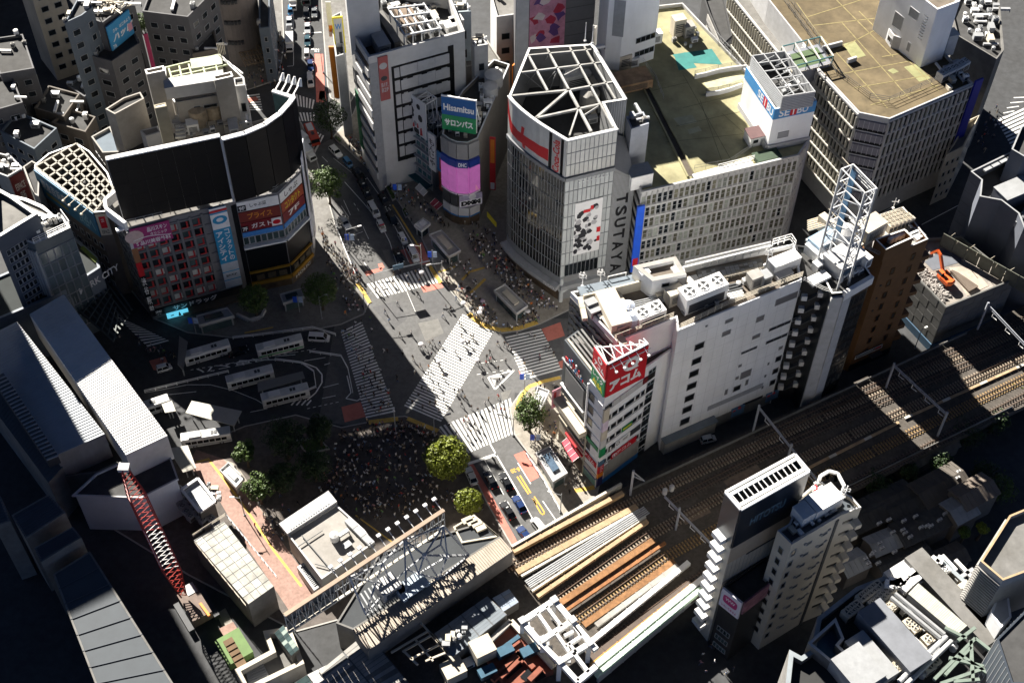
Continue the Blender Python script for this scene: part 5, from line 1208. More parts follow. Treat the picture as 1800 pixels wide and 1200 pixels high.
for W_,rows in((W[2],(('white sign with black hiragana at the top of the right block',26.6,29.4,WHITE_P,'しゃぶ菜',DARK_P,.3),('maroon sign with orange katakana on the right block',23.3,26.3,mat('sign_maroon',(.17,.025,.02),.5,.1,1),'プライス',mat('letter_orange',(.62,.25,.03),.5),.2),('dark red restaurant sign with white katakana on the right block',20.2,23.1,mat('dark_red',(.16,.01,.015)),'ガスト',WHITE_P,.25),('pale blue strip sign above the glass storey',18.6,20.0,BLUES,None,None,0))),(W[3],(('white sign with dark hiragana round the corner of the right block',26.6,29.4,WHITE_P,'しゃぶ',DARK_P,.2),('rust red sign with yellow katakana round the corner of the right block',23.3,26.3,mat('sign_rust',(.30,.05,.02),.5,.1,1),'コンタクト',YEL,.15),('dark sign with pale lettering round the corner of the right block',20.2,23.1,mat('dark_red',(.16,.01,.015)),'7F',WHITE_P,.25),('pale blue strip sign round the corner above the glass storey',18.6,20.0,BLUES,None,None,0)))):
 for l,v0,v1,m,st,fg,pd in rows:sign_text(l,W_,.15,v0,W_.w-.1,v1,m,st,fg,n=.1,pad=pd)
s,F=sign_text('small black floor sign reading 9F beside the hiragana sign',W[2],.2,26.8,2.0,28.4,BLACK,'9F',WHITE_P,n=.26,th=.1)
s,F=sign_text('small black floor sign reading 7F beside the katakana sign',W[2],.2,20.4,1.7,22.0,BLACK,'7F',WHITE_P,n=.26,th=.1)
s,F=panel_sign('round red logo on a white square beside the katakana restaurant sign',W[2],W[2].w-2.4,20.5,W[2].w-.2,22.8,WHITE_P,.26,.1)
b=MB();b.face([F.pt(W[2].w-1.3+.9*math.cos(a),21.6+.7*math.sin(a),.01)for a in[2*math.pi*q/14 for q in range(14)]]);obj('print',b,RED,s)
letters(W[3],'HOLIC',W[3].w*.1,1.6,W[3].w*.8,2.5,.6,WHITE_P,t)
# tall white banner with a standing figure on the end wall
e0=Wall(W[4].a+W[3].n*.3,W[4].b+Vector((0,0,0))+W[4].u*.6,0,MZ)
s,F=panel_sign('tall white fashion banner with a slim dark standing figure',e0,.1,9,e0.w,MZ+4,mat('banner_white',(.66,.68,.72),.6,.04,.5),.3,.2,name='banner',cat='banner')
cx,k=e0.w*.5,1.0;DK=mat('figure_dark',(.03,.03,.035),.6);SKIN=mat('skin_pale',(.55,.40,.36))
for pts,m in((((-.7,24),(.75,24),(.95,29.5),(.5,30.6),(-.5,30.6),(-.9,29.5)),DK),(((-.6,15.5),(-.2,15.5),(.1,24),(-.65,24)),DK),(((.25,13.5),(.65,13.5),(.7,24),(0,24)),DK),(((-.9,14.8),(-.15,14.8),(-.2,15.6),(-.6,15.6)),DK),(((.1,12.9),(.9,12.9),(.7,13.6),(.2,13.6)),DK),(((-.95,25.5),(-.6,25.5),(-.5,29.6),(-.95,29.3)),DK),(((-.4,30.7),(.4,30.7),(.5,32),(.3,32.8),(-.3,32.8),(-.45,32)),DK),(((-.25,30.9),(.25,30.9),(.3,31.9),(-.28,31.9)),SKIN),(((-.3,24.2),(.4,24.2),(.3,26),(-.2,26)),mat('figure_rose',(.30,.12,.12),.6))):
 b=MB();b.face([F.pt(cx+x*e0.w/4.2,v,.01)for x,v in pts]);obj('print',b,m,s)
s,F=sign_text('white slanting shop sign under the fashion banner',e0,.2,5.0,e0.w*1.0,8.4,WHITE_P,'i',DARK_P,n=.3,pad=.35)
# ---- the screens
zt=ZT((187,281),(216,388),MZ+.6);SC=mat('screen_back',(.004,.0045,.006),.5,.2,.3,spec=.2)
def screen(label,tops,name='billboard'):
 q=[P(x,y,zt)for x,y in tops];t=thing(name,label,'billboard',Vector((*xy(q[0]),MZ)))
 for a,c in zip(q,q[1:]):
  w_=Wall(a,c,MZ+.6,zt);nseg=max(1,int(w_.w/3.2))
  for i in range(nseg):
   for j in range(5):block(t,w_,'screen_panel',w_.w*i/nseg,w_.h*j/5,w_.w/nseg-.02,w_.h/5-.02,.5,SC)
  block(t,w_,'catwalk',-.1,w_.h+.02,w_.w+.2,.3,1.1,WHITE_P,-.7)
  for i in range(nseg*2+1):
   b=MB();p=w_.pt(w_.w*i/(nseg*2),w_.h+.3,.3);b.bar(p,p+Vector((0,0,.9)),.08);obj('post',b,WHITE_P,t)
  for i in range(nseg+1):
   b=MB();p=w_.pt(w_.w*i/nseg,0,-.6);b.bar(p,p+Vector((0,0,w_.h)),.25);b.bar(p+w_.n*-2.6-Vector((0,0,.6)),p+Vector((0,0,w_.h*.8)),.2);obj('strut',b,STEEL,t)
  b=MB();b.bar(w_.pt(0,w_.h+1.1,.3),w_.pt(w_.w,w_.h+1.1,.3),.08);obj('rail',b,WHITE_P,t)
 return t,q
sl,q1=screen('huge flat blank black screen on the left of the corner block roof',[(187,281),(386,240)])
sr,q2=screen('huge curved blank black screen on the right of the corner block roof',[(392,246),(430,236),(465,221),(493,201),(510,182),(517,172)])
b=MB();p=lerp(q1[1],q2[0],.5);b.bar(p,Vector((p.x,p.y,MZ)),.7,.5);obj('gap_post',b,LIGHTC,sl)
# side frame of the curved screen with four flood lamps
ge=[q2[-1],P(479,160,zt)];w_=Wall(ge[0],ge[1],zt-9,zt)
b=MB();b.face([w_.pt(0,0),w_.pt(w_.w,2),w_.pt(w_.w,9),w_.pt(0,9)]);b.face([v.copy()for v in(w_.pt(0,9,-.15),w_.pt(w_.w,9,-.15),w_.pt(w_.w,2,-.15),w_.pt(0,0,-.15))]);obj('net',b,mat('net_teal',(.05,.10,.10),.8,.2,1),sr)
b=MB();b.bar(ge[0],ge[1],.8,.4);obj('lamp_beam',b,WHITE_P,sr)
for i in range(4):
 p=lerp(ge[0],ge[1],.1+.27*i);q=p+Vector((1.2,3.4,.6));b=MB();b.bar(p,q,.25);b.tube(q-Vector((0,0,.5)),q+Vector((.3,.9,.9)),.7,.25,n=8);obj('flood_lamp',b,WHITE_P,sr)
for a,c in((0,.6),(.6,.3),(.3,1)):b=MB();b.bar(lerp(ge[0],ge[1],a)-Vector((0,0,1 if a==0 else 7)),lerp(ge[0],ge[1],c)-Vector((0,0,7 if c<1 else 1)),.22);obj('brace',b,WHITE_P,sr)
# white bent parapet on the left end
tp=thing('roof_parapet','white bent parapet at the left end of the corner block roof','parapet',P(190,365,MZ));b=MB();q=[P(x,y,MZ+1.2)for x,y in((205,342),(186,357),(188,372),(222,398))]
for a,c in zip(q,q[1:]):b.bar(a,c,.7,2.4)
obj('wall',b,WHITE_P,tp);b=MB();b.bar(P(222,399,MZ),P(204,405,MZ),1.0,.5);obj('arm',b,WHITE_P,tp)
railing([P(x,y,MZ)for x,y in((224,394),(300,376),(400,352))],'pale walkway railing between the left screen and the magenta sign',1.2,GREY_P,1.8,2,.1)
railing([P(x,y,MZ)for x,y in((415,348),(485,335),(522,300))],'pale walkway railing below the curved screen',1.2,GREY_P,1.8,2,.1)
# ---- cream building behind the screens
CB=mat('cream_grey_wall',(.33,.31,.28),.8,.1,.6,stain=.3);LG=mat('light_green_steel',(.34,.38,.22),.6,.15,1)
def M6(x,y):return(160+x/6,80+y/6)
def blk(label,pts,z,z0,m=CB,top=ROOF_G,par=.8,name='office_building',cat='building',**k):return building(name,label,[M6(*p)for p in pts],z,m,top,z0=z0,par=par,**k)
tb,Wb,bz=blk('cream rooftop block with a light green steel grid behind the black screens',[(880,600),(1640,480),(1615,340),(1350,95),(770,230),(790,470)],36,0,par=4.5,coping=WHITE_P)
MRZ=Wb[0].rz
ta,Wa,az=blk('left white lift tower with a sunken top on the cream building',[(585,305),(780,265),(765,212),(565,255)],46,28,par=1.0,coping=WHITE_P,name='lift_tower',cat='lift tower')
tc,Wc,cz=blk('right broad white lift tower on the cream building',[(1300,370),(1500,325),(1480,275),(1285,320)],45,28,par=.8,coping=WHITE_P,name='lift_tower',cat='lift tower')
td,Wd,dz=blk('slim cream slab tower with a white top right behind the left screen',[(672,665),(798,640),(785,600),(660,628)],47,26,mat('slab_cream',(.30,.27,.20),.8,.1,.6,stain=.2),WHITE_P,par=.1,name='lift_tower',cat='lift tower')
te,We,ez=blk('pale wall block with two dark slots below the long grey cooler',[(900,600),(1330,530),(1320,495),(880,570)],39.5,26,par=.3)
window(te,We[0],We[0].w*.38,We[0].h-3,We[0].w*.17,1,gl=BLACKG);window(te,We[0],We[0].w*.62,We[0].h-3,We[0].w*.34,1,gl=BLACKG)
tg,Wg,gz_=blk('white panelled end block with square openings at the right of the cream building',[(1510,430),(1622,420),(1612,330),(1500,345)],40,0,LIGHTC,par=.5)
for v in(.86,.66,.45):window(tg,Wg[0],Wg[0].w*.3,Wg[0].h*v-2,Wg[0].w*.5,2.6,gl=BLACKG)
cl=box_unit(P(*M6(1110,480),40),MRZ,'long grey cooler with a row of round fans on the cream building',13,3.2,3.4,LIGHTC,panel=False)
for i in range(7):tank(P(*M6(985+38*i,415-8*i),41),['first','second','third','fourth','fifth','sixth','last'][i]+' round fan drum from the left behind the long grey cooler',1.0,1.4,STEEL,group='fan drums behind the long grey cooler')
tgr=thing('steel_grid','light green steel grid over the sunken roof of the cream building','steel grid',P(*M6(1100,250),34));gz2=36
for p,q in(((790,235),(1350,100)),((830,290),(1390,165)),((850,335),(1440,205)),((1350,100),(1600,300))):b=MB();b.bar(P(*M6(*p),gz2),P(*M6(*q),gz2),.35);obj('beam',b,LG if p[0]!=1350 else WHITE_P,tgr)
for x0,y0,x1,y1 in((820,245,870,410),(930,220,970,390),(1030,200,1080,370),(1165,170,1215,340),(1300,140,1340,300)):b=MB();b.bar(P(*M6(x0,y0),gz2+.1),P(*M6(x1,y1),gz2+.1),.4);obj('beam',b,LG,tgr)
for i in range(4):b=MB();b.bar(P(*M6(1480+26*i,240+22*i),gz2-.6),P(*M6(1560,300),gz2-.6),.25);obj('brace',b,WHITE_P,tgr)
box_unit(P(*M6(1240,290),33),MRZ,'pale green cabin under the light green steel grid',7,3.4,3.4,mat('cabin_green',(.33,.35,.26),.7),panel=False)
tl=thing('antenna_cluster','bundle of upright rods at the back corner of the light green grid','antenna',P(*M6(1385,110),36))
for i in range(5):b=MB();p=P(*M6(1350+17*i,110-i*4),36);b.tube(p,p+Vector((0,0,3.4)),.09,n=5);obj('rod',b,CREAM,tl)
clutter([M6(840,800),M6(1000,1000),M6(1330,920),M6(1240,700)],32,26,'the roof behind the screens',61,rz=MRZ,big=1.1)
clutter([M6(1250,700),M6(1420,900),M6(1700,850),M6(1450,700)],32,14,'the roof behind the curved screen',62,rz=MRZ,big=1.1)
tank(P(*M6(1150,830),32),'large rust stained tank behind the left screen',2.0,4.6,mat('tank_rust',(.36,.29,.20),.8,.3,1,stain=.5));tank(P(*M6(1310,770),32),'second rust stained tank nearer the white tower',2.0,4.4,mat('tank_rust',(.36,.29,.20)))
box_unit(P(*M6(1085,910),32),MRZ,'white cabinet standing right behind the left screen',2.6,2.2,3,WHITE_P);box_unit(P(*M6(1495,830),32),MRZ,'long white rimmed box behind the screen joint',2,7,1.6,LIGHTC)
for k in range(4):duct([P(*M6(890,850+40*k),33.5),P(*M6(1000,830+42*k),33.5)],['first','second','third','fourth'][k]+' silver pipe from the back at the left of the rust stained tanks',.5,.5,STEEL)
# ---- cream block to the left with an L shaped roof
blk('pale cream block with an L shaped roof left of the slab tower',[(250,725),(560,560),(520,490),(340,550),(150,670)],36,0,CB,ROOF_D,par=.6)
tt,Wt,z_=blk('lower cream wing with small windows in the courtyard behind the left screen',[(260,1010),(420,1130),(720,1060),(600,800),(300,700)],25,0,CB,ROOF_D,par=.5)
for i in range(3):window(tt,Wt[0],1+i*Wt[0].w/3.2,19,Wt[0].w/4.5,2.2)
blk('small grey roofed lift house beside the slab tower',[(575,960),(740,910),(700,850),(515,895)],31,18,LIGHTC,ROOF_G,par=.1)
clutter([M6(330,700),M6(420,900),M6(560,800),M6(480,650)],26,8,'the cream courtyard',63,rz=MRZ)
tt,Wt,z_=blk('grey blue roofed block left of the black screens',[(0,960),(120,1130),(330,1120),(200,850)],24,0,CONC,mat('roof_blue',(.10,.13,.16),.8),par=.6)
for i in range(4):window(tt,Wt[0],.6+i*Wt[0].w/4.2,18,Wt[0].w/6,2)
# ---- dark building with the blue banner and an open roof grid
def N7(x,y):return(x/7.5,240+y/7.5)
tt,Wt,z_=building('commercial_building','dark building with a long blue billboard and an open steel roof grid',[N7(450,420),N7(1240,1000),N7(1400,985),N7(1500,690),N7(1420,470),N7(1180,190),N7(1010,85),N7(640,220),N7(460,370)],27,mat('brick_brown',(.11,.095,.085),.8,.15,.6),ROOF_D,par=7,pw=.3,coping=STEEL)
w_=Wt[0]
s,F=panel_sign('long blue billboard with pale lettering along the dark building',w_,.1,19.3,w_.w-.1,26.8,mat('billboard_blue',(.02,.12,.22),.6,.2,.5),.05,.3,name='billboard',cat='billboard')
letters(F,'東急百貨店',w_.w*.08,22.4,w_.w*.5,25.4,.01,LIGHTC,s);patch(F,w_.w*.12,20.6,w_.w*.5,21.6,mat('print_olive',(.20,.17,.04),.6),s);letters(F,'渋谷へ',w_.w*.68,20.2,w_.w*.95,24.5,.01,mat('print_sky',(.18,.34,.42),.6),s)
for i in range(4):b=MB();p=w_.pt(w_.w*(.6+.1*i),27.1);b.bar(p,p+w_.n*1.9-Vector((0,0,.4)),.14);b.box((*xy(p+w_.n*1.9),26.3),(.5,.5,.4));obj('flood_lamp',b,CREAM,s)
for j in range(4):
 for i in range(9):window(tt,w_,.6+i*w_.w/9,2+4.2*j,w_.w/9-1,2)
s,F=panel_sign('square red sign with white kana above black letters on a pale corner',Wt[1],.1,20,Wt[1].w-.1,26.5,CREAM,.05,.25)
patch(F,.6,22.2,Wt[1].w-.6,25.8,RED,s);letters(F,'エスパス',1.0,24,Wt[1].w-1,25.2,.012,WHITE_P,s);letters(F,'日拓',1.3,22.6,Wt[1].w-1.3,23.7,.012,WHITE_P,s);letters(F,'ESPACE',.5,20.5,Wt[1].w-.5,21.7,.012,DARK_P,s)
tgr=thing('roof_grid','open steel grid over the roof of the dark blue bannered building','steel grid',P(*N7(1000,500),20))
for A0,A1,B0,B1,n in(((470,400),(1240,1000),(1010,95),(1500,690),9),((470,400),(1010,95),(1240,1000),(1500,690),5)):
 for i in range(n+1):
  f=i/n;b=MB();b.bar(P(*N7(A0[0]+(A1[0]-A0[0])*f,A0[1]+(A1[1]-A0[1])*f),26.8),P(*N7(B0[0]+(B1[0]-B0[0])*f,B0[1]+(B1[1]-B0[1])*f),26.8),.42);obj('beam',b,mat('beam_tan',(.28,.26,.22),.7,.2,1),tgr)
for i in range(4):box_unit(P(*N7(880+70*i,500+50*i),20),.4,['first','second','third','last'][i]+' bluish container from the back under the open steel roof grid',3.4,2.4,2,mat('container_dim',(.14,.18,.22),.7),panel=False)
for i in range(3):mast(P(*N7(1030+110*i,720+60*i),20),['back','middle','front'][i]+' braced post under the front of the steel roof grid',6.5,.1,CREAM,1)
# ---- red signed house at the far left
tt,Wt,z_=building('commercial_building','narrow building with dark red sign boards at the left edge',[N7(-60,470),N7(100,530),N7(300,410),N7(140,250),N7(-60,200)],29,CONC,ROOF_G,par=.8,coping=LIGHTC)
s,F=sign_text('dark red sign board with pale letters on the narrow left edge building',Wt[1],.2,17,Wt[1].w-.2,28.5,mat('sign_maroon2',(.13,.015,.012),.5,.15,1),None,None,n=.05)
letters(F,'ESPACE',.8,24,Wt[1].w-.8,26,.01,CREAM,s);letters(F,'日拓',1.4,21,Wt[1].w-1.4,23.4,.01,CREAM,s)
clutter([N7(-40,420),N7(100,480),N7(250,400),N7(120,280)],z_,7,'the red signed roof',64)
tt,Wt,z_=building('commercial_building','dim pale signed wall block beside the red sign boards',[(58,340),(68,345),(70,290),(56,282),(40,293)],24,CONC,ROOF_D)
# ---- glass fronted building with white curved roof edges
def K5(x,y):return(x*270/1344,320+y*270/1344)
tt,Wt,kz=building('office_building','dark blue walled building with white rimmed flat roof at the left edge',[K5(-40,500),K5(330,275),K5(100,115),K5(0,60),K5(-60,60)],38,mat('wall_blue_dim',(.06,.075,.10),.6,.1,.5),ROOF_G,par=1.2,pw=.7,coping=WHITE_P)
window_grid(tt,Wt[0],1,Wt[0].w*.6,2,34,5,14,.9,.7)
tt,Wt,kz=building('office_building','blue grey glass fronted block with a bright crowded parapet',[K5(110,470),K5(300,545),K5(620,395),K5(545,290),K5(330,280)],33,mat('glass_wall',(.09,.11,.12),.3,.1,.5),ROOF_D,par=1.4,pw=.5,coping=WHITE_P)
GW_=mat('glass_bluegrey',(.09,.115,.12),.12,.2,.3,spec=.6,rand=.25)
for i in range(5):
 for j in range(7):window(tt,Wt[1],Wt[1].w*i/5+.05,4+j*3.7,Wt[1].w/5-.1,3.6,gl=GW_,fm=GREY_P,dep=.2)
for i in range(7):block(tt,Wt[0],'fin',Wt[0].w*(i+.3)/7,1,.5,30,.5,GREY_P)
clutter([K5(320,440),K5(560,330),K5(520,300),K5(330,350)],33,14,'the bright parapet',65,rz=Wt[1].rz,big=.7)
railing([P(*K5(300,540),33),P(*K5(620,390),33),P(*K5(545,285),33)],'white railing round the bright crowded parapet',1.6,WHITE_P,1.3,3,.12)
tt,Wt,kz=building('connecting_building','low curved flat roof with a bright white rim behind the glass block',[K5(120,200),K5(330,285),K5(520,330),K5(380,205),K5(230,140),K5(95,110)],30,CONC_D,ROOF_G,par=.5,pw=.8,coping=WHITE_P)
tt,Wt,kz=building('station_building','long low station block with white letters along its dark front edge',[(-30,572),(95,520),(130,500),(176,470),(172,452),(130,415),(100,440),(-40,500)],17,mat('wall_blue_grey',(.13,.155,.185),.6,.1,.5),mat('roof_shaded_black',(.02,.025,.025),.9),par=.4,pw=.6)  # near black roof colour has the left edge shade painted in
b=MB();b.face([Vector((v.x,v.y,17.1))for v in pp([(141,437),(168,462),(172,456),(146,432)],17)]);obj('roof_grass',b,mat('grass_bright',(.10,.14,.03),.9,.3,2),tt)
letters(Wt[2],'MARK CITY',.5,13.5,Wt[2].w+4,15.5,.4,WHITE_P,tt)
for i in range(3):
 for j in range(8):window(tt,Wt[1],.4+j*Wt[1].w/8,3+i*4.2,Wt[1].w/8-.6,2.4)
b=MB()
for i in range(9):b.bar(P(112+8*i,520-7*i,10),P(200+4*i,600-7*i,10),.3)
for i in range(9):b.bar(P(112+11*i,520+10*i,10.2),P(176+4*i,462+11*i,10.2),.25)
tf=thing('footbridge','open dark steel lattice footbridge beside the letters of the station block','footbridge',P(160,530));obj('lattice',b,mat('steel_green',(.07,.085,.08),.6),tf);b=MB();b.face(pp([(105,522),(180,466),(215,590),(200,600)],9));obj('deck',b,mat('deck_dark',(.05,.05,.05),.9),tf)
for x,y in((195,560),(150,540)):b=MB();p=P(x,y);b.tube(p,p+Vector((0,0,9)),.6,n=8);obj('pier',b,CONC_D,tf)
# ---- big station roofs
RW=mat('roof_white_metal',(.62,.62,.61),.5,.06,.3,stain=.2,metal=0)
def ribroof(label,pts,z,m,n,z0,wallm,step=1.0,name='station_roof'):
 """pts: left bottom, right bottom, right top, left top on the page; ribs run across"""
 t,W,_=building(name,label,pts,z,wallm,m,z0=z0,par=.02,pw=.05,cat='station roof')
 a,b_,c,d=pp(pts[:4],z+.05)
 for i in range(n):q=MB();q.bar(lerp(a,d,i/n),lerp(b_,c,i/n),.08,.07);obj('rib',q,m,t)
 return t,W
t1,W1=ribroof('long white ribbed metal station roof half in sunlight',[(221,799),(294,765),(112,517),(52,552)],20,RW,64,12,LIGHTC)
t2,W2=ribroof('second white ribbed metal station roof lying in shade',[(98,800),(184,762),(30,565),(-40,600)],18,mat('roof_white_metal_shaded',(.34,.37,.40),.5,.08,.3,stain=.2),50,10,CONC)  # white roof metal toned down to blue grey: its shade is in the colour
t3,W3=ribroof('outer shaded station roof strip at the left edge',[(85,848),(110,820),(-40,600),(-70,640)],14,mat('roof_metal_shaded',(.10,.115,.13),.6,.1,.3),40,0,CONC_D)  # dark metal colour carries the shade on this outer strip
tv,Wv,_=building('roof_ventilator','long dark louvred ridge on the shaded station roof',[(82,808),(102,800),(6,655),(-14,665)],19.6,DARK_P,DSTEEL,z0=17,par=.02,pw=.05,cat='ventilator')
for i in range(24):b=MB();b.bar(lerp(P(82,808,19.7),P(-14,665,19.7),i/24),lerp(P(102,800,19.7),P(6,655,19.7),i/24),.25,.3);obj('louvre',b,GREY_P,tv)
tt,Wt,_=building('station_building','white curved wall building below the end of the long station roof',[(132,868),(170,833),(225,808),(290,783),(310,840),(248,872)],13,mat('wall_white_blue',(.50,.54,.60),.6,.06,.4),ROOF_D,par=.5,coping=LIGHTC)
tt,Wt,_=building('station_building','dark gutter block between the two station roofs',[(90,840),(170,830),(230,802),(196,772),(110,806)],11,CONC_D,ROOF_D)
# ================================================================ white block with the black framed panels
t,W,tz=building('commercial_building','white block with black framed wall panels and a crowded steel roof at the top',[(614,48),(647,101),(662,97),(817,55),(790,-10),(640,-40)],42,mat('white_grey_wall',(.50,.50,.49),.7,.06,.5,stain=.2),ROOF_D,par=4,pw=.6,coping=LIGHTC)
w_=W[2];TRZ=w_.rz;H_=42
window(t,w_,w_.w*.15,8,w_.w*.665,29.5,gl=LIGHTC,fm=BLACKG,fr=.6,dep=.05)
for i in range(4):block(t,w_,'black_post',w_.w*(.155+.165*i)+(1.8 if i==0 else 0),8,1.4 if i else .7,29.5-i*.0,.12,BLACKG)
block(t,w_,'black_post',w_.w*.80,8,1.4,31,.12,BLACKG)
for j in range(7):
 block(t,w_,'black_rail',w_.w*.16,8.6+4.1*j,w_.w*.65,.75,.11,BLACKG)
 for i in range(3):block(t,w_,'panel',w_.w*(.20+.2*i)+1,9.5+4.1*j,w_.w*.165,2.9,.16,LIGHTC)
s,F=panel_sign('tall dusty red poster with a white emblem and small white figures',w_,.1,28.5,w_.w*.115,41.3,mat('poster_red',(.36,.09,.085),.6,.08,1),.05,.2,name='poster',cat='poster')
b=MB();b.face([F.pt(w_.w*.058+.95*math.cos(a),38.6+.95*math.sin(a),.01)for a in[2*math.pi*q/14 for q in range(14)]]);obj('print',b,LIGHTC,s);b=MB();b.face([F.pt(w_.w*.058+.8*math.cos(a),35+.7*math.sin(a),.01)for a in[2*math.pi*q/14 for q in range(14)]]);obj('print',b,DARK_P,s)
letters(F,'B1F.',.5,32.5,w_.w*.1,33.7,.01,LIGHTC,s);letters(F,'B2F',.5,31,w_.w*.1,32.2,.01,LIGHTC,s)
block(t,W[1],'grey_corner',.05,0,W[1].w-.1,40,.08,GREY_P)
for j in range(9):window(t,W[1],.3,4+4*j,W[1].w-.6,2.4,gl=GLASS)
for j in range(9):block(t,W[0],'white_band',W[0].w*.25,4+4*j,W[0].w*.74,2.1,.35,LIGHTC);block(t,W[0],'dark_strip',W[0].w*.2,6.2+4*j,W[0].w*.8,1.7,.06,BLACKG)
s,F=panel_sign('green and white tall banner on the street side of the white block',W[0],.2,6,W[0].w*.2,24,mat('banner_green',(.02,.14,.06),.6,.3,.6),.1,.2,name='banner',cat='banner')
s,F=sign_text('dark square sign with a white cross mark on the street side',W[0],.2,26,W[0].w*.17,31,DARK_P,'X',LIGHTC,n=.1,pad=.25)
tw,Ww,_=building('lift_tower','tall plain white tower rising at the left of the crowded steel roof',[(605,-36),(661,-52),(655,-90),(598,-80)],58,mat('white_grey_wall',(.50,.50,.49)),ROOF_D,z0=37)
window(tw,Ww[0],Ww[0].w*.66,.5,1.6,2.6,gl=BLACKG)
def T8(x,y):return(570+x/4.48,y/4.48)
for x,y,sx,sy,sz,m,l in((410,330,3,12,3.4,GREY_P,'long grey ribbed container at the left of the crowded steel roof'),(510,290,1.6,12,3,CONC_D,'long dark louvred screen beside the grey container'),(1000,235,3.4,2.6,2,WHITE_P,'white cabinet at the right front corner of the crowded steel roof'),(1040,200,3,2.4,2,LIGHTC,'pale open topped box behind the white corner cabinet'),(660,210,4,8,3,mat('roof_rusty',(.20,.15,.11)),'tan ribbed container under the roof truss')):
 box_unit(P(*T8(x,y),tz),TRZ,l,sx,sy,sz,m,ribs=6 if sy>7 else 0)
tr=thing('roof_truss','tangled steel truss frame over the middle of the crowded roof','roof truss',P(*T8(700,200),tz))
for k in range(5):
 a,c=(500+70*k,60-8*k),(640+70*k,290-14*k)
 b=MB();b.bar(P(*T8(*a),44),P(*T8(*c),44),.4);obj('beam',b,STEEL,tr)
 for f in(.1,.5,.9):q=P(*T8(a[0]+(c[0]-a[0])*f,a[1]+(c[1]-a[1])*f),44);b=MB();b.bar(q,Vector((q.x,q.y,tz)),.3);obj('post',b,STEEL,tr)
for f in(.05,.35,.65,.95):b=MB();b.bar(P(*T8(500+140*f,60+230*f),44.3),P(*T8(780+140*f,28+206*f),44.3),.35);obj('beam',b,STEEL,tr)
for k in range(4):b=MB();b.bar(P(*T8(530+80*k,120),44),P(*T8(660+70*k,250),40),.22);obj('brace',b,STEEL,tr)
clutter([T8(430,30),T8(560,150),T8(700,120),T8(560,-10)],tz,14,'the crowded steel roof',71,rz=TRZ,big=1.1);clutter([T8(640,90),T8(760,290),T8(950,250),T8(860,60)],tz,22,'the steel roof middle',72,rz=TRZ,big=1.2)
tb,F=building('commercial_building','narrow orange edged shop building at the left foot of the white block',[(580,30),(590,100),(606,95),(600,20)],26,GREY_P,ROOF_D)[:2]
OW=Wall(P(579,82,26),P(585,84,26),0,26)
s,F=panel_sign('long bright orange vertical sign hanging over the shaded pavement',Wall(P(578,84,22),P(589,84,22),0,23),0,6,1.7,22.5,ORANGE,0,.4,name='sign');s,F=sign_text('white vertical strip sign with orange marks above the orange sign',Wall(P(577,50,26),P(585,50,26),0,40),0,23.5,1.3,34,WHITE_P,None,None);patch(F,.2,25,1.1,27,ORANGE,s)
s,F=panel_sign('rounded white sign with blue and yellow print on a yellow board',Wall(P(583,30,34),P(600,28,34),0,36),0,23,2.6,34,YEL,0,.3);patch(F,.3,23.5,2.3,33.5,LIGHTC,s);letters(F,'W',.5,30.2,2.1,32,.02,mat('base_blue',(.02,.16,.42)),s);patch(F,1.3,26,2.0,29.5,DARK_P,s,n=.02)
# ---- yellow sign house, billboard house, corner tower with the round screen
z3=ZT((685,220),(690,285));t,W,_=building('shop_building','narrow shop house wearing a big yellow sign',[(667,207),(686,221),(700,214),(682,199)],z3,GREY_P,ROOF_D,par=.5)
s,F=panel_sign('big yellow signboard with red characters on a grey field',W[0],.1,4.5,W[0].w-.1,z3-.2,mat('yellow_board',(.50,.33,.015),.5,.1,1),.05,.3);patch(F,.8,7,W[0].w-.6,z3-3.2,LIGHTC,s);letters(F,'304',1.2,9,W[0].w-1.1,12,.01,REDP,s);patch(F,.1,z3-1.8,W[0].w-.1,z3-.3,mat('base_blue',(.02,.16,.42)),s,n=.008)
ta=thing('awning','long orange shop awning under the big yellow signboard','awning',P(680,275,3));b=MB();q=[P(673,263,4.6),P(667,270,3.4),P(690,287,3.4),P(695,281,4.6)];b.face(q);b.face([v-Vector((0,0,.1))for v in reversed(q)]);b.face([q[1],q[1]-Vector((0,0,.5)),q[2]-Vector((0,0,.5)),q[2]]);obj('canvas',b,ORANGE,ta)
for i in range(4):b=MB();b.bar(lerp(q[0],q[3],i/3),lerp(q[1],q[2],i/3),.08);obj('arm',b,WHITE_P,ta)
z4=ZT((691,205),(705,287));t,W,_=building('shop_building','teal glazed shop building carrying a black and white portrait billboard',[(691,205),(757,255),(782,225),(720,178)],z4,LIGHTC,ROOF_D,par=.5)
w_=W[0];TE=mat('glass_teal',(.07,.16,.18),.12,.15,.4,spec=.6,rand=.25)
for j in range(5):
 for i in range(6):window(t,w_,w_.w*.24+i*w_.w*.125,3.4+j*3.0,w_.w*.125-.06,2.1,gl=TE,fm=LIGHTC)
 block(t,w_,'sill_ledge',w_.w*.22,2.8+j*3.0,w_.w*.77,.35,.6,LIGHTC)
block(t,w_,'teal_canopy',0,2.2,w_.w,.35,2.2,mat('canopy_teal',(.02,.08,.10),.6))
zb4=ZT((686,137),(691,205),z4);BW=Wall(P(686,137,zb4),P(749,184,zb4),z4,zb4)
tb=thing('billboard','black and white portrait billboard with red strokes on the teal glazed building','billboard',BW.pt(0))
block(tb,BW,'board',0,1.0,BW.w,BW.h-1,.4,mat('poster_white',(.66,.66,.66)))
F=Wall(BW.pt(0,0,.4),BW.pt(BW.w,0,.4),z4,zb4);rr=random.Random(14)
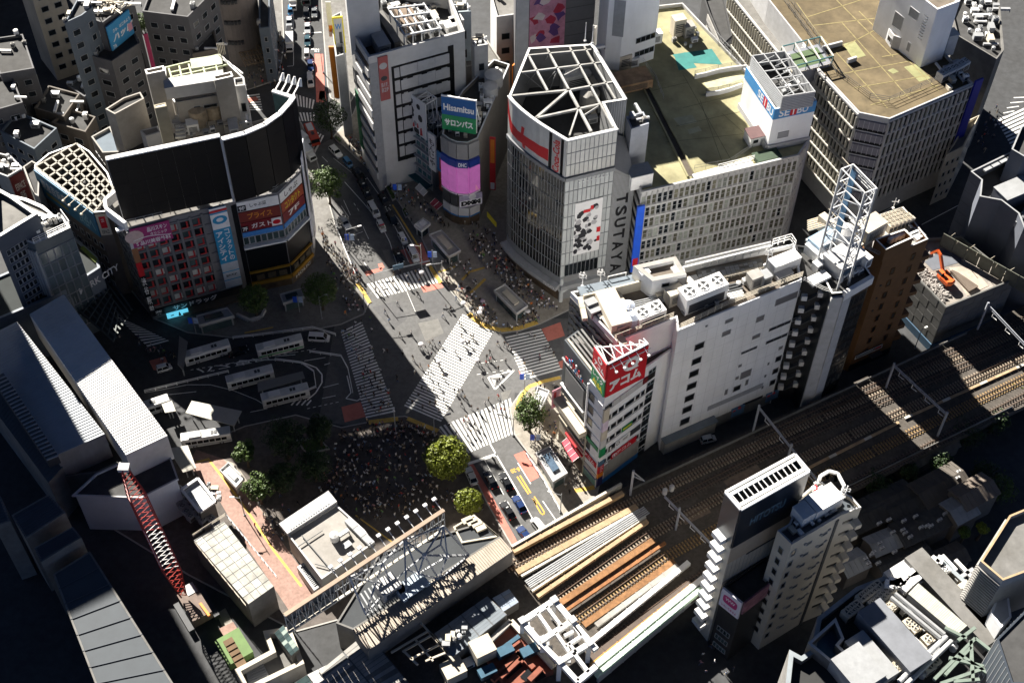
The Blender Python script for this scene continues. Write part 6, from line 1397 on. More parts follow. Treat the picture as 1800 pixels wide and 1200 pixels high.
for i in range(26):
 u,v=rr.uniform(.8,BW.w-1.6),rr.uniform(1.8,BW.h-1.4);s=rr.uniform(.5,1.3);b=MB();b.face([F.pt(min(BW.w-.1,max(.1,u+s*math.cos(a)*rr.uniform(.6,1))),min(BW.h-.1,max(1.1,v+1.3*s*math.sin(a)*rr.uniform(.6,1))),.004+i*.0008)for a in[2*math.pi*q/8 for q in range(8)]]);obj('print',b,(pk,pgy,pk)[i%3],tb)
b=MB();b.face([F.pt(BW.w*.45+1.6*math.cos(a),BW.h*.56+2.4*math.sin(a),.03)for a in[2*math.pi*q/14 for q in range(14)]]);obj('print',b,mat('portrait_grey',(.45,.45,.45),.6,.3,1.5),tb)
for u,v,a,c in((.62,.2,.8,1.6),(.74,.24,.7,1.8),(.82,.1,1.0,2.8)):b=MB();b.face([F.pt(BW.w*u,BW.h*v,.04),F.pt(BW.w*u+a,BW.h*v+.4,.04),F.pt(BW.w*u+a*.7,BW.h*v+c,.04),F.pt(BW.w*u+.2,BW.h*v+c*.8,.04)]);obj('print',b,REDP,tb)
for i in range(9):
 f=i/8;p=BW.pt(BW.w*f,BW.h);q=p-BW.n*3.2;b=MB();b.bar(p,q,.2);b.bar(q,q-Vector((0,0,BW.h)),.2);obj('truss',b,WHITE_P,tb)
 if i<8:b=MB();b.bar(p,BW.pt(BW.w*(f+.125),BW.h)-BW.n*3.2,.14);b.bar(q,q+(BW.u*(BW.w/8))-Vector((0,0,4)),.14);obj('brace',b,WHITE_P,tb)
b=MB();b.bar(BW.pt(0,BW.h,-3.2),BW.pt(BW.w,BW.h,-3.2),.25);b.bar(BW.pt(0,BW.h,.2),BW.pt(BW.w,BW.h,.2),.3);obj('top_rail',b,WHITE_P,tb)
VW=Wall(w_.pt(w_.w-.2,0,.1),w_.pt(w_.w+2.6,0,.1),0,40);s,F=sign_text('tall white vertical sign with black hiragana beside the teal glazing',VW,0,8.5,2.5,z4+4.5,WHITE_P,'もんじゃ',DARK_P,vert=True,pad=.12,th=.5)
VW2=Wall(w_.pt(w_.w+2.8,0,.3),w_.pt(w_.w+5.4,0,.3),0,40);s,F=panel_sign('slim blue vertical sign with red lettering between the two sign boards',VW2,0,10,1.9,z4+.5,BLUEB,0,.3);patch(F,.9,11,1.5,z4-1,REDP,s)
s,F=panel_sign('tall rust red wall panel with pale characters above a red awning',VW2,.1,3.2,4.2,12.0,mat('panel_rust',(.26,.045,.03),.7,.12,1),-.3,.3);letters(F,'グルメ',.8,6.6,3.4,8,.01,mat('letter_pinkish',(.5,.3,.28),.6),s)
for l,m,q in(('pale grey slanting awning beside the tall hiragana sign',LIGHTC,[(738,322),(730,330),(745,344),(752,337)]),('dark red shop awning at the foot of the rust red panel',mat('awning_maroon',(.26,.03,.05),.7),[(765,348),(756,357),(769,368),(779,360)])):
 ta=thing('awning',l,'awning',P(*q[1],3));b=MB();v=[P(*q[0],4.4),P(*q[1],3.2),P(*q[2],3.2),P(*q[3],4.4)];b.face(v);b.face([e-Vector((0,0,.1))for e in reversed(v)]);b.face([v[1],v[1]-Vector((0,0,.4)),v[2]-Vector((0,0,.4)),v[2]]);obj('canvas',b,m,ta)
 for i in range(3):b=MB();b.bar(lerp(v[0],v[3],i/2),lerp(v[1],v[2],i/2),.08);obj('arm',b,WHITE_P,ta)
z5=ZT((840,243),(846,388));BG=mat('band_grey',(.20,.20,.205),.5,.1,.5)
t,W,zf5=building('commercial_building','corner building with a round video screen and blue and green rooftop billboard',[(777,236),(790,245),(803,250),(822,251),(840,243),(863,190),(896,113),(868,104),(812,160),(782,205)],z5,mat('wall_brown_grey',(.20,.185,.165),.7,.1,.5,stain=.2),ROOF_D,par=1,coping=mat('parapet_pale',(.45,.47,.5),.6))
VS=mat('screen_pink',(.42,.12,.36),.4,.12,.5,emit=.12);NAVY=mat('screen_navy',(.008,.02,.12),.4,.1,1,emit=.08)
hs=thing('video_screen','curved video screen glowing pink with a dark haired face under white capitals','video screen',W[2].pt(W[2].w/2,10));vb=z5*.42;vt_=z5*.80
for k in range(4):
 w_=W[k];block(t,w_,'grey_band',-.02,z5*.82,w_.w+.04,z5*.17,.5,BG);block(t,w_,'white_trim',-.02,z5*.40,w_.w+.04,.25,.8,WHITE_P)
 block(hs,w_,'screen',-.05,vb,w_.w+.1,(vt_-vb)*.80,.7,VS);block(hs,w_,'header',-.05,vb+(vt_-vb)*.80,w_.w+.1,(vt_-vb)*.2,.72,NAVY)
 block(t,w_,'shop_sign',0,3.6,w_.w,2.6,.5,LIGHTC);block(t,w_,'blue_trim',0,3.3,w_.w,.35,.6,mat('base_blue',(.02,.16,.42)));block(t,w_,'shop_front',0,.1,w_.w,3,.1,mat('shop_glow',(.10,.07,.045)))
 if k<2:block(t,w_,'dark_screen',.1,6.6,w_.w-.1,z5*.40-7,.6,DARK_P)
WF=Wall(W[1].pt(0,0,.9),W[3].pt(W[3].w,0,.9),0,z5);letters(W[2],'DHC',.3,vt_-1.6,W[2].w-.3,vt_-.4,.8,WHITE_P,hs)
for pts,m,n in((((.28,.1),(.42,.06),(.5,.4),(.62,.62),(.55,.78),(.4,.78),(.32,.6),(.36,.4)),mat('hair_dark',(.02,.006,.015),.5),.35),(((.38,.35),(.5,.36),(.62,.42),(.6,.62),(.5,.70),(.42,.62)),mat('face_pink',(.50,.14,.22),.5,.1,1,emit=.1),.42),(((.5,.34),(.62,.4),(.85,.26),(.95,.06),(.8,.02),(.6,.12)),mat('arm_pink',(.55,.20,.34),.5,.1,1,emit=.1),.46)):
 b=MB();b.face([WF.pt(WF.w*x,vb+(vt_-vb)*.8*y,n)for x,y in pts]);b.face([WF.pt(WF.w*x,vb+(vt_-vb)*.8*y,n-.05)for x,y in reversed(pts)]);obj('image',b,m,hs)
s,F=panel_sign('poster with pale figure and black capital letters under the curved screen',Wall(W[2].pt(.2,0,.5),W[3].pt(W[3].w*.9,0,.5),0,z5),0,6.6,5.6,z5*.40-.3,mat('poster_lilac',(.40,.36,.50),.5,.35,.6),.2,.2,name='poster',cat='poster')
patch(F,.1,6.8,5.5,8.7,WHITE_P,s);letters(F,'DMM',.4,7.0,5.2,8.5,.01,BLACK,s,.08)
b=MB();b.face([F.pt(3.2+.9*math.cos(a),9.6+1.0*math.sin(a),.012)for a in[2*math.pi*q/12 for q in range(12)]]);obj('print',b,mat('figure_pale',(.6,.58,.6),.6),s)
zs=ZT((776,167),(778.5,228),z5);SW=Wall(P(776,167,zs),P(836.5,177,zs),z5+.6,zs);GRN=mat('board_green',(.015,.22,.08),.5,.05,1);BLU=mat('board_blue',(.012,.09,.28),.5,.05,1)
tb=thing('billboard','rooftop billboard, blue upper half and green lower half with white lettering','billboard',SW.pt(0))
block(tb,SW,'blue_board',0,SW.h*.47,SW.w,SW.h*.53,.4,BLU);block(tb,SW,'green_board',0,0,SW.w,SW.h*.46,.4,GRN)
letters(SW,'Hisamitsu',SW.w*.06,SW.h*.60,SW.w*.95,SW.h*.80,.42,WHITE_P,tb,.03);letters(SW,'サロンパス',SW.w*.08,SW.h*.14,SW.w*.92,SW.h*.35,.42,WHITE_P,tb,.05)
for i in range(5):b=MB();p=SW.pt(SW.w*i/4,0,-.2);b.bar(p,p+Vector((0,0,SW.h)),.3);b.bar(p+Vector((0,0,SW.h*.8)),p-SW.n*3.5,.2);obj('strut',b,WHITE_P,tb)
b=MB();b.bar(SW.pt(0,SW.h+.2,.3),SW.pt(SW.w,SW.h+.2,.3),.3);obj('top_rail',b,WHITE_P,tb)
tr=thing('roof_truss','dense white steel lattice between the portrait billboard and the blue green billboard','roof truss',P(765,215,z4));rr=random.Random(3)
for i in range(26):a,c=P(rr.uniform(752,778),rr.uniform(190,225),z4+rr.uniform(0,7)),P(rr.uniform(752,778),rr.uniform(190,225),z4+rr.uniform(0,7));b=MB();b.bar(a,c,.2);obj('brace',b,WHITE_P,tr)
clutter([(842,230),(857,195),(885,125),(850,140),(838,190)],zf5,20,'the video corner roof',73,big=1.1);clutter([(785,225),(800,240),(830,242),(835,215)],zf5,6,'the video corner front',74,big=.9)
tank(P(868,150,zf5),'large white round tank on the back of the video screen building',2.2,3.4,LIGHTC);tank(P(862,168,zf5),'second large white round tank nearer the curved glass building',1.8,3,LIGHTC)
VW=Wall(P(861,240,22),P(868,241,22),0,24);s,F=panel_sign('long red and orange vertical sign in the alley beside the curved glass building',VW,0,5,1.4,22,REDP,0,.4);patch(F,.2,14,1.2,21.5,ORANGE,s);patch(F,.2,5.3,1.2,7.5,WHITE_P,s)
s,F=panel_sign('yellow slanting street banner in the dark alley mouth',Wall(P(857,370,6),P(872,388,6),0,8),0,4,4.2,5.6,YEL,0,.15,name='banner',cat='banner')
# ---- blocks behind
for l,pts,z,m in(('pale blue lift tower behind the white block',[(797,22),(828,20),(822,5),(795,8)],40,mat('pale_blue_wall',(.36,.42,.46),.7)),('small white tower on the roofs behind the video screen building',[(834,82),(858,78),(850,66),(828,72)],36,LIGHTC),('grey stepped roof block behind the small white tower',[(818,118),(880,105),(850,60),(812,70)],26,CONC),('cream block with a rusty patch left of the dark grey tower',[(873,30),(930,22),(925,-20),(862,-10)],34,LIGHTC),('narrow cream roof block beside the alley left of the dark grey tower',[(888,62),(928,58),(922,40),(880,42)],27,CREAM),('low grey roof beside the framed orange poster',[(910,92),(938,82),(930,66),(905,70)],24,CONC)):
 t,W,z_=building('office_building',l,pts,z,m,ROOF_G,par=.8)
 window_grid(t,W[0],.5,W[0].w-.5,8,z-4,max(1,int(W[0].w/3)),5,.6,.45)
 clutter(pts,z_,5,'the '+' '.join(l.split()[:3])+' roof',int(z)+pts[0][0],big=.9)
VW=Wall(P(900,118,26),P(906,112,26),0,28);s,F=panel_sign('framed white and orange vertical poster left of the curved glass building',VW,0,14,3.2,26.5,ORANGE,0,.3,name='poster',cat='poster');patch(F,.1,14.3,1.8,26.2,WHITE_P,s);patch(F,.5,16,1.4,24,DARK_P,s,n=.01)
t,W,z_=building('office_building','tall building with pale and dark grey walls behind the curved glass building',[(908,-98),(1055,-122),(1048,-160),(905,-150)],62,mat('grey_tower',(.12,.12,.125),.6,.08,.6),ROOF_D)
w_=W[0];block(t,w_,'pale_wall',.1,1,w_.w*.16,58,.2,LIGHTC)
for j in range(14):block(t,w_,'seam',w_.w*.62,4*j+2,w_.w*.37,.1,.04,DARK_P)
s,F=panel_sign('large colourful pink and crimson poster board on the grey tower wall',w_,w_.w*.17,28.5,w_.w*.62,50,mat('poster_pink',(.50,.22,.30),.6,.35,.35),.1,.3,name='billboard',cat='billboard')
for i in range(14):x,y=rr.uniform(.2,.56),rr.uniform(31,48);b=MB();b.face([F.pt(w_.w*x+rr.uniform(.6,1.8)*math.cos(a),y+rr.uniform(.6,2)*math.sin(a),.01+i*.002)for a in[2*math.pi*q/7 for q in range(7)]]);obj('print',b,(mat('print_crimson',(.36,.02,.05),.6),mat('print_violet',(.10,.04,.16),.6),mat('print_cream',(.6,.5,.48),.6))[i%3],s)
clutter([(935,70),(1010,72),(1012,45),(945,40)],30,10,'the low roof below the poster',75)
t,W,z_=building('office_building','low roof block below the pink poster board',[(932,76),(1030,76),(1050,45),(935,40)],30,CONC,ROOF_D)
t,W,z_=building('office_building','white blocky tower at the back left of the yellow stained roof',[(1073,-28),(1101,-24),(1126,-32),(1165,-45),(1150,-90),(1060,-80)],56,WHITE_W,ROOF_D,z0=20)
block(t,W[0],'dark_recess',W[0].w*.35,22,2.6,10,.1,GREY_P)
for v in(14.5,18.5):window(t,W[2],.3,v,W[2].w-.5,1.6,gl=GLASS,mull=3)
# ================================================================ dim top left
t=thing('round_tower','round tiled tower with small dark balconies at the top','tower',P(425,92));cw=P(425,92);b=MB();b.tube(cw,cw+Vector((0,0,58)),6.4,n=40);obj('shaft',b,mat('tower_tile',(.19,.165,.15),.6,.1,.8,stain=.2),t)
for j in range(6):
 a0=R(-100);b=MB()
 for i in range(5):a=a0+i*.13;p=cw+Vector((math.cos(a)*6.6,math.sin(a)*6.6,8+6.5*j));b.box(p,(1.0,.7,1.0),a)
 obj('balcony',b,DARK_P,t)
for k in range(24):b=MB();a=2*math.pi*k/24;p=cw+Vector((math.cos(a)*6.41,math.sin(a)*6.41,0));b.bar(p,p+Vector((0,0,58)),.06);obj('seam',b,CONC_D,t)
tp=thing('pergola','open brown steel pergola at the foot of the round tower','pergola',P(443,96))
for i in range(8):b=MB();b.bar(P(416+5.5*i,84-.7*i,5),P(432+5.5*i,117-.9*i,5),.25);obj('beam',b,mat('steel_brown',(.20,.15,.10),.7),tp)
for i in range(5):b=MB();b.bar(P(417+4*i,86+7*i,5.3),P(456+4*i,80+7*i,5.3),.2);obj('beam',b,mat('steel_brown',(.20,.15,.10)),tp)
for x,y in((418,86),(456,80),(432,116),(470,110)):b=MB();q=P(x,y,5);b.bar(q,Vector((q.x,q.y,0)),.3);obj('post',b,DSTEEL,tp)
b=MB();b.box(P(420,95),(4,3,2.6));obj('kiosk',b,RR,tp)
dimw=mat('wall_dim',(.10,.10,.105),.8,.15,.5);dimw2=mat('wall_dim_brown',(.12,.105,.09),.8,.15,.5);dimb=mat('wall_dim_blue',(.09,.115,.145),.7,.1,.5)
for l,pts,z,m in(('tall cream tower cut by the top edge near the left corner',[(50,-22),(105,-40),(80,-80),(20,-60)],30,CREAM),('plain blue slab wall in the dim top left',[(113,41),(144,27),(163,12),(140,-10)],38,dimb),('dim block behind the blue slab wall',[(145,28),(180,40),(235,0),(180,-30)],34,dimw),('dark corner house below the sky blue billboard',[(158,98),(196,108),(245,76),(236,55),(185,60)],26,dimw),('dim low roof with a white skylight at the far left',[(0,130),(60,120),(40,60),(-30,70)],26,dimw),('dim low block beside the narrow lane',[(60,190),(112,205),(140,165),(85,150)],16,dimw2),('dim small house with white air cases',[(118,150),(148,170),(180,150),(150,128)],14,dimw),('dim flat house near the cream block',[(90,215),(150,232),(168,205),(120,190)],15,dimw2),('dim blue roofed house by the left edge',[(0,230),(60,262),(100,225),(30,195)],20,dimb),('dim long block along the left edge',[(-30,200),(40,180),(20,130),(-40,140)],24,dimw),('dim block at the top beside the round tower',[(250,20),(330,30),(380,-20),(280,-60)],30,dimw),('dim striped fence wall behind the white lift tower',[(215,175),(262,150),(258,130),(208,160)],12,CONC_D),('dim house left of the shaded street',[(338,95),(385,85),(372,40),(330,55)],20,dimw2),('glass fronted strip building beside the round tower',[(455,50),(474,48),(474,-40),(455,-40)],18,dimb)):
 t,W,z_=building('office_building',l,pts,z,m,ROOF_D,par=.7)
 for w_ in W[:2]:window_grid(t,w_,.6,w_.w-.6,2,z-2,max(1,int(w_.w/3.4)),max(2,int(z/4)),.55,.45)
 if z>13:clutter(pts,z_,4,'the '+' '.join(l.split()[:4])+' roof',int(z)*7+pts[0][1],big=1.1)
zk=ZT((185,48),(194,90),26);KW=Wall(P(185,48,zk),P(224,16,zk),26,zk)
tb=thing('billboard','sky blue billboard with slanting white katakana on the dim corner house','billboard',KW.pt(0));block(tb,KW,'board',0,0,KW.w,KW.h,.4,mat('board_sky',(.04,.25,.48),.5,.08,1))
letters(KW,'ハッピ',KW.w*.1,KW.h*.25,KW.w*.95,KW.h*.55,.42,WHITE_P,tb,.05,italic=.8);letters(KW,'さぁ、はじめよう',KW.w*.2,KW.h*.62,KW.w*.95,KW.h*.76,.42,WHITE_P,tb);patch(KW,KW.w*.8,KW.h*.2,KW.w*.98,KW.h*.5,mat('sign_pink',(.65,.32,.38)),tb,n=.43);letters(KW,'7&',KW.w*.06,KW.h*.04,KW.w*.22,KW.h*.18,.42,WHITE_P,tb)
for i in range(22):a=P(rr.uniform(165,232),rr.uniform(-10,30),zk+rr.uniform(-3,4));c=P(rr.uniform(165,232),rr.uniform(-10,30),zk+rr.uniform(-3,4));b=MB();b.bar(a,c,.22);obj('brace',b,CREAM,tb)
s,F=panel_sign('dark poster with a pale rock texture below the sky blue billboard',Wall(P(205,112,24),P(250,80,24),0,25),.5,8,8,22,BLACK,.1,.2,name='poster',cat='poster');patch(F,3.4,9,5.2,19,LIGHTC,s)
s,F=panel_sign('narrow crimson vertical banner on the dim corner',Wall(P(253,66,28),P(259,64,28),0,30),0,8,1.0,29,mat('banner_crimson',(.30,.02,.08),.6),0,.3,name='banner',cat='banner')
# ================================================================ railway viaduct, tracks, gantries
RZ=6.5;BAL=mat('ballast',(.085,.075,.065),.95,.3,1.5,bump=.4,stain=.4);SLP=mat('sleeper',(.30,.25,.19),.85,.25,1.5,stain=.3);RAIL=mat('rail_steel',(.16,.11,.08),.5,.2,1,metal=.4);TAN=mat('girder_tan',(.42,.30,.18),.8,.2,.8,stain=.4);RUSTB=mat('girder_rust',(.30,.13,.05),.85,.3,1.2,stain=.4);PALEB=mat('girder_pale',(.58,.55,.48),.7,.12,.8,stain=.3)
up_=[(903,968),(1093,858),(1180,818),(1330,750),(1560,645),(1850,515)];lo_=[(1850,690),(1640,790),(1450,885),(1236,1040),(1045,1180),(900,1290),(560,1290),(640,1130)]
b=MB();q=[xy(v)for v in pp(up_+lo_,RZ-.3)];q.reverse();b.prism(q,RZ-1.8,RZ-.3);struct('viaduct',b,BAL)
for x,y in((1010,1000),(1120,960),(1080,1090),(1190,1030)):b=MB();p=P(x,y);b.box((p.x,p.y,0),(1.6,1.6,RZ-1.8));struct('viaduct_pier',b,CONC_D)
def track(label,pts,sleepers=SLP,gauge=1.07,z=RZ):
 q=[P(x,y,z)for x,y in pts];t=thing('railway_track',label,'railway track',q[0]);s=MB();rails=[MB(),MB()]
 for a,c in zip(q,q[1:]):
  d=(c-a).normalized();n=Vector((-d.y,d.x,0));L=(c-a).length;k=int(L/.72)
  for i in range(k):p=a+d*(i*.72);s.bar(p-n*1.15-Vector((0,0,.2)),p+n*1.15-Vector((0,0,.2)),.3,.2)
  for r_,sg in zip(rails,(-1,1)):r_.bar(a+n*sg*gauge/2,c+n*sg*gauge/2,.12,.2)
 tag(obj('sleepers',s,sleepers,t),kind='stuff')
 for r_ in rails:obj('rail',r_,RAIL,t)
track('railway track with pale sleepers next to the road bridge parapet',[(890,996),(919,982),(1091,892),(1250,818),(1450,728),(1850,556)])
track('railway track with pale sleepers in the middle of the bridge girders',[(960,1066),(980,1053),(1135,943),(1290,860),(1500,762),(1850,600)])
track('railway track with yellow brown sleepers ahead of the white cross frame',[(1000,1098),(1013,1089),(1168,979),(1330,890),(1540,790),(1850,640)],mat('sleeper_yellow',(.28,.19,.09),.85,.3,1.5))
track('dark railway track joining from behind the lattice mast',[(1180,880),(1350,795),(1550,705),(1850,575)],mat('sleeper_dark',(.12,.10,.085),.9,.3,1.5))
track('dark railway track beside the green edged girder',[(1040,1154),(1110,1098),(1213,1023),(1420,890),(1600,800),(1850,670)],mat('sleeper_dark',(.12,.10,.085)))
track('dark railway track along the street of the long white building',[(1330,772),(1560,668),(1850,538)],mat('sleeper_dark',(.12,.10,.085)))
def girder(label,p,q,w,h,m,z=RZ+.5,lip=None):
 a,c=P(*p,z),P(*q,z);t=thing('bridge_girder',label,'bridge girder',a);b=MB();b.bar(a,c,w,h);obj('beam',b,m,t)
 n=int((c-a).length/3.2);d=(c-a).normalized();s=Vector((-d.y,d.x,0))
 for i in range(1,n):p_=a+(c-a)*(i/n);b=MB();b.bar(p_-s*(w/2+.08),p_+s*(w/2+.08),.22,h+.12);obj('stiffener',b,m,t)
def Z2(x,y):return(860+x/3.2,820+y/3.2)
for l,p,q,w,h,m in(('pale topped parapet girder along the edge of the road bridge',(125,458),(742,104),.5,1.6,PALEB),('tan girder just inside the bridge parapet',(135,482),(752,150),.9,1.0,TAN),('broad tan brown girder beside the first track',(155,597),(830,225),1.2,.9,TAN),('thin cream girder left of the silver pipes',(180,618),(845,245),.45,.8,PALEB),('thin cream girder right of the silver pipes',(240,702),(880,285),.4,.8,PALEB),('orange tan girder right of the silver pipes',(270,732),(890,308),.8,.8,TAN),('long thin rust girder beside the middle track',(430,810),(990,428),.6,.6,RUSTB),('grey stone ledge beside the yellow sleepered track',(600,892),(1060,555),1.0,.5,CONC)):
 girder(l,Z2(*p),Z2(*q),w,h,m)
def Z8(x,y):return(1040+x/5.17,1040+y/5.17)
for l,p,q,w,h,m in(('upper broad white girder near the white balconies',(-10,460),Z2(1122,540),1.0,1.0,WHITE_P),('orange girder between the two broad white girders',(-10,668),Z2(1170,640),.6,.6,mat('girder_orange',(.45,.23,.07),.8,.2,1)),('lower broad white girder at the edge of the viaduct',(20,685),Z2(1203,628),1.1,1.0,WHITE_P),('pale green and white edge girder of the viaduct',(40,760),Z2(1218,668),.9,1.2,mat('girder_green',(.42,.55,.45),.7,.25,.6)),('dark slotted girder beside the orange girder',(-10,610),Z2(1140,650),1.2,.5,mat('girder_dark',(.10,.075,.06),.8))):
 girder(l,Z8(*p),q,w,h,m)
girder('grey underside fascia below the pale green edge girder',Z8(55,790),Z2(1222,680),.5,2.6,GREY_P,RZ-1)
for l,p,q in(('rust coloured ballast strip beside the middle track',(395,768),(925,412)),('rust coloured ballast strip beside the yellow sleepered track',(530,890),(1040,530))):
 t=thing('ballast_strip',l,'ballast strip',P(*Z2(*p),RZ));b=MB();b.bar(P(*Z2(*p),RZ),P(*Z2(*q),RZ),1.3,.3);obj('bed',b,mat('ballast_rust',(.26,.135,.06),.95,.35,1.2,bump=.4,stain=.4),t)
pipes([P(*Z2(215,662),RZ+.9),P(*Z2(885,242),RZ+.9)],'bundle of bright silver pipes crossing the road bridge',5,.16,.42,STEEL)
for k in range(7):p=lerp(P(*Z2(215,662),RZ+.4),P(*Z2(885,242),RZ+.4),(k+.5)/7);t=thing('pipe_bracket','small dark cross bracket under the bright silver pipes','bracket',p,'brackets under the silver pipes');b=MB();b.box((p.x,p.y,p.z-.6),(2.2,.2,.8),R(125));obj('bar',b,DSTEEL,t)
LATT=mat('gantry_steel',(.32,.34,.38),.5,.1,1,metal=.2)
def gantry(label,p,q,zt,feet=(True,True),mid=None,arms=4):
 a,c=P(*p,zt),P(*q,zt);t=thing('catenary_gantry',label,'catenary gantry',Vector((a.x,a.y,RZ)))
 for o_ in(-.28,.28):b=MB();b.bar(a+Vector((0,0,o_)),c+Vector((0,0,o_)),.18);obj('chord',b,LATT,t)
 n=max(3,int((c-a).length/1.4));b=MB()
 for i in range(n):b.bar(lerp(a,c,i/n)+Vector((0,0,.28 if i%2 else-.28)),lerp(a,c,(i+1)/n)+Vector((0,0,-.28 if i%2 else .28)),.09)
 obj('lattice',b,LATT,t)
 for f,e in zip(feet,(a,c)):
  if f:b=MB();b.bar(Vector((e.x,e.y,RZ-.4)),e+Vector((0,0,.8)),.4);obj('post',b,LATT,t)
 if mid:e=lerp(a,c,mid);b=MB();b.bar(Vector((e.x,e.y,RZ-.4)),e+Vector((0,0,1.2)),.4);obj('post',b,LATT,t)
 for i in range(arms):e=lerp(a,c,(i+.5)/arms);b=MB();b.bar(e-Vector((0,0,.3)),e-Vector((0,0,1.6)),.1);b.bar(e-Vector((0,0,1.5)),e+(c-a).normalized()*1.4-Vector((0,0,1.3)),.1);obj('hanger',b,WHITE_P,t)
gantry('overhead line gantry spanning the tracks beside the long white building',(1334,716),(1438,846),14.5,(True,False),.55)
gantry('overhead line gantry spanning the dark tracks at the right',(1571,642),(1664,728),14);gantry('pale lattice gantry crossing the tracks at the right edge',(1736,536),(1830,636),14.5,(True,True))
gantry('short gantry arm with white insulators above the middle of the bridge',(1168,872),(1262,968),13,(False,False),.28,5)
t=thing('line_mast','leaning steel line mast with a triangular bracket near the blue based corner','line mast',P(1108,860,RZ));p=P(1108,868,RZ);b=MB();b.bar(p-Vector((0,0,.5)),p+Vector((0,0,8.5)),.45);obj('post',b,LATT,t);q=P(1133,845,RZ+4.2)
for z in(8,6.6):b=MB();b.bar(p+Vector((0,0,z)),q,.2);obj('arm',b,LATT,t)
for k,(x,y)in enumerate(((1168,868),(1180,862))):tank(P(x,y,RZ+4),('left' if k==0 else 'right')+' pale hanging transformer drum above the bridge tracks',.5,1.6,LIGHTC)
for p,q,l in(((1105,862),(1700,585),'low concrete fence between the tracks and the street of the white building'),((1480,860),(1780,715),'low fence along the lower edge of the tracks at the right')):
 a,c=P(*p,RZ),P(*q,RZ);t=thing('track_fence',l,'fence',a);n=26
 for i in range(n):b=MB();b.bar(lerp(a,c,i/n),lerp(a,c,(i+.96)/n),.15,1.0);obj('fence_panel',b,CONC_D,t)
for p,q,l in(((1590,735),(1850,618),'pale cable trough running between the right hand tracks'),((1330,868),(1580,742),'pale cable trough beside the middle of the tracks')):
 a,c=P(*p,RZ),P(*q,RZ);t=thing('cable_trough',l,'cable trough',a)
 for i in range(20):b=MB();b.bar(lerp(a,c,i/20),lerp(a,c,(i+.97)/20),.55,.3);obj('cover',b,TAN if i%5 else PALEB,t)
for k,q in enumerate(([(1270,845),(1330,815),(1345,835),(1290,865)],[(1195,905),(1240,885),(1250,900),(1205,922)])):
 b=MB();b.face(pp(q,RZ-.25));struct('ballast_patch',b,mat('ballast_tan',(.17,.13,.10),.95,.3,1))
 # ================================================================ station roofs and frames at the bottom
def N1(x,y):return(480+x/2.987,860+y/2.987)
def rroof(label,pts,z,z0,m,n,wallm=CONC_D):return ribroof(label,pts,z,m,n,z0,wallm)
TANR=mat('roof_tan_metal',(.40,.35,.29),.7,.12,.4,stain=.35)
rroof('long tan ribbed station roof running down to the road bridge',[N1(500,845),N1(1258,322),N1(1195,248),N1(420,735)][0:4],13,8,TANR,0)
a,c,d,e=[P(*N1(*q),13.1)for q in((500,845),(1258,322),(1195,248),(420,735))]
tr=thing('roof_ribs','row of raised seams across the long tan station roof','roof seams',a)
for i in range(66):b=MB();b.bar(lerp(a,c,(i+.5)/66),lerp(e,d,(i+.5)/66),.12,.14);obj('seam',b,TANR,tr)
t,W,_=building('station_building','dark platform hall under the tan station roof',[N1(330,700),N1(420,735),N1(1195,250),N1(1100,170),N1(560,330)],10,CONC_D,mat('roof_black_ribbed',(.035,.04,.045),.8),par=.3)
t,W,_=building('station_building','white stepped roof of the station block beside the small round tree',[N1(990,280),N1(1190,245),N1(1055,130),N1(945,195)],10,CREAM,mat('roof_pale',(.42,.41,.38),.85,.12,.5,stain=.2),par=.9,coping=CREAM)
for k,q in enumerate(((1020,175),(1045,185),(1070,195),(1090,215))):box_unit(P(*N1(*q),9.1),.5,['first','second','third','last'][k]+' pale step block from the left on the white stepped station roof',2,1.2,1.2,CREAM,panel=False)
# long billboard lattice with lamps
zt=21.0;LA,LB=P(*N1(60,660),zt),P(*N1(897,108),zt);BB=Wall(LA,LB,zt-6.5,zt)
tb=thing('billboard_lattice','long dark billboard lattice seen from behind with lamps along its tan top edge','billboard lattice',BB.pt(0));n=26
for m_,v,w in((mat('edge_tan',(.30,.22,.16),.7),BB.h,.8),(PALEB,0,.5),(DSTEEL,BB.h*.5,.2)):b=MB();b.bar(BB.pt(0,v),BB.pt(BB.w,v),w,.4);obj('chord',b,m_,tb)
for i in range(n+1):
 b=MB();p=BB.pt(BB.w*i/n);b.bar(p,p+Vector((0,0,BB.h)),.2);obj('post',b,STEEL,tb)
 if i<n:b=MB();b.bar(BB.pt(BB.w*i/n,0 if i%2 else BB.h),BB.pt(BB.w*(i+1)/n,BB.h if i%2 else 0),.15);obj('brace',b,STEEL,tb)
for i in range(9):block(tb,BB,'panel',BB.w*i/30,.3,BB.w/30-.05,BB.h-.6,.1,mat('panel_slate',(.06,.075,.09),.6),-.3)
for i in range(12):
 p=BB.pt(BB.w*(.33+.06*i),BB.h);q=p+BB.n*-2.6+Vector((0,0,.8));b=MB();b.bar(p,q,.14);b.box((q.x,q.y,q.z),(.8,.6,.35),BB.rz);obj('lamp',b,WHITE_P,tb)
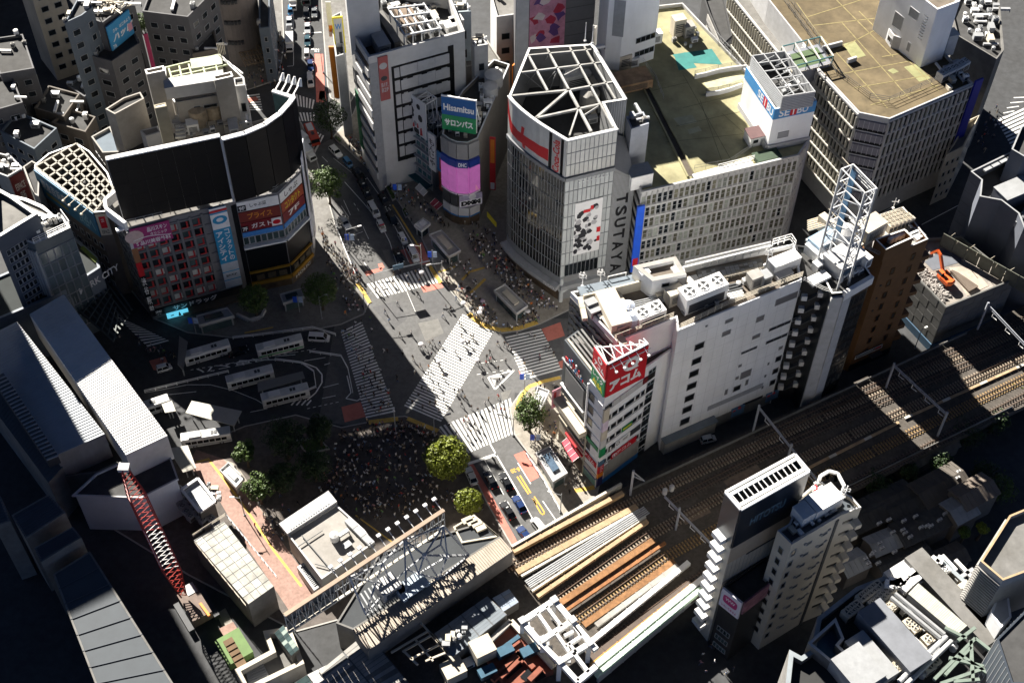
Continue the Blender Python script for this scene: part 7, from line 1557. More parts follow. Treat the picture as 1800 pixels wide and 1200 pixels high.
 # space frame behind it
ts=thing('space_frame','star shaped steel space frame above the dark station hall','space frame',P(*N1(800,400),12));nd={k:P(*N1(*v),z)for k,v,z in(('a',(690,265),20),('b',(895,190),20),('c',(1030,345),14),('d',(870,470),13),('e',(700,580),13),('f',(700,420),16),('g',(795,345),18),('h',(765,440),15),('i',(915,350),16),('j',(880,290),18),('k',(400,460),20),('l',(485,655),13),('m',(575,385),19),('n',(620,500),14))}
for s in('ab','bc','cd','de','ea','ag','bg','gc','gd','gf','fh','hd','gi','ic','id','bj','ji','jg','ah','fe','gh','ci','kl','km','ml','mn','kn','ln','ne','ma','nf','bi','hi'):b=MB();b.bar(nd[s[0]],nd[s[1]],.3);obj('strut',b,STEEL,ts)
for k in 'gih':b=MB();b.tube(nd[k]-Vector((0,0,.4)),nd[k]+Vector((0,0,.4)),.45,n=8);obj('node',b,WHITE_P,ts)
box_unit(P(*N1(605,540),12),BB.rz,'large pale cooling cabinet under the steel space frame',4,3.4,3.4,LIGHTC);box_unit(P(*N1(670,540),12),BB.rz,'small pale cabinet beside the large cooling cabinet',1.4,2.4,2,LIGHTC)
railing([P(*N1(590,600),12),P(*N1(690,560),12),P(*N1(620,480),12)],'steel railing of the platform under the space frame',1.4,STEEL,1.5)
for k in range(8):duct([P(*N1(440+20*k,560-14*k),12),P(*N1(500+22*k,660-12*k),12)],['first','second','third','fourth','fifth','sixth','seventh','last'][k]+' grey beam from the left of the open platform grid',.3,.3,GREY_P,cat='beam',name='roof_beam',feet=False)
box_unit(P(*N1(730,530),12),BB.rz,'flat blue white container beside the space frame',6,3.4,2,mat('container_bluewhite',(.34,.40,.46),.6),ribs=5)
# flat concrete roof block with white ledge
t,W,fz=building('station_building','flat pale concrete roof block beside the brick walk',[N1(75,235),N1(255,470),N1(530,280),N1(480,210),N1(330,75)],7,CONC,mat('roof_pale_grey',(.31,.295,.275),.9,.12,.5,stain=.35),par=.4,coping=LIGHTC)
SRZ2=ang(P(*N1(255,470)),P(*N1(530,280)))
tl=thing('roof_ledge','white slatted ledge along the back of the flat concrete roof','roof ledge',P(*N1(180,100),7));q=[P(*N1(*v),7.6)for v in((30,178),(75,232),(335,62),(290,5))];b=MB();b.prism([xy(v)for v in q],6.6,7.6);obj('slab',b,LIGHTC,tl)
for i in range(16):b=MB();b.bar(lerp(q[0],q[3],.1+.8*i/16)+(q[1]-q[0])*.45+Vector((0,0,.05)),lerp(q[0],q[3],.1+.8*i/16)+(q[1]-q[0])*.9+Vector((0,0,.05)),.35,.1);obj('slat',b,GREY_P,tl)
pl=MB();[pl.bar(P(*N1(*p),7.05),P(*N1(*q_),7.05),.14,.1)for p,q_ in(((130,300),(260,215)),((150,240),(330,460)),((230,370),(310,320)))]
for p,q_ in(((130,300),(260,215)),((150,240),(320,440)),((220,390),(330,420))):pipes([P(*N1(*p),7.0),P(*N1(*q_),7.0)],{130:'thin conduit',150:'long diagonal conduit',220:'short conduit'}[p[0]]+' lying on the flat concrete roof',1,.1,.1,DSTEEL)
tank(P(*N1(325,265),fz),'white round vent unit standing on the flat concrete roof',.9,2,WHITE_P);duct([P(*N1(345,245),fz+1),P(*N1(395,212),fz+1)],'white elbow duct on the flat concrete roof',.7,.7,WHITE_P);box_unit(P(*N1(390,295),fz),SRZ2,'flat grey hatch on the flat concrete roof',1.6,1.2,.6,GREY_P)
duct([P(*N1(390,160),fz+.5),P(*N1(520,290),fz+.5)],'long grey gutter box along the right edge of the flat concrete roof',1.4,.9,GREY_P)
t,W,_=building('roof_grille','dark louvred pit with a pale rim beside the flat concrete roof',[N1(125,405),N1(215,530),N1(265,495),N1(170,375)],3,LIGHTC,DARK_P,par=.5,pw=.5,cat='louvre pit')
b=MB()
for i in range(14):b=MB();a,c=lerp(P(*N1(140,405),2.7),P(*N1(218,515),2.7),i/14),lerp(P(*N1(168,388),2.7),P(*N1(252,490),2.7),i/14);b.bar(a,c,.2,.2);obj('louvre',b,GREY_P,t)
# weathered glass roof, white framed box, condensers
def C3(x,y):return(x/3,800+y/3)
def sroof(label,pts,z,n,m1,m2,z0=0,cols=3,nm='station_roof'):
 t,W,_=building(nm,label,pts,z,CONC_D,DSTEEL,z0=z0,par=.05,pw=.1,cat='roof');a,c,d,e=pp(pts,z+.06);rr=random.Random(n)
 for i in range(n):
  for j in range(cols):b=MB();b.face([lerp(lerp(a,c,u),lerp(e,d,u),v)for u,v in((i/n+.003,j/cols+.01),((i+.96)/n,j/cols+.01),((i+.96)/n,(j+.97)/cols),(i/n+.003,(j+.97)/cols))]);obj('roof_sheet',b,rr.choice((m1,m1,m2)),t)
 return t
sroof('weathered pale sheeted roof beside the brick walk',[C3(1020,445),C3(1310,785),C3(1445,690),C3(1180,345)],9,10,mat('sheet_weathered',(.34,.335,.30),.6,.3,.5,stain=.5),mat('sheet_pale',(.46,.46,.43),.6,.2,.5,stain=.4),cols=4)
railing([P(*C3(1200,330),9),P(*C3(1462,650),9)],'steel railing gangway along the walk side of the weathered roof',1.2,STEEL,1.4);railing([P(*C3(1020,430),9),P(*C3(1190,320),9)],'pale railing at the back of the weathered roof',1.0,CREAM,1.5);railing([P(*C3(1030,470),8),P(*C3(1300,800),8)],'pale pipe rail along the dark side of the weathered roof',1.0,CREAM,2)
sroof('white rimmed slatted roof of the small box by the walk',[C3(965,190),C3(1055,302),C3(1133,250),C3(1045,135)],8,12,STEEL,GREY_P,cols=1,nm='kiosk_roof')
railing([P(*C3(*q),8)for q in((960,187),(1055,307),(1138,250),(1046,130),(960,187))],'white frame round the small slatted box roof',.5,WHITE_P,6,1,.5)
clutter([C3(1075,150),C3(1160,260),C3(1180,230),C3(1105,140)],5,6,'the box beside the walk',81,big=.8)
for r_ in range(3):
 for i in range(7):p=P(*C3(885+55*r_+i*21+10*r_,175+20*r_+i*27),4);ac_unit(p,.9,'dark condenser in the '+('left','middle','right')[r_]+' row behind the small slatted box',1.6,1.3,1.4,1,GREY_P,'dark condensers in the '+('left','middle','right')[r_]+' row')
 # ---- dark yard, crane, low roofs at the bottom left
for l,pts,z,m in(('large dark slate roofed shed in the bottom left corner',[(93,1008),(190,1260),(330,1240),(158,968)],18,mat('slate_roof',(.045,.055,.065),.7,.1,.4)),('small dark blue grey roof above the slate shed',[(60,962),(72,988),(143,944),(128,925)],20,mat('slate_roof2',(.06,.07,.085),.7)),('second dark blue grey roof at the left edge',[(20,905),(45,946),(115,900),(85,868)],20,mat('slate_roof2',(.06,.07,.085))),('dark roof piece cut by the left edge',[(-20,880),(-10,925),(18,915),(0,870)],20,mat('slate_roof2',(.06,.07,.085)))):
 t,W,_=building('shed',l,pts,z,CONC_D,m,par=.1)
 a,c,d,e=pp(pts,z)
 for i in range(1,9):b=MB();b.bar(lerp(a,c,i/9),lerp(e,d,i/9),.12,.12);obj('seam',b,mat('slate_roof2',(.06,.07,.085)),t)
CR=mat('crane_red',(.34,.03,.02),.5,.15,1.5)
ctip,cfoot=P(218,822,30),P(322,1046,5);cd=(cfoot-ctip);cl_=cd.length;cd.normalize();cs=cd.cross(Vector((0,0,1))).normalized();cu_=cs.cross(cd)
tc=thing('crawler_crane','red lattice boom crane reaching over the dark construction yard','crane',P(345,1075))
def cc(f,a,b_):w=1.5*(.35+.65*min(1,min(f,1-f)*5));return ctip+cd*(cl_*f)+cs*(a*w)+cu_*(b_*w)
for a_,b_ in((-1,-1),(1,-1),(1,1),(-1,1)):
 b=MB()
 for i in range(10):b.bar(cc(i/10,a_,b_),cc((i+1)/10,a_,b_),.22)
 obj('chord',b,CR,tc)
for i in range(30):
 f,g_=i/30,(i+1)/30;b=MB()
 for(a0,b0),(a1,b1)in(((-1,-1),(1,-1)),((1,-1),(1,1)),((1,1),(-1,1)),((-1,1),(-1,-1))):b.bar(cc(f,a0,b0),cc(g_,a1,b1),.11)
 obj('lacing',b,CR if i<14 or i>22 else WHITE_P,tc)
b=MB();b.box(ctip-Vector((0,0,.3)),(2,1.6,.8));obj('boom_head',b,LIGHTC,tc)
b=MB();p=P(345,1070,1.4);b.box(p,(4,7,2.4),R(35));obj('machine_house',b,mat('crane_house',(.14,.10,.08),.7,.3,1),tc)
for s in(-1,1):b=MB();b.box(p+Vector((s*2.2,s*1.6,-1.4)),(1.1,7,1.3),R(35));obj('track',b,DARK_P,tc)
b=MB();b.bar(P(352,1060,4),P(368,1082,4),.5);obj('counter_beam',b,ORANGE,tc);b=MB();b.box(P(338,1045,1.5),(2,2.4,2.4),R(35));obj('cab',b,LIGHTC,tc)
b=MB();b.face(pp([(380,1078),(396,1068),(440,1150),(405,1130)],.02));struct('yard_floor',b,PAVE);b=MB();b.face(pp([(383,1105),(410,1092),(435,1135),(400,1125)],.03));struct('yard_floor',b,BRICKP)
box_unit(P(414,1145),R(35),'green lidded skip with brown crates at the bottom of the yard',5,6,2.4,mat('skip_green',(.10,.17,.05),.7),panel=False)
for i in range(5):box_unit(P(404+5*i,1132+9*i,2.4),R(35),['first','second','third','fourth','last'][i]+' brown crate from the back on the green skip',1.8,1.5,.9,mat('crate_brown',(.14,.09,.05),.9),panel=False)
t,W,_=building('site_building','rough concrete frame with a louvred pit at the bottom of the yard',[(412,1176),(432,1215),(535,1165),(510,1100),(462,1108),(475,1142)],5,CONC,CONC_D,par=2,pw=.9,coping=CREAM)
for i in range(9):duct([P(432+1*i,1180+4*i,3.2),P(462+2*i,1165+4*i,3.2)],['first','second','third','fourth','fifth','sixth','seventh','eighth','ninth'][i]+' dark louvre bar from the top in the concrete pit',.4,.3,GREY_P,cat='louvre',name='pit_louvre',feet=False)
sroof('green glazed roof strip with a railing beside the concrete frame',[(482,1112),(512,1152),(526,1140),(498,1098)],6,7,GLASS_G,mat('glass_pale_green',(.25,.30,.27),.3),cols=2)
for l,pts,z,n,m in(('grey ribbed lower roof at the end of the tan station roof',[(560,1180),(640,1270),(740,1225),(645,1110)],9,18,CONC),('striped pale roof strip at the bottom edge',[(540,1185),(580,1240),(615,1225),(580,1165)],8.5,9,LIGHTC),('green grey flat roof at the bottom edge',[(500,1210),(520,1260),(570,1235),(540,1185)],8,5,GLASS_G)):
 sroof(l,pts,z,n,m,CONC_D if m==CONC else m,cols=2)
sroof('blue grey sheet roof with white studs among the bottom tracks',[N1(845,755),N1(935,885),N1(1228,655),N1(1125,558)],10,9,mat('sheet_bluegrey',(.14,.165,.19),.6,.1,.5),mat('sheet_bluegrey2',(.16,.185,.21),.6,.1,.5),cols=4)
clutter([N1(900,830),N1(1000,770),N1(1010,720),N1(930,760)],10.2,8,'the blue grey sheet roof',82,big=.8)
sroof('pale blue sloping glazed roof next to the tracks',[N1(1150,570),N1(1210,640),N1(1290,590),N1(1240,520)],9,4,mat('sheet_skyblue',(.26,.31,.38),.5),GREY_P,cols=2)
tg=thing('steel_grid','pale steel grid over the dark pit below the tan roof','steel grid',P(*N1(800,800),9))
for p,q in(((620,855),(810,745)),((680,850),(840,760)),((720,890),(900,800)),((800,900),(920,850)),((760,680),(920,860)),((750,790),(840,900)),((690,850),(760,920)),((820,750),(950,900))):b=MB();b.bar(P(*N1(*p),10),P(*N1(*q),10),.35);obj('beam',b,CREAM,tg)
# ---- red brown steel and the white cross frame
def V3(x,y):return(780+x/3.733,960+y/3.733)
RB=mat('steel_redbrown',(.24,.075,.045),.8,.2,.6,stain=.3)
t,W,_=building('site_building','red brown steel platform with slots at the bottom edge',[V3(250,690),V3(420,930),V3(720,810),V3(500,590),V3(440,510)],8,RB,RB,par=.1,pw=.4)
for p,q in(((370,860),(520,720)),((500,760),(600,640)),((560,880),(640,800)),((320,880),(500,700)),((480,690),(590,800))):b=MB();b.bar(P(*V3(*p),8.4),P(*V3(*q),8.4),1.0,.9);obj('beam',b,RB,t)
for i,(p,q)in enumerate((((400,850),(500,765)),((520,870),(600,790)),((590,870),(660,830)))):b=MB();b.bar(P(*V3(*p),8.05),P(*V3(*q),8.05),1.5,.1);obj('slot',b,BLACK,t)
for k,(x,y)in enumerate(((560,700),(400,700),(285,835))):box_unit(P(*V3(x,y),8.2),.5,['right','middle','left'][k]+' dark blue machine on the red brown steel platform',3.2,1.8,1.5,mat('machine_blue',(.03,.09,.14),.5,.2,1))
duct([P(*V3(345,700),8.9),P(*V3(495,590),8.9)],'dark blue long box along the red brown platform',.8,.7,mat('machine_blue',(.03,.09,.14)))
box_unit(P(*V3(255,705),8),.5,'cream square hut roof left of the red brown platform',4,3.6,3.4,CREAM,panel=False);box_unit(P(*V3(65,840),6),.5,'grey cream square hut roof at the bottom edge',4,3.4,3,CREAM,panel=False);box_unit(P(*V3(160,780),6),.5,'small white cabinet between the two square huts',2,1.6,1.6,WHITE_P)
duct([P(*V3(440,490),8.8),P(*V3(250,670),8.8)],'pale concrete kerb beam along the red brown platform',1,.7,CONC,cat='beam',name='kerb_beam',feet=False);duct([P(*V3(440,490),8.8),P(*V3(720,790),8.8)],'weathered cream edge beam right of the red brown platform',1,.7,CREAM,cat='beam',name='kerb_beam',feet=False)
tw=thing('cross_frame','white steel cross beam frame standing over the tracks at the bottom','steel frame',P(*V3(800,600),RZ));WZ_=13
for p,q,w in(((515,495),(725,358),1.1),((725,358),(1000,680),1.1),((515,495),(640,640),1.1),((640,640),(770,770),.9),((770,770),(880,890),.9),((650,615),(845,490),1.0),((760,760),(955,640),1.0),((880,890),(1000,790),1.0),((615,440),(700,560),.6),((675,400),(775,530),.6),((735,570),(820,690),.6),((820,640),(870,700),.5),((855,530),(900,590),.5),((790,590),(850,560),.5),((800,660),(905,590),.6),((850,700),(950,830),.7),((640,640),(650,615),.9)):
 b=MB();b.bar(P(*V3(*p),WZ_),P(*V3(*q),WZ_),w,1.0);obj('beam',b,WHITE_P,tw)
for x,y in((725,358),(845,490),(955,640),(515,495),(650,620),(760,760)):p=P(*V3(x,y),WZ_);b=MB();b.bar(p,Vector((p.x,p.y,RZ-.4)),.8);obj('column',b,WHITE_P,tw);b=MB();b.box((p.x,p.y,WZ_+.4),(1.3,1.3,.5),.6);obj('joint',b,LIGHTC,tw)
clutter([V3(540,520),V3(650,640),V3(760,760),V3(700,800)],8,8,'the white frame side',83,big=1)
# ================================================================ slim tower with the rooftop sign box
CT=mat('cream_tower',(.52,.48,.40),.7,.06,.5,stain=.2)
zt=47.;zs=ZT((1286,957),(1242,1120))
q=[P(1301.7,896.7,zt),P(1421.7,829.2,zt),P(1396.7,800,zt),P(1275,865.8,zt)]
def px2(v,z):
 """pixel of a world point, to hand footprints on"""
 o=Vector((v.x,v.y,z))-Vector((0,0,CAM_H));x,y,d=(CAM_R@o);return(900+F_PX*x/-d,600-F_PX*y/-d)
ft=[px2(v,zs)for v in q]
t,W,_=building('office_building','slim cream tower carrying a dark blue sign box beside the tracks',ft,zs,CT,ROOF_D,par=.2)
HW=W[0];HRZ=HW.rz
for i in range(16):block(t,HW,'seam',HW.w*(i+.5)/16,14,.06,zs-18,.03,CONC)
block(t,HW,'tan_band',0,zs-5.5,HW.w,5.3,.06,mat('tan_band',(.45,.36,.26),.7,.08,.5));block(t,HW,'slit',HW.w*.3,zs-6,HW.w*.7,.35,.1,DARK_P)
for j in range(10):b=MB();W[3].box(b,.3,3.5+3.5*j,2.8,4.8+3.5*j,0,1.4);obj('balcony',b,WHITE_P,t);b=MB();W[3].box(b,.4,5+3.5*j,2.6,6.4+3.5*j,0,.06);obj('balcony_door',b,BLACKG,t)
ts=thing('rooftop_sign','dark blue rooftop sign box with pale capitals and an open white top frame','rooftop sign',Vector((*xy(q[0]),zs)))
NB=mat('sign_navy_dark',(.006,.012,.022),.3,.15,.3);NB2=mat('sign_navy_side',(.012,.035,.06),.3,.3,.3)
for k in range(4):w_=Wall(q[k],q[(k+1)%4],zs,zt);block(ts,w_,'board',0,.1,w_.w,w_.h-.3,.2,NB if k==0 else NB2)
SWL=Wall(q[0],q[1],zs,zt);letters(SWL,'HITOTSU',SWL.w*.2,SWL.h*.42,SWL.w*.72,SWL.h*.62,.22,mat('letter_dim',(.10,.17,.22),.5),ts)
rim=[v+Vector((0,0,.2))for v in q]
for i in range(4):b=MB();b.bar(rim[i],rim[(i+1)%4],.5,.4);obj('rim',b,WHITE_P,ts)
for f in(.2,.8):b=MB();b.bar(lerp(rim[0],rim[3],f),lerp(rim[1],rim[2],f),.6,.3);obj('gangway',b,WHITE_P,ts)
for i in range(14):b=MB();b.bar(lerp(lerp(rim[0],rim[1],(i+.5)/14),lerp(rim[3],rim[2],(i+.5)/14),.2),lerp(lerp(rim[0],rim[1],(i+.5+(.8 if i%3 else 0))/14),lerp(rim[3],rim[2],(i+.5)/14),.8),.16,.2);obj('rung',b,WHITE_P,ts)
b=MB();b.face([v-Vector((0,0,3))for v in q]);obj('floor',b,ROOF_D,ts)
def H6(x,y):return(1220+x/6,800+y/6)
z2=39.
t,W,hz=building('apartment_building','cream tiled apartment block with a crowded roof and balconies down its side',[H6(880,790),H6(1030,940),H6(1550,630),H6(1765,545),H6(1660,430),H6(1310,270),H6(1130,420),H6(1000,720)],z2,CT,mat('roof_bluegrey',(.07,.085,.10),.8),par=.9,coping=LIGHTC)
w_=W[1]
for j in range(9):
 window(t,w_,w_.w*.05,4+3.8*j,w_.w*.1,1.9);
 for u in(.36,.68):window(t,w_,w_.w*u,4.6+3.8*j,1.3,.8,gl=GLASS_G)
 for u in(.3,.62,.8):block(t,w_,'vent',w_.w*u,5.5+3.8*j,.5,.4,.25,GREY_P)
for u in(.92,.955):block(t,w_,'pipe',w_.w*u,0,.22,z2-1,.2,DSTEEL)
for j in range(9):block(t,W[2],'slit_window',W[2].w*.25,5+3.8*j,W[2].w*.5,.7,.06,BLACKG);b=MB();W[2].box(b,W[2].w*.7,4+3.8*j,W[2].w,5.2+3.8*j,0,1.5);obj('balcony',b,CT,t)
for j in range(9):window(t,W[0],W[0].w*.35,5+3.6*j,1.1,1.8,gl=BLACKG)
for k,(x,y,sx,sy,sz,l)in enumerate(((1340,480,6,3.6,3,'large white cooling cabinet on the crowded cream block roof'),(1205,550,2.4,3.4,2.6,'middle white cooling cabinet on the crowded cream block roof'),(1130,610,2.6,3,3,'front white cooling cabinet on the crowded cream block roof'))):box_unit(P(*H6(x,y+60),hz),HRZ,l,sx,sy,sz,WHITE_P,panel=False)
clutter([H6(1000,760),H6(1040,880),H6(1500,620),H6(1450,560)],hz,9,'the cream block roof',91,rz=HRZ,big=.9);clutter([H6(1180,430),H6(1290,300),H6(1480,420),H6(1500,470)],hz,6,'the cream block back roof',92,rz=HRZ,big=.8)
railing([P(*H6(*v),z2)for v in((1040,930),(1540,630),(1700,560))],'grey railing along the front of the cream block roof',1,GREY_P,1.6);railing([P(*H6(*v),hz)for v in((1310,290),(1400,240),(1490,265),(1560,400))],'thick white bent pipe frame at the back of the cream block roof',2.2,WHITE_P,3,1,.5)
mast(P(*H6(1580,440),z2),'white aerial cluster at the corner of the cream block roof',3,.12,WHITE_P,5);box_unit(P(*H6(1265,370),hz),HRZ,'small red box on the cream block roof',.9,.8,1.0,RED,panel=False)
zl=ZT((1306.7,1056.7),(1272,1158));t,W,_=building('shop_building','low black fronted shop block at the foot of the slim cream tower',[(1272,1029),(1307,1057),(1376,1004),(1345,978)],zl,mat('black_front',(.03,.03,.03),.4,.2,1),ROOF_D,par=1)
s,F=panel_sign('white signboard with a rounded magenta emblem on the low black block',W[0],.1,zl-6,W[0].w,zl-.1,mat('board_lilac_white',(.60,.58,.64),.5,.04,1),.05,.4)
b=MB();b.face([F.pt(W[0].w*.5+1.6*math.copysign(abs(math.cos(a))**.5,math.cos(a)),zl-2.6+1.3*math.copysign(abs(math.sin(a))**.5,math.sin(a)),.01)for a in[2*math.pi*q_/20 for q_ in range(20)]]);obj('emblem',b,mat('emblem_magenta',(.42,.02,.15),.5),s);letters(F,'WW',W[0].w*.5-1.1,zl-2.9,W[0].w*.5+1.1,zl-1.9,.02,WHITE_P,s);letters(F,'いろいろあるよ',W[0].w*.14,zl-5.4,W[0].w*.88,zl-4.6,.01,mat('emblem_magenta',(.42,.02,.15)),s)
s,F=panel_sign('dim pink poster strip round the corner of the white signboard',W[1],.1,zl-4.5,W[1].w*.7,zl-.2,mat('poster_dim_pink',(.30,.14,.18),.6,.5,.5),.05,.3,name='poster',cat='poster')
for j in range(3):window(t,W[0],.8,1.5+3.2*j,W[0].w-1.6,1.6,gl=GLASS_G,mull=3)
# ================================================================ alley roofs, big roof at the bottom right
for i,(x,y,w,d,z,r_,m,l)in enumerate(((1545,905,14,6,6,28,ROOF_D,'long dark tiled roof behind the cream block'),(1590,905,12,6,6,28,ROOF_D,'second dark roof along the alley'),(1640,880,12,7,7,30,mat('roof_dim_brown',(.08,.07,.06),.9),'brownish ribbed roof with white cases'),(1610,945,13,6,6.5,28,ROOF_D,'dark ribbed roof in the middle of the alley'),(1548,972,8,5,6,25,mat('roof_corrugated',(.24,.25,.26),.6),'pale corrugated roof in the alley'),(1510,930,10,6,6,28,ROOF_D,'dark ribbed roof near the cream balconies'),(1672,925,6,6,8,30,mat('roof_corrugated',(.24,.25,.26)),'pale grey roofed shack with junk'),(1695,900,9,6,9,30,mat('roof_tan_dim',(.14,.115,.095),.9),'tan roofed shack at the end of the alley'),(1490,1010,6,5,6,28,mat('roof_corrugated',(.24,.25,.26)),'pale small roof beside the cream wall'),(1625,815,16,3,4,30,CONC_D,'long narrow dark roof by the tracks'),(1580,1000,12,5,5,25,ROOF_D,'black roof before the big bottom right building'),(1650,1000,10,5,5,25,mat('roof_dim_brown',(.08,.07,.06)),'brown black roof before the curved parapet'))):
 p=P(x,y);t=lthing('shack',l,'shack',p,rz=R(r_));b=MB();b.box((0,0,0),(w*.94,d*.9,z-1));link('wall',b.mesh('wall',mat('wall_dim_brown',(.12,.105,.09))),t)
 b=MB();b.loft([[(s*w/2,-d/2,z-1.1),(s*w/2,0,z),(s*w/2,d/2,z-1.1),(s*w/2,d/2,z-1.3),(s*w/2,0,z-.2),(s*w/2,-d/2,z-1.3)]for s in(-1,1)]);link('roof',b.mesh('roof',m),t)
 for k in range(int(w/1.2)):b=MB();xx=-w/2+.6+1.2*k;b.bar((xx,-d/2,z-1.05),(xx,0,z+.05),.1);b.bar((xx,0,z+.05),(xx,d/2,z-1.05),.1);link('roof_rib',b.mesh('roof_rib',m),t)
for i in range(26):
 rr=random.Random(i);x,y=1500+rr.random()*190,0;y=1010-(x-1500)*.6+rr.uniform(-70,10);ac_unit(P(x,y,6.2),R(28),'small pale air conditioner case scattered on the dark alley roofs',1.0,.5,.8,1,LIGHTC,'air conditioner cases on the alley roofs')
def B4(x,y):return(1380+x/2.636,860+y/2.636)
t,W,bz=building('department_store','large dark roofed building with a crowded plant deck in the bottom right corner',[B4(-20,1100),B4(20,740),B4(75,770),B4(120,740),B4(150,590),B4(330,450),B4(700,308),B4(740,330),B4(1060,620),B4(1150,1100)][::-1],30,CONC_D,mat('roof_black',(.03,.03,.03),.9),par=1.4,pw=.8,coping=mat('coping_bluegrey',(.24,.27,.29),.6));BRZ2=R(33)
def FB(x,y,z=bz):return P(*B4(x,y),z)
for r_,(x0,y0,x1,y1,n)in enumerate(((275,600,330,555,3),(340,530,425,465,5),(395,560,480,485,6),(420,620,505,540,6))):
 for i in range(n):f=(i+.5)/n;ac_unit(FB(x0+(x1-x0)*f,y0+(y1-y0)*f),BRZ2,'cream fan unit in the '+['short left','back','middle','front'][r_]+' row on the big dark plant deck',1.9,1.8,2.2,1,CREAM,'fan units of the '+['short left','back','middle','front'][r_]+' row')
for k,(x,y)in enumerate(((565,640),(590,660),(650,715),(680,690),(585,780),(610,755),(655,840),(680,815),(940,720),(970,685),(460,885),(490,855),(515,835),(540,810))):ac_unit(FB(x,y),BRZ2,'cream fan unit in one of the pairs on the lower plant deck',1.9,1.8,2,1,CREAM,'paired fan units on the lower plant deck')
sroof('long cream corrugated roof on the dark plant deck',[B4(570,482),B4(795,672),B4(845,628),B4(618,432)],bz+4,30,mat('sheet_cream',(.42,.42,.36),.6,.08,1),mat('sheet_cream2',(.48,.48,.42),.6,.08,1),z0=bz,cols=1)
for x,y,sx,sy,sz,m,l in((485,720,5,13,4,mat('case_greyblue',(.17,.18,.20),.6),'large grey blue container on the dark plant deck'),(385,810,4,9,3,GREY_P,'grey flat container left of the grey blue one'),(320,870,6,7,4,GREY_P,'grey container at the bottom edge of the plant deck'),(760,530,4,20,3,CONC_D,'long brown concrete plant box'),(900,600,4,5,3,GREY_P,'grey box near the curved white wall'),(570,410,8,5,2,LIGHTC,'flat pale block on the parapet of the plant deck')):box_unit(FB(x,y),BRZ2,l,sx,sy,sz,m,panel=False)
t,W,_=building('roof_pool','sunken blue floored terrace with a white rim on the dark roof',[B4(105,710),B4(222,808),B4(285,755),B4(250,720),B4(275,690),B4(235,592)],bz+3,CONC_D,mat('floor_blue',(.035,.085,.15),.8,.3,.3,stain=.4),z0=bz,par=2.2,pw=.5,coping=LIGHTC,cat='roof terrace')
for pts,l in(([(460,440),(500,450),(545,430)],'first white bent duct'),([(480,430),(530,440),(560,400),(640,375),(680,375)],'long white bent duct'),([(540,470),(570,440),(620,400)],'third white bent duct'),([(660,360),(700,325),(730,340)],'broad white duct')):duct([FB(x,y,bz+2)for x,y in pts],l+' at the back of the dark plant deck',1.6,1.4,WHITE_P)
for p,q,l in(((540,900),(760,690),'long silver twin pipe across the plant deck'),((500,490),(730,680),'long dark trunk beside the cream corrugated roof'),((590,700),(450,640),'short pipe run between the fan rows')):pipes([FB(*p,bz+2.5),FB(*q,bz+2.5)],l,2,.45,1.1,STEEL if 'silver' in l else GREY_P)
tgn=thing('steel_lattice','green steel lattice frame at the bottom right of the plant deck','steel lattice',FB(850,800,bz))
GS=mat('steel_palegreen',(.16,.20,.17),.6,.15,1)
for p,q in(((690,880),(880,690)),((880,690),(1020,800)),((740,860),(860,730)),((780,890),(900,880)),((760,780),(960,830)),((860,700),(870,890)),((800,760),(980,880)),((720,900),(1000,800)),((840,690),(740,640)),((880,640),(800,700))):b=MB();b.bar(FB(*p,bz+5),FB(*q,bz+5),.55);obj('beam',b,GS,tgn)
clutter([B4(540,560),B4(620,780),B4(720,700),B4(650,620)],bz,18,'the plant deck',93,rz=BRZ2,big=1.3);clutter([B4(690,400),B4(800,520),B4(930,480),B4(800,360)],bz,16,'the plant deck back',94,rz=BRZ2,big=1.4);clutter([B4(560,800),B4(640,880),B4(780,740),B4(700,720)],bz,12,'the plant deck front',95,rz=BRZ2,big=1.2)
box_unit(FB(684,462),BRZ2,'small red box on the plant deck',1.2,1,1,RED,panel=False)
t,W,_=building('scaffold_tower','louvred grey tower with tan inner frames at the right edge',[B4(905,330),B4(1010,420),B4(1250,330),B4(1180,60),B4(1040,118)],44,GREY_P,CONC_D,z0=bz,par=1,coping=TAN)
for j in range(20):block(t,W[0],'louvre',0,.4+j*.7,W[0].w,.2,.3,CONC);block(t,W[4],'louvre',0,.4+j*.7,W[4].w,.2,.3,CONC)
t,W,_=building('roof_screen','curved bright white wall screen on the plant deck',[B4(955,570),B4(1000,640),B4(1050,590),B4(1030,440),B4(1010,430),B4(990,470)],bz+7,WHITE_W,LIGHTC,z0=bz,par=.1,cat='roof screen')
t,W,_=building('office_tower','dark glazed tower facade cut by the bottom right corner',[B4(980,690),B4(1050,900),B4(1300,900),B4(1300,430),B4(1110,560)],42,mat('facade_night',(.05,.06,.075),.35,.15,.5),ROOF_D,par=.3)
for i in range(8):block(t,W[4],'seam',W[4].w*i/8,0,.1,42,.05,GREY_P);block(t,W[0],'seam',W[0].w*i/8,0,.1,42,.05,GREY_P)
# ================================================================ unseen towers: hotel inferred from its shadow, second added to shade the top left
for l,o_,w,d,h in(('tall hotel tower standing outside the left edge',P(30,565,18)-Vector((math.cos(R(-56)),math.sin(R(-56)),0))*60,48,24,100),('unseen tall tower added beyond the top left corner for its shade',P(70,-70),60,25,62)):
 s=Vector((math.cos(R(-56)),math.sin(R(-56))));n=Vector((s.y,-s.x));o_=Vector(o_[:2]);t=thing('tower',l,'tower',(*o_,0));q=[o_,o_-s*d,o_-s*d+n*w,o_+n*w]
 if(q[1]-q[0]).cross(q[2]-q[1])<0:q.reverse()
 b=MB();b.prism(q,0,h);obj('wall',b,CONC_D,t)
 for j in range(int(h/4)):b=MB();b.prism(grow(q,-.15),2+4*j,3.8+4*j);obj('window_band',b,GLASS,t)
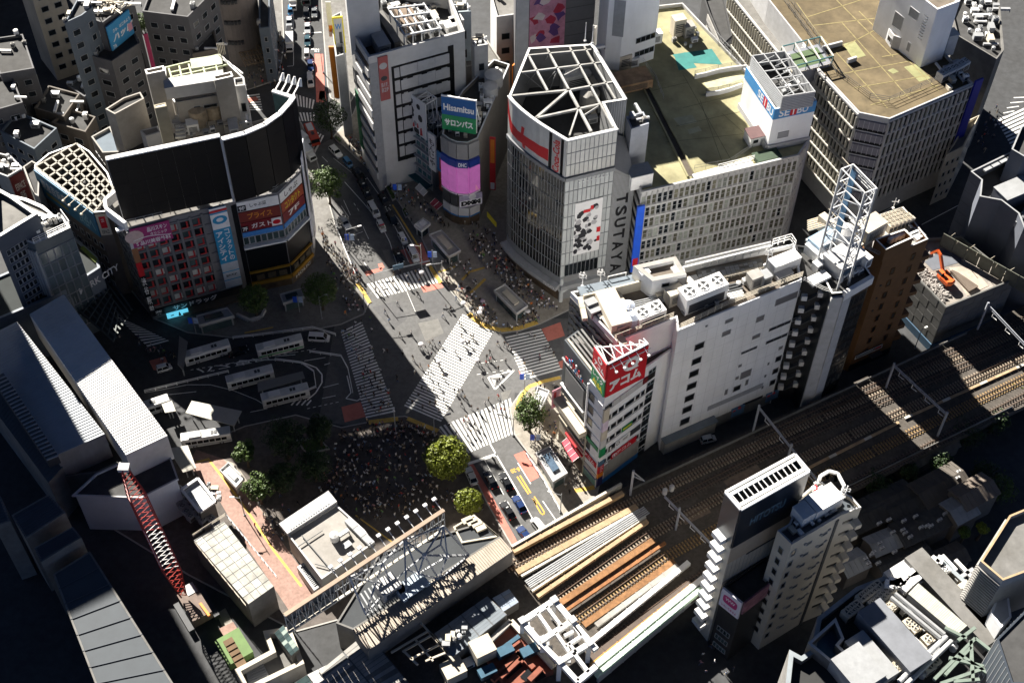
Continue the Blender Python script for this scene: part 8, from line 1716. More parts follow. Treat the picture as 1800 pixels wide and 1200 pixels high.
 # ================================================================ trees and planting
def leafmat(name,rgb):
 M=mat(name,rgb,.55,.55,.9,spec=.3);b=M.node_tree.nodes['Principled BSDF'];b.inputs['Subsurface Weight'].default_value=0;b.inputs['Transmission Weight'].default_value=0;return M
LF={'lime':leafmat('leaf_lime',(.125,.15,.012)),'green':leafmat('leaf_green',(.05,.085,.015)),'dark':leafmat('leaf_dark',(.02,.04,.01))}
BARK=mat('bark',(.07,.05,.035),.9,.3,3)
def tree(label,px,py,rpx,zc,kind,seed,n=2400,round_=True,squash=.8,group=None,leaf=.5):
 r=random.Random(seed);c=P(px,py,zc);e=P(px+rpx,py,zc);Rr=(e-c).length;t=thing('tree',label,'tree',(c.x,c.y,0),group)
 b=MB();rings=[[(c.x+k*math.cos(a)+w*.1,c.y+k*math.sin(a),z)for a in[2*math.pi*q/8 for q in range(8)]]for k,z,w in((.4,0,0),(.28,1,1),(.22,zc*.55,2),(.12,zc,1))];b.loft(rings)
 for i in range(6):a=i*1.05+r.random();b.tube((c.x+.1,c.y,zc*(.35+.06*i)),(c.x+Rr*.6*math.cos(a),c.y+Rr*.6*math.sin(a),zc+Rr*.25*math.sin(i)),.14,.04,n=5)
 obj('trunk',b,BARK,t)
 b=MB();nb=34 if round_ else 26;blobs=[]
 for i in range(nb):
  th=r.random()*2*math.pi;ph=math.acos(1-2*(i+.5)/nb);k=Rr*(.70 if round_ else r.uniform(.35,.8));rad=Rr*(.33 if round_ else r.uniform(.2,.42));th=i*2.4
  blobs.append((Vector((k*math.sin(ph)*math.cos(th),k*math.sin(ph)*math.sin(th),k*math.cos(ph)*squash)),rad*r.uniform(.85,1.15)))
 for i in range(n):
  o_,rad=blobs[i%nb];d=Vector((r.gauss(0,1),r.gauss(0,1),r.gauss(0,1))).normalized();p=c+o_+d*rad*r.uniform(.72,1.02)
  nn=(d+Vector((r.uniform(-.6,.6),r.uniform(-.6,.6),r.uniform(-.3,.8)))).normalized();u=nn.orthogonal().normalized();v=nn.cross(u);s=leaf*r.uniform(.55,1.15);a=r.random()*6.3;u,v=u*math.cos(a)+v*math.sin(a),v*math.cos(a)-u*math.sin(a)
  b.face([p-u*s*.5,p-v*s*.32,p+u*s*.5,p+v*s*.32])
 obj('crown',b,LF[kind],t);return t
tree('bright round yellow green tree at the foot of the junction',785,803,42,6.5,'lime',1,5200,leaf=.62);tree('smaller round yellow green tree beside the red bus lane',824,880,26,4.6,'lime',2,3000,leaf=.5)
tree('spreading green street tree in the sun beside the blank display',931,724,36,7,'green',3,3600,False,1.0);tree('sunlit green street tree below the curved screen',575,320,38,7.5,'green',4,3600,False,.9)
tree('very dark round tree by the shaded crossings',578,202,33,8,'dark',5,3000);tree('dark round tree at the corner below the yellow terrace',562,507,33,7.5,'green',6,3400);tree('dim round tree in the curved planter',445,524,29,6.5,'green',7,2600)
tree('green tree beside the white kiosk roof on the plaza edge',453,857,31,6,'green',8,3000,False);tree('small tree at the corner of the bus terminal',430,792,24,6,'green',9,2200,False)
tree('black green tree mass in the plaza shadow',500,768,46,8,'dark',10,3600,False);tree('dark tree at the plaza edge behind the black green mass',560,752,32,7,'dark',11,2400,False);tree('dark low tree left in the plaza shadow',495,836,34,6,'dark',12,2400,False);tree('dark leaning tree inside the plaza shadow',550,815,34,6.5,'dark',13,2400,False)
tree('tree behind the sky blue billboard',250,40,22,12,'green',14,1600,False)
for i,(x,y,r_,k,l)in enumerate(((1762,858,34,'green','dim tree at the right edge below the tracks'),(1697,935,12,'green','small bush beside the tan roofed shack'),(1728,928,12,'lime','small lit bush beside the pale grey shack'),(1790,685,22,'lime','lit bushes at the right end of the tracks'),(1540,850,30,'dark','dark tree behind the cream block'),(1600,830,24,'dark','dark tree above the alley roofs'),(1700,760,34,'dark','dark hedge tree under the right hand gantry'),(1750,740,30,'dark','dark tree right of the hedge tree'),(1655,815,24,'dark','dark tree over the alley end'),(1730,830,30,'dark','dark tree between the alley and the tracks'))):tree(l,x,y,r_,4.5,k,20+i,1300,False)
def planter(label,pts,z=.14,h=.5):
 q=pp(pts,z);
 if sum(q[i].x*q[(i+1)%len(q)].y-q[(i+1)%len(q)].x*q[i].y for i in range(len(q)))<0:q.reverse()
 t=thing('planter',label,'planter',q[0]);b=MB();inn=grow(q,.25)
 for i in range(len(q)):a,c,d,e=q[i],q[(i+1)%len(q)],inn[(i+1)%len(q)],inn[i];b.prism([xy(a),xy(c),xy(d),xy(e)],z,z+h)
 obj('kerb',b,CONC,t);b=MB();r=random.Random(len(label));c=sum(inn,Vector((0,0)))/len(inn)
 for i in range(160):
  k=r.randrange(len(inn));a=inn[k].lerp(inn[(k+1)%len(inn)],r.random());p2=c.lerp(a,r.random()**.5);p=Vector((p2.x,p2.y,z+h*.7+r.random()*.5));s=.3;u=Vector((r.uniform(-1,1),r.uniform(-1,1),r.uniform(-.3,.3))).normalized()*s;v=u.cross(Vector((0,0,1)))*.8;b.face([p-u,p-v,p+u,p+v])
 tag(obj('leaves',b,LF['green'],t),kind='stuff')
for l,q in(('green planter strip at the left of the sunny pavement',[(655,304),(661,302),(678,323),(672,327)]),('second green planter strip along the north street kerb',[(677,330),(684,328),(697,350),(690,354)]),('short green planter beside the glass pavilion',[(707,371),(713,368),(719,381),(713,384)]),('bare planter frame in the tree shade',[(587,243),(592,241),(602,250),(597,254)]),('low planted bed in front of the black green trees',[(520,775),(560,770),(580,790),(540,800)])):planter(l,q)
# ================================================================ vehicles
PAINT={k:mat('paint_'+k,c,.25,.06,.8,spec=.6)for k,c in(('white',(.62,.62,.61)),('black',(.008,.009,.011)),('silver',(.36,.38,.40)),('navy',(.012,.03,.10)),('blue',(.05,.18,.34)),('red',(.52,.06,.03)),('teal',(.02,.06,.08)),('grey',(.14,.15,.16)))}
CGL=mat('car_glass',(.008,.01,.012),.06,.3,.5,spec=.7);TYRE=mat('tyre',(.012,.012,.012),.9,.2,2);RIM=mat('wheel_rim',(.35,.35,.36),.4,.1,2,metal=.4);HEAD=mat('headlight',(.7,.7,.68),.15,.05,1);TAIL=mat('taillight',(.30,.01,.01),.25,.1,1)
# kind: length, width, height, profile of the body side (x from the nose, z), glasshouse (front foot, front top, rear top, rear foot), belt height
KIND={'sedan':(4.6,1.75,1.45,(1.35,2.0,3.5,4.25),.92),'taxi':(4.7,1.75,1.52,(1.3,1.95,3.6,4.3),.95),'suv':(4.5,1.85,1.7,(1.2,1.75,4.0,4.4),1.05),'van':(4.8,1.75,2.0,(.55,1.25,4.6,4.75),1.1),'kei':(3.4,1.5,1.75,(.6,1.1,3.15,3.35),1.0)}
VM={}
def vmesh(kind):
 if kind in VM:return VM[kind]
 L,W_,H,(a,b_,c,d),belt=KIND[kind];w=W_/2;B=MB()
 def ring(x,z0,z1,hw):return[(x,-hw*.92,z0),(x,-hw,z0+.2),(x,-hw,z1-.12),(x,-hw*.86,z1),(x,hw*.86,z1),(x,hw,z1-.12),(x,hw,z0+.2),(x,hw*.92,z0)]
 nose=.72 if kind in('sedan','taxi','suv')else belt-.05
 B.loft([ring(0,.35,nose-.08,w*.86),ring(.25,.22,nose,w*.97),ring(a,.2,belt,w),ring((a+d)/2,.2,belt,w),ring(d,.22,belt-.02,w),ring(L-.12,.25,belt-.06 if kind!='sedan' else .88,w*.96),ring(L,.4,belt-.15,w*.88)])
 roof=[[(b_,-w*.78,H-.06),(b_,-w*.7,H),(b_,w*.7,H),(b_,w*.78,H-.06)],[(c,-w*.78,H-.06),(c,-w*.7,H),(c,w*.7,H),(c,w*.78,H-.06)]]
 r2=[[(x,y,z)for x,y,z in r]+[(r[0][0],w*.76,H-.14),(r[0][0],-w*.76,H-.14)]for r in roof];B.loft([[p for p in r]for r in r2])
 for s in(-1,1):
  for x0,x1 in((a,b_),(d,c)):B.bar((x0,s*w*.93,belt-.02),(x1,s*w*.76,H-.06),.09)
  B.bar(((b_+c)/2,s*w*.95,belt),((b_+c)/2,s*w*.78,H-.06),.1)
 gl=MB();k=.955
 gl.loft([[(a+.05,-w*k,belt-.02),(a+.05,w*k,belt-.02),(d-.05,w*k,belt-.02),(d-.05,-w*k,belt-.02)],[(b_+.02,-w*.75,H-.08),(b_+.02,w*.75,H-.08),(c-.02,w*.75,H-.08),(c-.02,-w*.75,H-.08)]])
 wh=MB();wh.tube((0,-.1,0),(0,.1,0),.32,n=14,mi=0);wh.tube((0,-.115,0),(0,.115,0),.19,n=10,mi=1)
 hl=MB();hl.box((0,0,0),(.12,.34,.16));tl=MB();tl.box((0,0,0),(.1,.22,.3))
 VM[kind]=(B.mesh('body',PAINT['white']),gl.mesh('windows',CGL),wh.mesh('wheel',[TYRE,RIM]),hl.mesh('headlight',HEAD),tl.mesh('taillight',TAIL));return VM[kind]
def setmat(o,*ms):
 for i,q in enumerate(ms):o.material_slots[i].link='OBJECT';o.material_slots[i].material=q
def car(kind,col,p,q,label,group='vehicles in the streets',z=0.02,extra=None):
 """nose at pixel p, tail towards pixel q"""
 L,W_,H,_,belt=KIND[kind];a,c=P(*p,z),P(*q,z);t=lthing({'van':'van','kei':'small_van'}.get(kind,'car'),label,{'van':'van','kei':'van','taxi':'taxi'}.get(kind,'car'),a,group,ang(a,c));me=vmesh(kind)
 o=link('body',me[0],t);setmat(o,PAINT[col]);link('windows',me[1],t)
 for x in(L*.18,L*.8):
  for s in(-1,1):link('wheel',me[2],t,at((x,s*(W_/2-.1),.32)))
 for s in(-1,1):link('headlight',me[3],t,at((.04,s*W_*.33,.6)));link('taillight',me[4],t,at((L-.03,s*W_*.38,.65)))
 if kind=='taxi' or extra=='lamp':b=MB();b.box((L*.45,0,H),(.22,.5,.16));link('roof_lamp',b.mesh('roof_lamp',HEAD),t)
 if extra=='bar':b=MB();b.box((L*.35,0,H),(.3,1.2,.14));link('light_bar',b.mesh('light_bar',RED),t)
 return t
for k,c,p,q,l,e in(('sedan','white',(822,824),(834,852),'white sedan waiting on the red lane by the yellow green trees',0),('taxi','black',(855,831),(873,866),'black taxi first in the left queue of the south road',0),('taxi','black',(882,834),(896,862),'black taxi first in the right queue of the south road',0),('sedan','navy',(905,874),(921,903),'dark blue sedan behind the black taxi in the right queue',0),('taxi','black',(883,885),(903,917),'black taxi in the middle of the left queue',0),('sedan','navy',(912,928),(930,952),'dark blue car last before the railway bridge',0),('van','white',(937,915),(955,938),'white van half under the railway bridge',0),('van','white',(733,463),(717,432),'white van at the stop line on the red lane',0),('taxi','black',(706,464),(694,438),'black taxi at the stop line of the north street',0),('kei','white',(713,432),(702,411),'small white van behind the white van at the stop line',0),('kei','white',(675,410),(664,388),'white emergency van with a red light bar','bar'),('van','white',(664,384),(649,358),'white van in front of the black taxis',0),('taxi','black',(652,356),(640,334),'black taxi in the shade of the north street',0),('taxi','black',(646,340),(634,322),'second black taxi in the shade of the north street',0),('taxi','black',(682,366),(669,344),'black taxi in the right lane of the north street',0),('suv','black',(696,398),(676,364),'long black car nosing into the sun',0),('sedan','silver',(614,405),(600,385),'silver car parked beside the fence in tree shade',0),('suv','black',(640,320),(622,301),'dark car with a pale bonnet in the shade',0),('kei','blue',(618,297),(605,281),'small blue car in the shaded street',0),('suv','white',(599,279),(580,259),'white car in the shaded street',0),('van','white',(547,156),(545,135),'white van at the stop line in the upper street',0),('sedan','navy',(547,128),(546,112),'dark blue car behind the white van in the upper street',0),('kei','white',(540,107),(540,90),'white small van in the upper street',0),('sedan','teal',(541,84),(541,65),'dark teal car in the upper street',0),('sedan','silver',(541,62),(541,43),'silver car in the middle of the upper street',0),('suv','black',(510,70),(510,56),'dark car parked by the upper left kerb',0),('sedan','silver',(509,51),(509,40),'silver grey car parked by the upper left kerb',0),('kei','blue',(511,30),(511,20),'pale blue small car near the top of the street',0),('sedan','grey',(553,34),(553,22),'grey car near the top right of the street',0),('suv','black',(539,36),(539,22),'dark car near the top of the street',0),('van','white',(580,598),(545,596),'white van turning in front of the green striped bus',0),('kei','white',(303,646),(278,653),'small white van crossing the sunlit strip',0),('sedan','black',(436,614),(404,626),'black car beside the silver roofed bus',0),('kei','white',(1257,772),(1226,779),'white light truck in the dark street below the white wall',0),('sedan','black',(280,72),(300,62),'dark car in the dim side street',0),('sedan','silver',(268,85),(290,96),'silver car in the dim side street at the top left',0)):
 car(k,c,p,q,l,extra=e)
def truck(label,p,q,L=6.2,col='white',box=True):
 a,c=P(*p,.02),P(*q,.02);t=lthing('truck',label,'truck',a,'vehicles in the streets',ang(a,c));b=MB();b.loft([[(x,y,z)for y,z in((-.95,.5),(-1,1.1),(-.9,h),(.9,h),(1,1.1),(.95,.5))]for x,h in((0,1.5),(.25,2.0),(1.6,2.1))]);o=link('cab',b.mesh('cab',PAINT[col]),t)
 b=MB();b.loft([[(-.02,y,z)for y,z in((-.85,1.15),(.85,1.15),(.78,1.75),(-.78,1.75))],[(.28,y,z)for y,z in((-.85,1.15),(.85,1.15),(.78,1.9),(-.78,1.9))]]);link('windscreen',b.mesh('windscreen',CGL),t)
 b=MB();b.box((1.7+(L-1.7)/2,0,.9),(L-1.7,2.1,1.9));link('cargo_box',b.mesh('cargo_box',PAINT[col]),t)
 for x in(1,L-1.2):
  for s in(-1,1):link('wheel',vmesh('van')[2],t,at((x,s*.85,.4),0,(1.25,1.25,1.25)))
 return t
truck('white box truck parked by the left kerb of the upper street',(510,95),(510,74));truck('long white truck at the very top of the street',(516,22),(516,-4),7.5);truck('white box truck beside the fashion banner',(552,286),(536,268),6)
truck('white light truck with an open hatch behind the curved screen',(545,262),(534,252),4.5)
def bus(label,p,q,stripe=None,roof=None,L=10.4,group='buses at the terminal',body='white',H=3.0):
 a,c=P(*p,.02),P(*q,.02);t=lthing('bus',label,'bus',a,group,ang(a,c));w=1.22;b=MB()
 b.loft([[(x,-s*w,.35),(x,-s*w,H-.3),(x,-s*w*.86,H),(x,s*w*.86,H),(x,s*w,H-.3),(x,s*w,.35)]for x,s in((0,.93),(.2,1),(L-.15,1),(L,.95))]);o=link('body',b.mesh('body',PAINT[body]),t)
 b=MB();b.box((L/2,0,H),(L*.96,w*1.6,.05));link('roof',b.mesh('roof',roof or mat('bus_roof',(.50,.51,.50),.6,.12,.8,stain=.25)),t)
 for s in(-1,1):
  b=MB()
  for i in range(7):b.box((1.0+i*(L-1.6)/7+.5,s*(w+.005),1.45),((L-1.6)/7-.15,.04,.95))
  link('window',b.mesh('window',CGL),t)['kind']='stuff'
  b=MB();b.box((L/2,s*(w+.01),.75),(L*.98,.03,.4));link('stripe',b.mesh('stripe',stripe or GREY_P),t)
 b=MB();b.box((-.0,0,1.3),(.06,w*1.75,1.2));link('windscreen',b.mesh('windscreen',CGL),t);b=MB();b.box((L*.72,0,H+.05),(2.6,1.5,.28));link('roof_cooler',b.mesh('roof_cooler',PAINT['white']),t)
 for i in range(2):b=MB();b.box((L*.30+i*.7,0,H+.05),(.55,.8,.1));link('roof_hatch',b.mesh('roof_hatch',DARK_P),t)
 for x in(2.2,L-2.6):
  for s in(-1,1):link('wheel',vmesh('van')[2],t,at((x,s*(w-.12),.48),0,(1.5,1.3,1.5)))
 for s in(-1,1):b=MB();b.box((-.25,s*(w+.12),2.1),(.1,.18,.4));link('mirror',b.mesh('mirror',DARK_P),t)
GRS=mat('stripe_green',(.03,.24,.06),.5)
for l,p,q,st in(('silver roofed bus standing beside the dark lattice mast',(406,615),(322,640),None),('white bus with a green stripe at the upper stop',(533,606),(453,626),GRS),('white bus on the inner island of the terminal',(482,660),(402,681),None),('white bus next to the glass shelter on the terminal island',(544,692),(464,712),None),('bright white bus half in the sun by the wedge canopy',(408,769),(325,782),None),('white bus half hidden behind the station roof',(300,712),(255,727),None)):bus(l,p,q,st)
bus('red and white minibus crossing the shaded zebra',(556,258),(542,228),None,mat('bus_roof_red',(.50,.07,.03),.5,.08,1),6.6,'vehicles in the streets','red',2.6)
bus('green fronted bus at the very top of the upper street',(539,14),(539,-25),GRS,None,10,'vehicles in the streets','grey')
def scooter(label,x,y,rz):
 t=lthing('motorcycle',label,'motorcycle',P(x,y,.02),None,rz);b=MB();b.loft([[(u,-w_,z-.12),(u,w_,z-.12),(u,w_*.7,z+.12),(u,-w_*.7,z+.12)]for u,w_,z in((-.8,.08,.8),(-.3,.2,.85),(.2,.16,.75),(.6,.1,.85))]);link('body',b.mesh('body',DARK_P),t)
 for u in(-.65,.7):b=MB();b.tube((u,-.06,.3),(u,.06,.3),.3,n=12);link('wheel',b.mesh('wheel',TYRE),t)
 b=MB();b.bar((.55,-.35,1.05),(.55,.35,1.05),.05);b.bar((.7,0,.3),(.5,0,1.05),.06);link('handlebar',b.mesh('handlebar',STEEL),t)
scooter('motorcycle waiting alone at the stop line of the south road',868,810,R(120));scooter('white scooter between the black car and the small white van',702,402,R(-60));scooter('motorcycle beside the first black taxi',882,849,R(120))
# ================================================================ street furniture
def shelter(label,q,z,m=CONC,top=CREAM,glass=True,cat='subway entrance',name='subway_entrance'):
 v=pp(q,z);t=thing(name,label,cat,Vector((*xy(v[0]),0)));ins=grow(v,.45);b=MB();b.prism([xy(e)for e in v],z-.6,z);obj('roof',b,m,t)
 b=MB();
 for i in range(4):a,c=v[i],v[(i+1)%4];d,e=grow(v,.2)[(i+1)%4],grow(v,.2)[i];b.prism([xy(a),xy(c),xy(d),xy(e)],z,z+.35)
 obj('rim',b,LIGHTC,t);b=MB();mid=[lerp(lerp(v[0],v[1],u),lerp(v[3],v[2],u),w)for u,w in((.2,.3),(.75,.3),(.75,.72),(.2,.72))];b.prism([xy(e)for e in mid],z,z+.45);obj('roof_top',b,top,t)
 b=MB();b.prism([xy(e)for e in ins],.14,z-.6)if not glass else None
 for e in ins:b.bar((e.x,e.y,.1),(e.x,e.y,z-.6),.3)
 obj('column',b,GREY_P,t)
 if glass:
  b=MB()
  for i in(0,1,3):a,c=ins[i],ins[(i+1)%4];b.bar((a.x,a.y,1.2),(c.x,c.y,1.2),.06,2.0)
  obj('glass',b,GLASS_G,t)
 b=MB();b.face([Vector((e.x,e.y,.16))for e in grow(v,1.0)]);obj('stair_well',b,BLACK,t);return v
shelter('pale roofed subway entrance on the pavement by the red lane',[(770,445),(783,458),(809,440),(778,409),(755,412)][0:2]+[(809,440),(780,409)]if 0 else[(754,413),(789,452),(810,441),(776,405)],3.6)
shelter('pale roofed subway entrance between the crossing and the curved glass building',[(868,511),(908,552),(928,538),(888,500)],3.6);shelter('dark glazed subway entrance beside the red road patch',[(941,797),(972,848),(998,832),(966,784)],3.6,GREY_P,mat('glass_sky',(.08,.12,.17),.15,.3,1));shelter('white roofed subway entrance behind the spreading tree',[(936,712),(949,724),(966,688),(945,680)],3.4,LIGHTC,WHITE_P)
shelter('dim glazed subway entrance in front of the grey grid front',[(350,573),(412,556),(400,541),(345,556)],3.4,GREY_P,GLASS_G);shelter('dim glazed subway entrance below the yellow terrace',[(498,534),(535,522),(529,508),(492,518)],3.4,GREY_P,GLASS_G)
shelter('white topped glass pavilion on the sunny pavement',[(728,396),(741,406),(757,393),(744,384)],3.2,WHITE_P,WHITE_P,True,'glass pavilion','glass_pavilion');shelter('white flat kiosk roof beside the green plaza tree',[(386,827),(415,858),(430,841),(402,813)],3,WHITE_P,WHITE_P,False,'kiosk','kiosk')
def canopy(label,q,z,m):v=pp(q,z);t=thing('bus_canopy',label,'canopy',Vector((*xy(v[0]),0)));b=MB();b.prism([xy(e)for e in v],z-.2,z);obj('roof',b,m,t);b=MB();[b.bar((e.x,e.y,0),(e.x,e.y,z-.2),.2)for e in grow(v,.8)];obj('leg',b,STEEL,t)
TRC=mat('canopy_translucent',(.40,.38,.33),.5,.12,.6,stain=.2)
canopy('broad wedge shaped bus canopy half in the sun',[(326,725),(412,748),(425,722),(337,704)],3.6,TRC);canopy('pale flat bus canopy by the station corner',[(295,788),(322,830),(345,822),(330,782)],3.4,TRC);canopy('long glass bus canopy on the inner island',[(454,688),(536,664),(532,652),(452,672)],3.4,mat('canopy_glass_dim',(.16,.16,.155),.3,.1,.6));canopy('small pale canopy beside the half hidden bus',[(290,725),(309,722),(302,704),(284,710)],3.3,TRC);canopy('thin lattice roofed canopy beside the silver roofed bus',[(312,640),(322,650),(330,600),(315,590)],4,mat('canopy_glass_dim',(.16,.16,.155)))
def lampost(label,x,y,h=8,arm=(2.2,0),kind='lamp'):
 p=P(x,y,.1);t=lthing({'lamp':'street_lamp','sig':'traffic_light','sign':'road_sign'}[kind],label,{'lamp':'street lamp','sig':'traffic light','sign':'road sign'}[kind],p);b=MB();b.tube((0,0,0),(0,0,h),.13,.08,n=8);b.box((0,0,0),(.4,.4,.2));link('pole',b.mesh('pole',GREY_P),t);e=Vector((arm[0],arm[1],h-.2));b=MB();b.tube((0,0,h-.6),e,.07,n=6);link('arm',b.mesh('arm',GREY_P),t);b=MB()
 if kind=='lamp':b.box(e-Vector((0,0,.1)),(.9,.35,.16),math.atan2(arm[1],arm[0]));link('lamp_head',b.mesh('lamp_head',WHITE_P),t)
 elif kind=='sig':
  b.box(e-Vector((0,0,.25)),(1.25,.22,.45),math.atan2(arm[1],arm[0]));link('signal_head',b.mesh('signal_head',LIGHTC),t)
  for i in range(3):b=MB();d=Vector(arm+(0,)).normalized()*(-.38+.38*i);s=Vector((d.y,-d.x,0)).normalized()*.12 if i!=1 else Vector((arm[1],-arm[0],0)).normalized()*.12;b.tube(e+d+s*.9+Vector((0,0,-.02)),e+d+s*1.3+Vector((0,0,-.02)),.15,n=8);link('signal_lens',b.mesh('signal_lens',DARK_P),t)
 else:b.box(e-Vector((0,0,.6)),(2.6,.12,1.5),math.atan2(arm[1],arm[0]));link('sign_plate',b.mesh('sign_plate',mat('sign_slate',(.06,.12,.18))),t)
for l,x,y,h,a,k in(('traffic light arm reaching over the north zebra crossing',642,548,6.5,(5,1.6),'sig'),('road sign on a long arm over the sunny junction',660,512,6.5,(5.5,2),'sign'),('traffic light at the kerb beside the pale roofed subway entrance',778,492,6.5,(-3,-1),'sig'),('traffic light near the spreading tree',902,765,6.5,(-3,1),'sig'),('traffic light at the end of the diagonal crossing',764,766,6.5,(3,1.2),'sig'),('tall dark lamp post at the plaza end of the diagonal crossing',696,762,9,(0,.1),'lamp'),('street lamp on the sunny pavement kerb',742,476,9,(-2,0),'lamp'),('street lamp beside the tree shade in the north street',612,442,8,(3.2,1),'lamp'),('street lamp near the half hidden white van',985,900,7,(-2.4,.6),'lamp'),('street lamp at the dark corner of the bus terminal',566,560,8,(1.6,.6),'lamp'),('street lamp by the brick walk',430,905,7,(-1.6,0),'lamp'),('street lamp in the upper left pavement',478,128,8,(2,0),'lamp'),('street lamp on the shaded right pavement',568,128,8,(-2,0),'lamp'),('blue topped street lamp in the dark street below the brown building',1608,612,7,(1.0,.6),'lamp')):lampost(l,x,y,h,a,k)
def flags(label,x,y,m2=BLUE):p=P(x,y,.1);t=thing('banner_pole',label,'banner pole',p);b=MB();b.tube(p,p+Vector((0,0,6)),.09,n=6);obj('pole',b,GREY_P,t);[obj('flag',(lambda b:(b.prism([(p.x+s*.15,p.y-.03),(p.x+s*1.1,p.y-.03),(p.x+s*1.1,p.y+.03),(p.x+s*.15,p.y+.03)],3.6,5.6,0),b)[1])(MB()),m2 if s<0 else mat('flag_pale',(.35,.45,.6),.6,.3,2),t)for s in(-1,1)]
for l,x,y in(('pair of blue and white banners beside the green planter',700,352),('pair of blue and white banners by the pale roofed subway entrance',761,470),('pair of blue and white banners at the end of the alley crossing',922,684),('pair of blue and white banners under the spreading tree',940,790),('pair of blue and white banners at the dim entrance',345,586),('pair of blue and white banners in the tree shade',617,440),('pair of blue banners below the dark corner tree',527,549)):flags(l,x,y)
for l,pts in(('white guard rail along the sunny left pavement',[(590,398),(606,440),(625,485)]),('white guard rail round the bus terminal bend',[(545,620),(600,628),(612,650),(620,690)]),('guard rail along the south road pavement',[(925,800),(955,846),(985,900)]),('white barrier along the middle of the bus terminal',[(255,690),(330,672),(402,655)]),('pale curved barrier round the end of the inner island',[(484,634),(530,640),(552,655),(556,682),(510,702)]),('barrier along the upper edge of the bus terminal',[(410,596),(480,588),(550,578),(590,590)])):railing([P(x,y,.1)for x,y in pts],l,.9,WHITE_P,2,2,.14)
railing([P(x,y,.1)for x,y in((418,556),(440,566),(460,560),(466,548))],'pale curved planter wall below the dim round tree',.8,LIGHTC,.5,1,.5)
# ================================================================ people
SK=mat('skin',(.36,.22,.15),.6,.1,3);HAIR=mat('hair',(.015,.011,.009),.6,.2,3)
TOPS={'white':(.62,.62,.62),'black':(.012,.012,.014),'grey':(.20,.20,.21),'navy':(.02,.03,.08),'red':(.48,.03,.03),'beige':(.42,.34,.24),'pale blue':(.30,.40,.55),'pink':(.55,.28,.30),'green':(.10,.28,.06),'orange':(.55,.18,.04)}
CL={k:mat('cloth_'+k.replace(' ','_'),c,.85,.12,3)for k,c in TOPS.items()}
BOT={k:mat('cloth_low_'+k,c,.85,.12,3)for k,c in(('black',(.012,.012,.015)),('blue',(.05,.08,.16)),('beige',(.36,.29,.20)),('white',(.55,.55,.54)),('grey',(.13,.13,.14)))}
def body(stride,swing,lean,skirt=False,carry=False):
 """one continuous skinned figure, foot on z 0, facing -y; slots: hair, skin, top, bottom, shoes"""
 V=[('pelvis',0,0,.93,.15),('belly',0,-lean*.3,1.1,.15),('chest',0,-lean*.7,1.32,.17),('neck',0,-lean*.9,1.48,.065),('head',0,-lean-.02,1.58,.10),('crown',0,-lean,1.69,.085)]
 E_=[(0,1),(1,2),(2,3),(3,4),(4,5)]
 for s in(-1,1):
  k=len(V);f=stride*s;V+=[('hip',s*.10,0,.86,.12),('knee',s*.11,-f*.45-.04*abs(stride),.48,.078),('ankle',s*.11,-f*.85+(.12 if f<0 else 0),.09,.05),('toe',s*.12,-f*.85-.15+(.1 if f<0 else 0),.045,.045)];E_+=[(0,k),(k,k+1),(k+1,k+2),(k+2,k+3)]
  k=len(V);g=-swing*s;c=carry and s>0;V+=[('shoulder',s*.19,-lean*.7,1.40,.075),('elbow',s*.25,-lean*.6-g*.28-(.1 if c else 0),1.14,.052),('hand',s*.23,-lean*.6-g*.55-(.32 if c else .06),1.22 if c else .90,.042)];E_+=[(2,k),(k,k+1),(k+1,k+2)]
 me=bpy.data.meshes.new('person');me.from_pydata([v[1:4]for v in V],E_,[]);o=bpy.data.objects.new('person',me);COL.objects.link(o);sm=o.modifiers.new('skin','SKIN');sv=me.skin_vertices[0].data
 for i,v in enumerate(V):sv[i].radius=(v[4],v[4]*(.78 if v[0]in('chest','belly','pelvis')else 1));sv[i].use_root=i==0
 su=o.modifiers.new('sub','SUBSURF');su.levels=1;dg=bpy.context.evaluated_depsgraph_get();r=bpy.data.meshes.new_from_object(o.evaluated_get(dg));bpy.data.objects.remove(o);r.name='person'
 r.materials.clear()
 for q in(HAIR,SK,CL['white'],BOT['black'],CL['black']):r.materials.append(q)
 kp=[(Vector(v[1:4]),v[0])for v in V]
 for p in r.polygons:
  n=min(kp,key=lambda q:(q[0]-p.center).length)[1];z=p.center.z
  p.material_index=4 if z<.09 else(0 if z>1.62 or(z>1.5 and p.center.y>-lean)else 1)if n in('head','crown')else 1 if n in('hand','neck')else(3 if z<.95 else 2);p.use_smooth=True
 if skirt:
  for v in r.vertices:
   if .45<v.co.z<.92 and abs(v.co.x)<.3:k=1+.5*(.92-v.co.z);v.co.x*=k;v.co.y=v.co.y*.6*k
 return r
POSE={'striding':body(.42,.8,.06),'walking':body(.28,.5,.03),'strolling':body(-.3,.45,.02),'standing':body(.05,.05,0),'walking in a skirt':body(.2,.4,.02,True),'carrying something in one hand':body(-.24,.3,.02,False,True)}
PK=list(POSE);rp=random.Random(77);PEOPLE=[];used=set()
PARA=MB();rings=[[(.62*k*math.cos(a),.62*k*math.sin(a),z)for a in[2*math.pi*q/10 for q in range(10)]]for k,z in((1,1.75),(.7,1.93),(.3,2.02),(.03,2.05))];PARA.loft(rings,caps=False);PARA.loft([[(x*.98,y*.98,z-.02)for x,y,z in r]for r in rings[::-1]],caps=False)
STK=MB();STK.bar((0,0,1.1),(0,0,2.05),.03);PARAM=[PARA.mesh('cover',m_)for m_ in(mat('parasol_white',(.62,.60,.60),.7),mat('parasol_black',(.02,.02,.022),.7),mat('parasol_pink',(.50,.38,.44),.7))];STKM=STK.mesh('stick',STEEL)
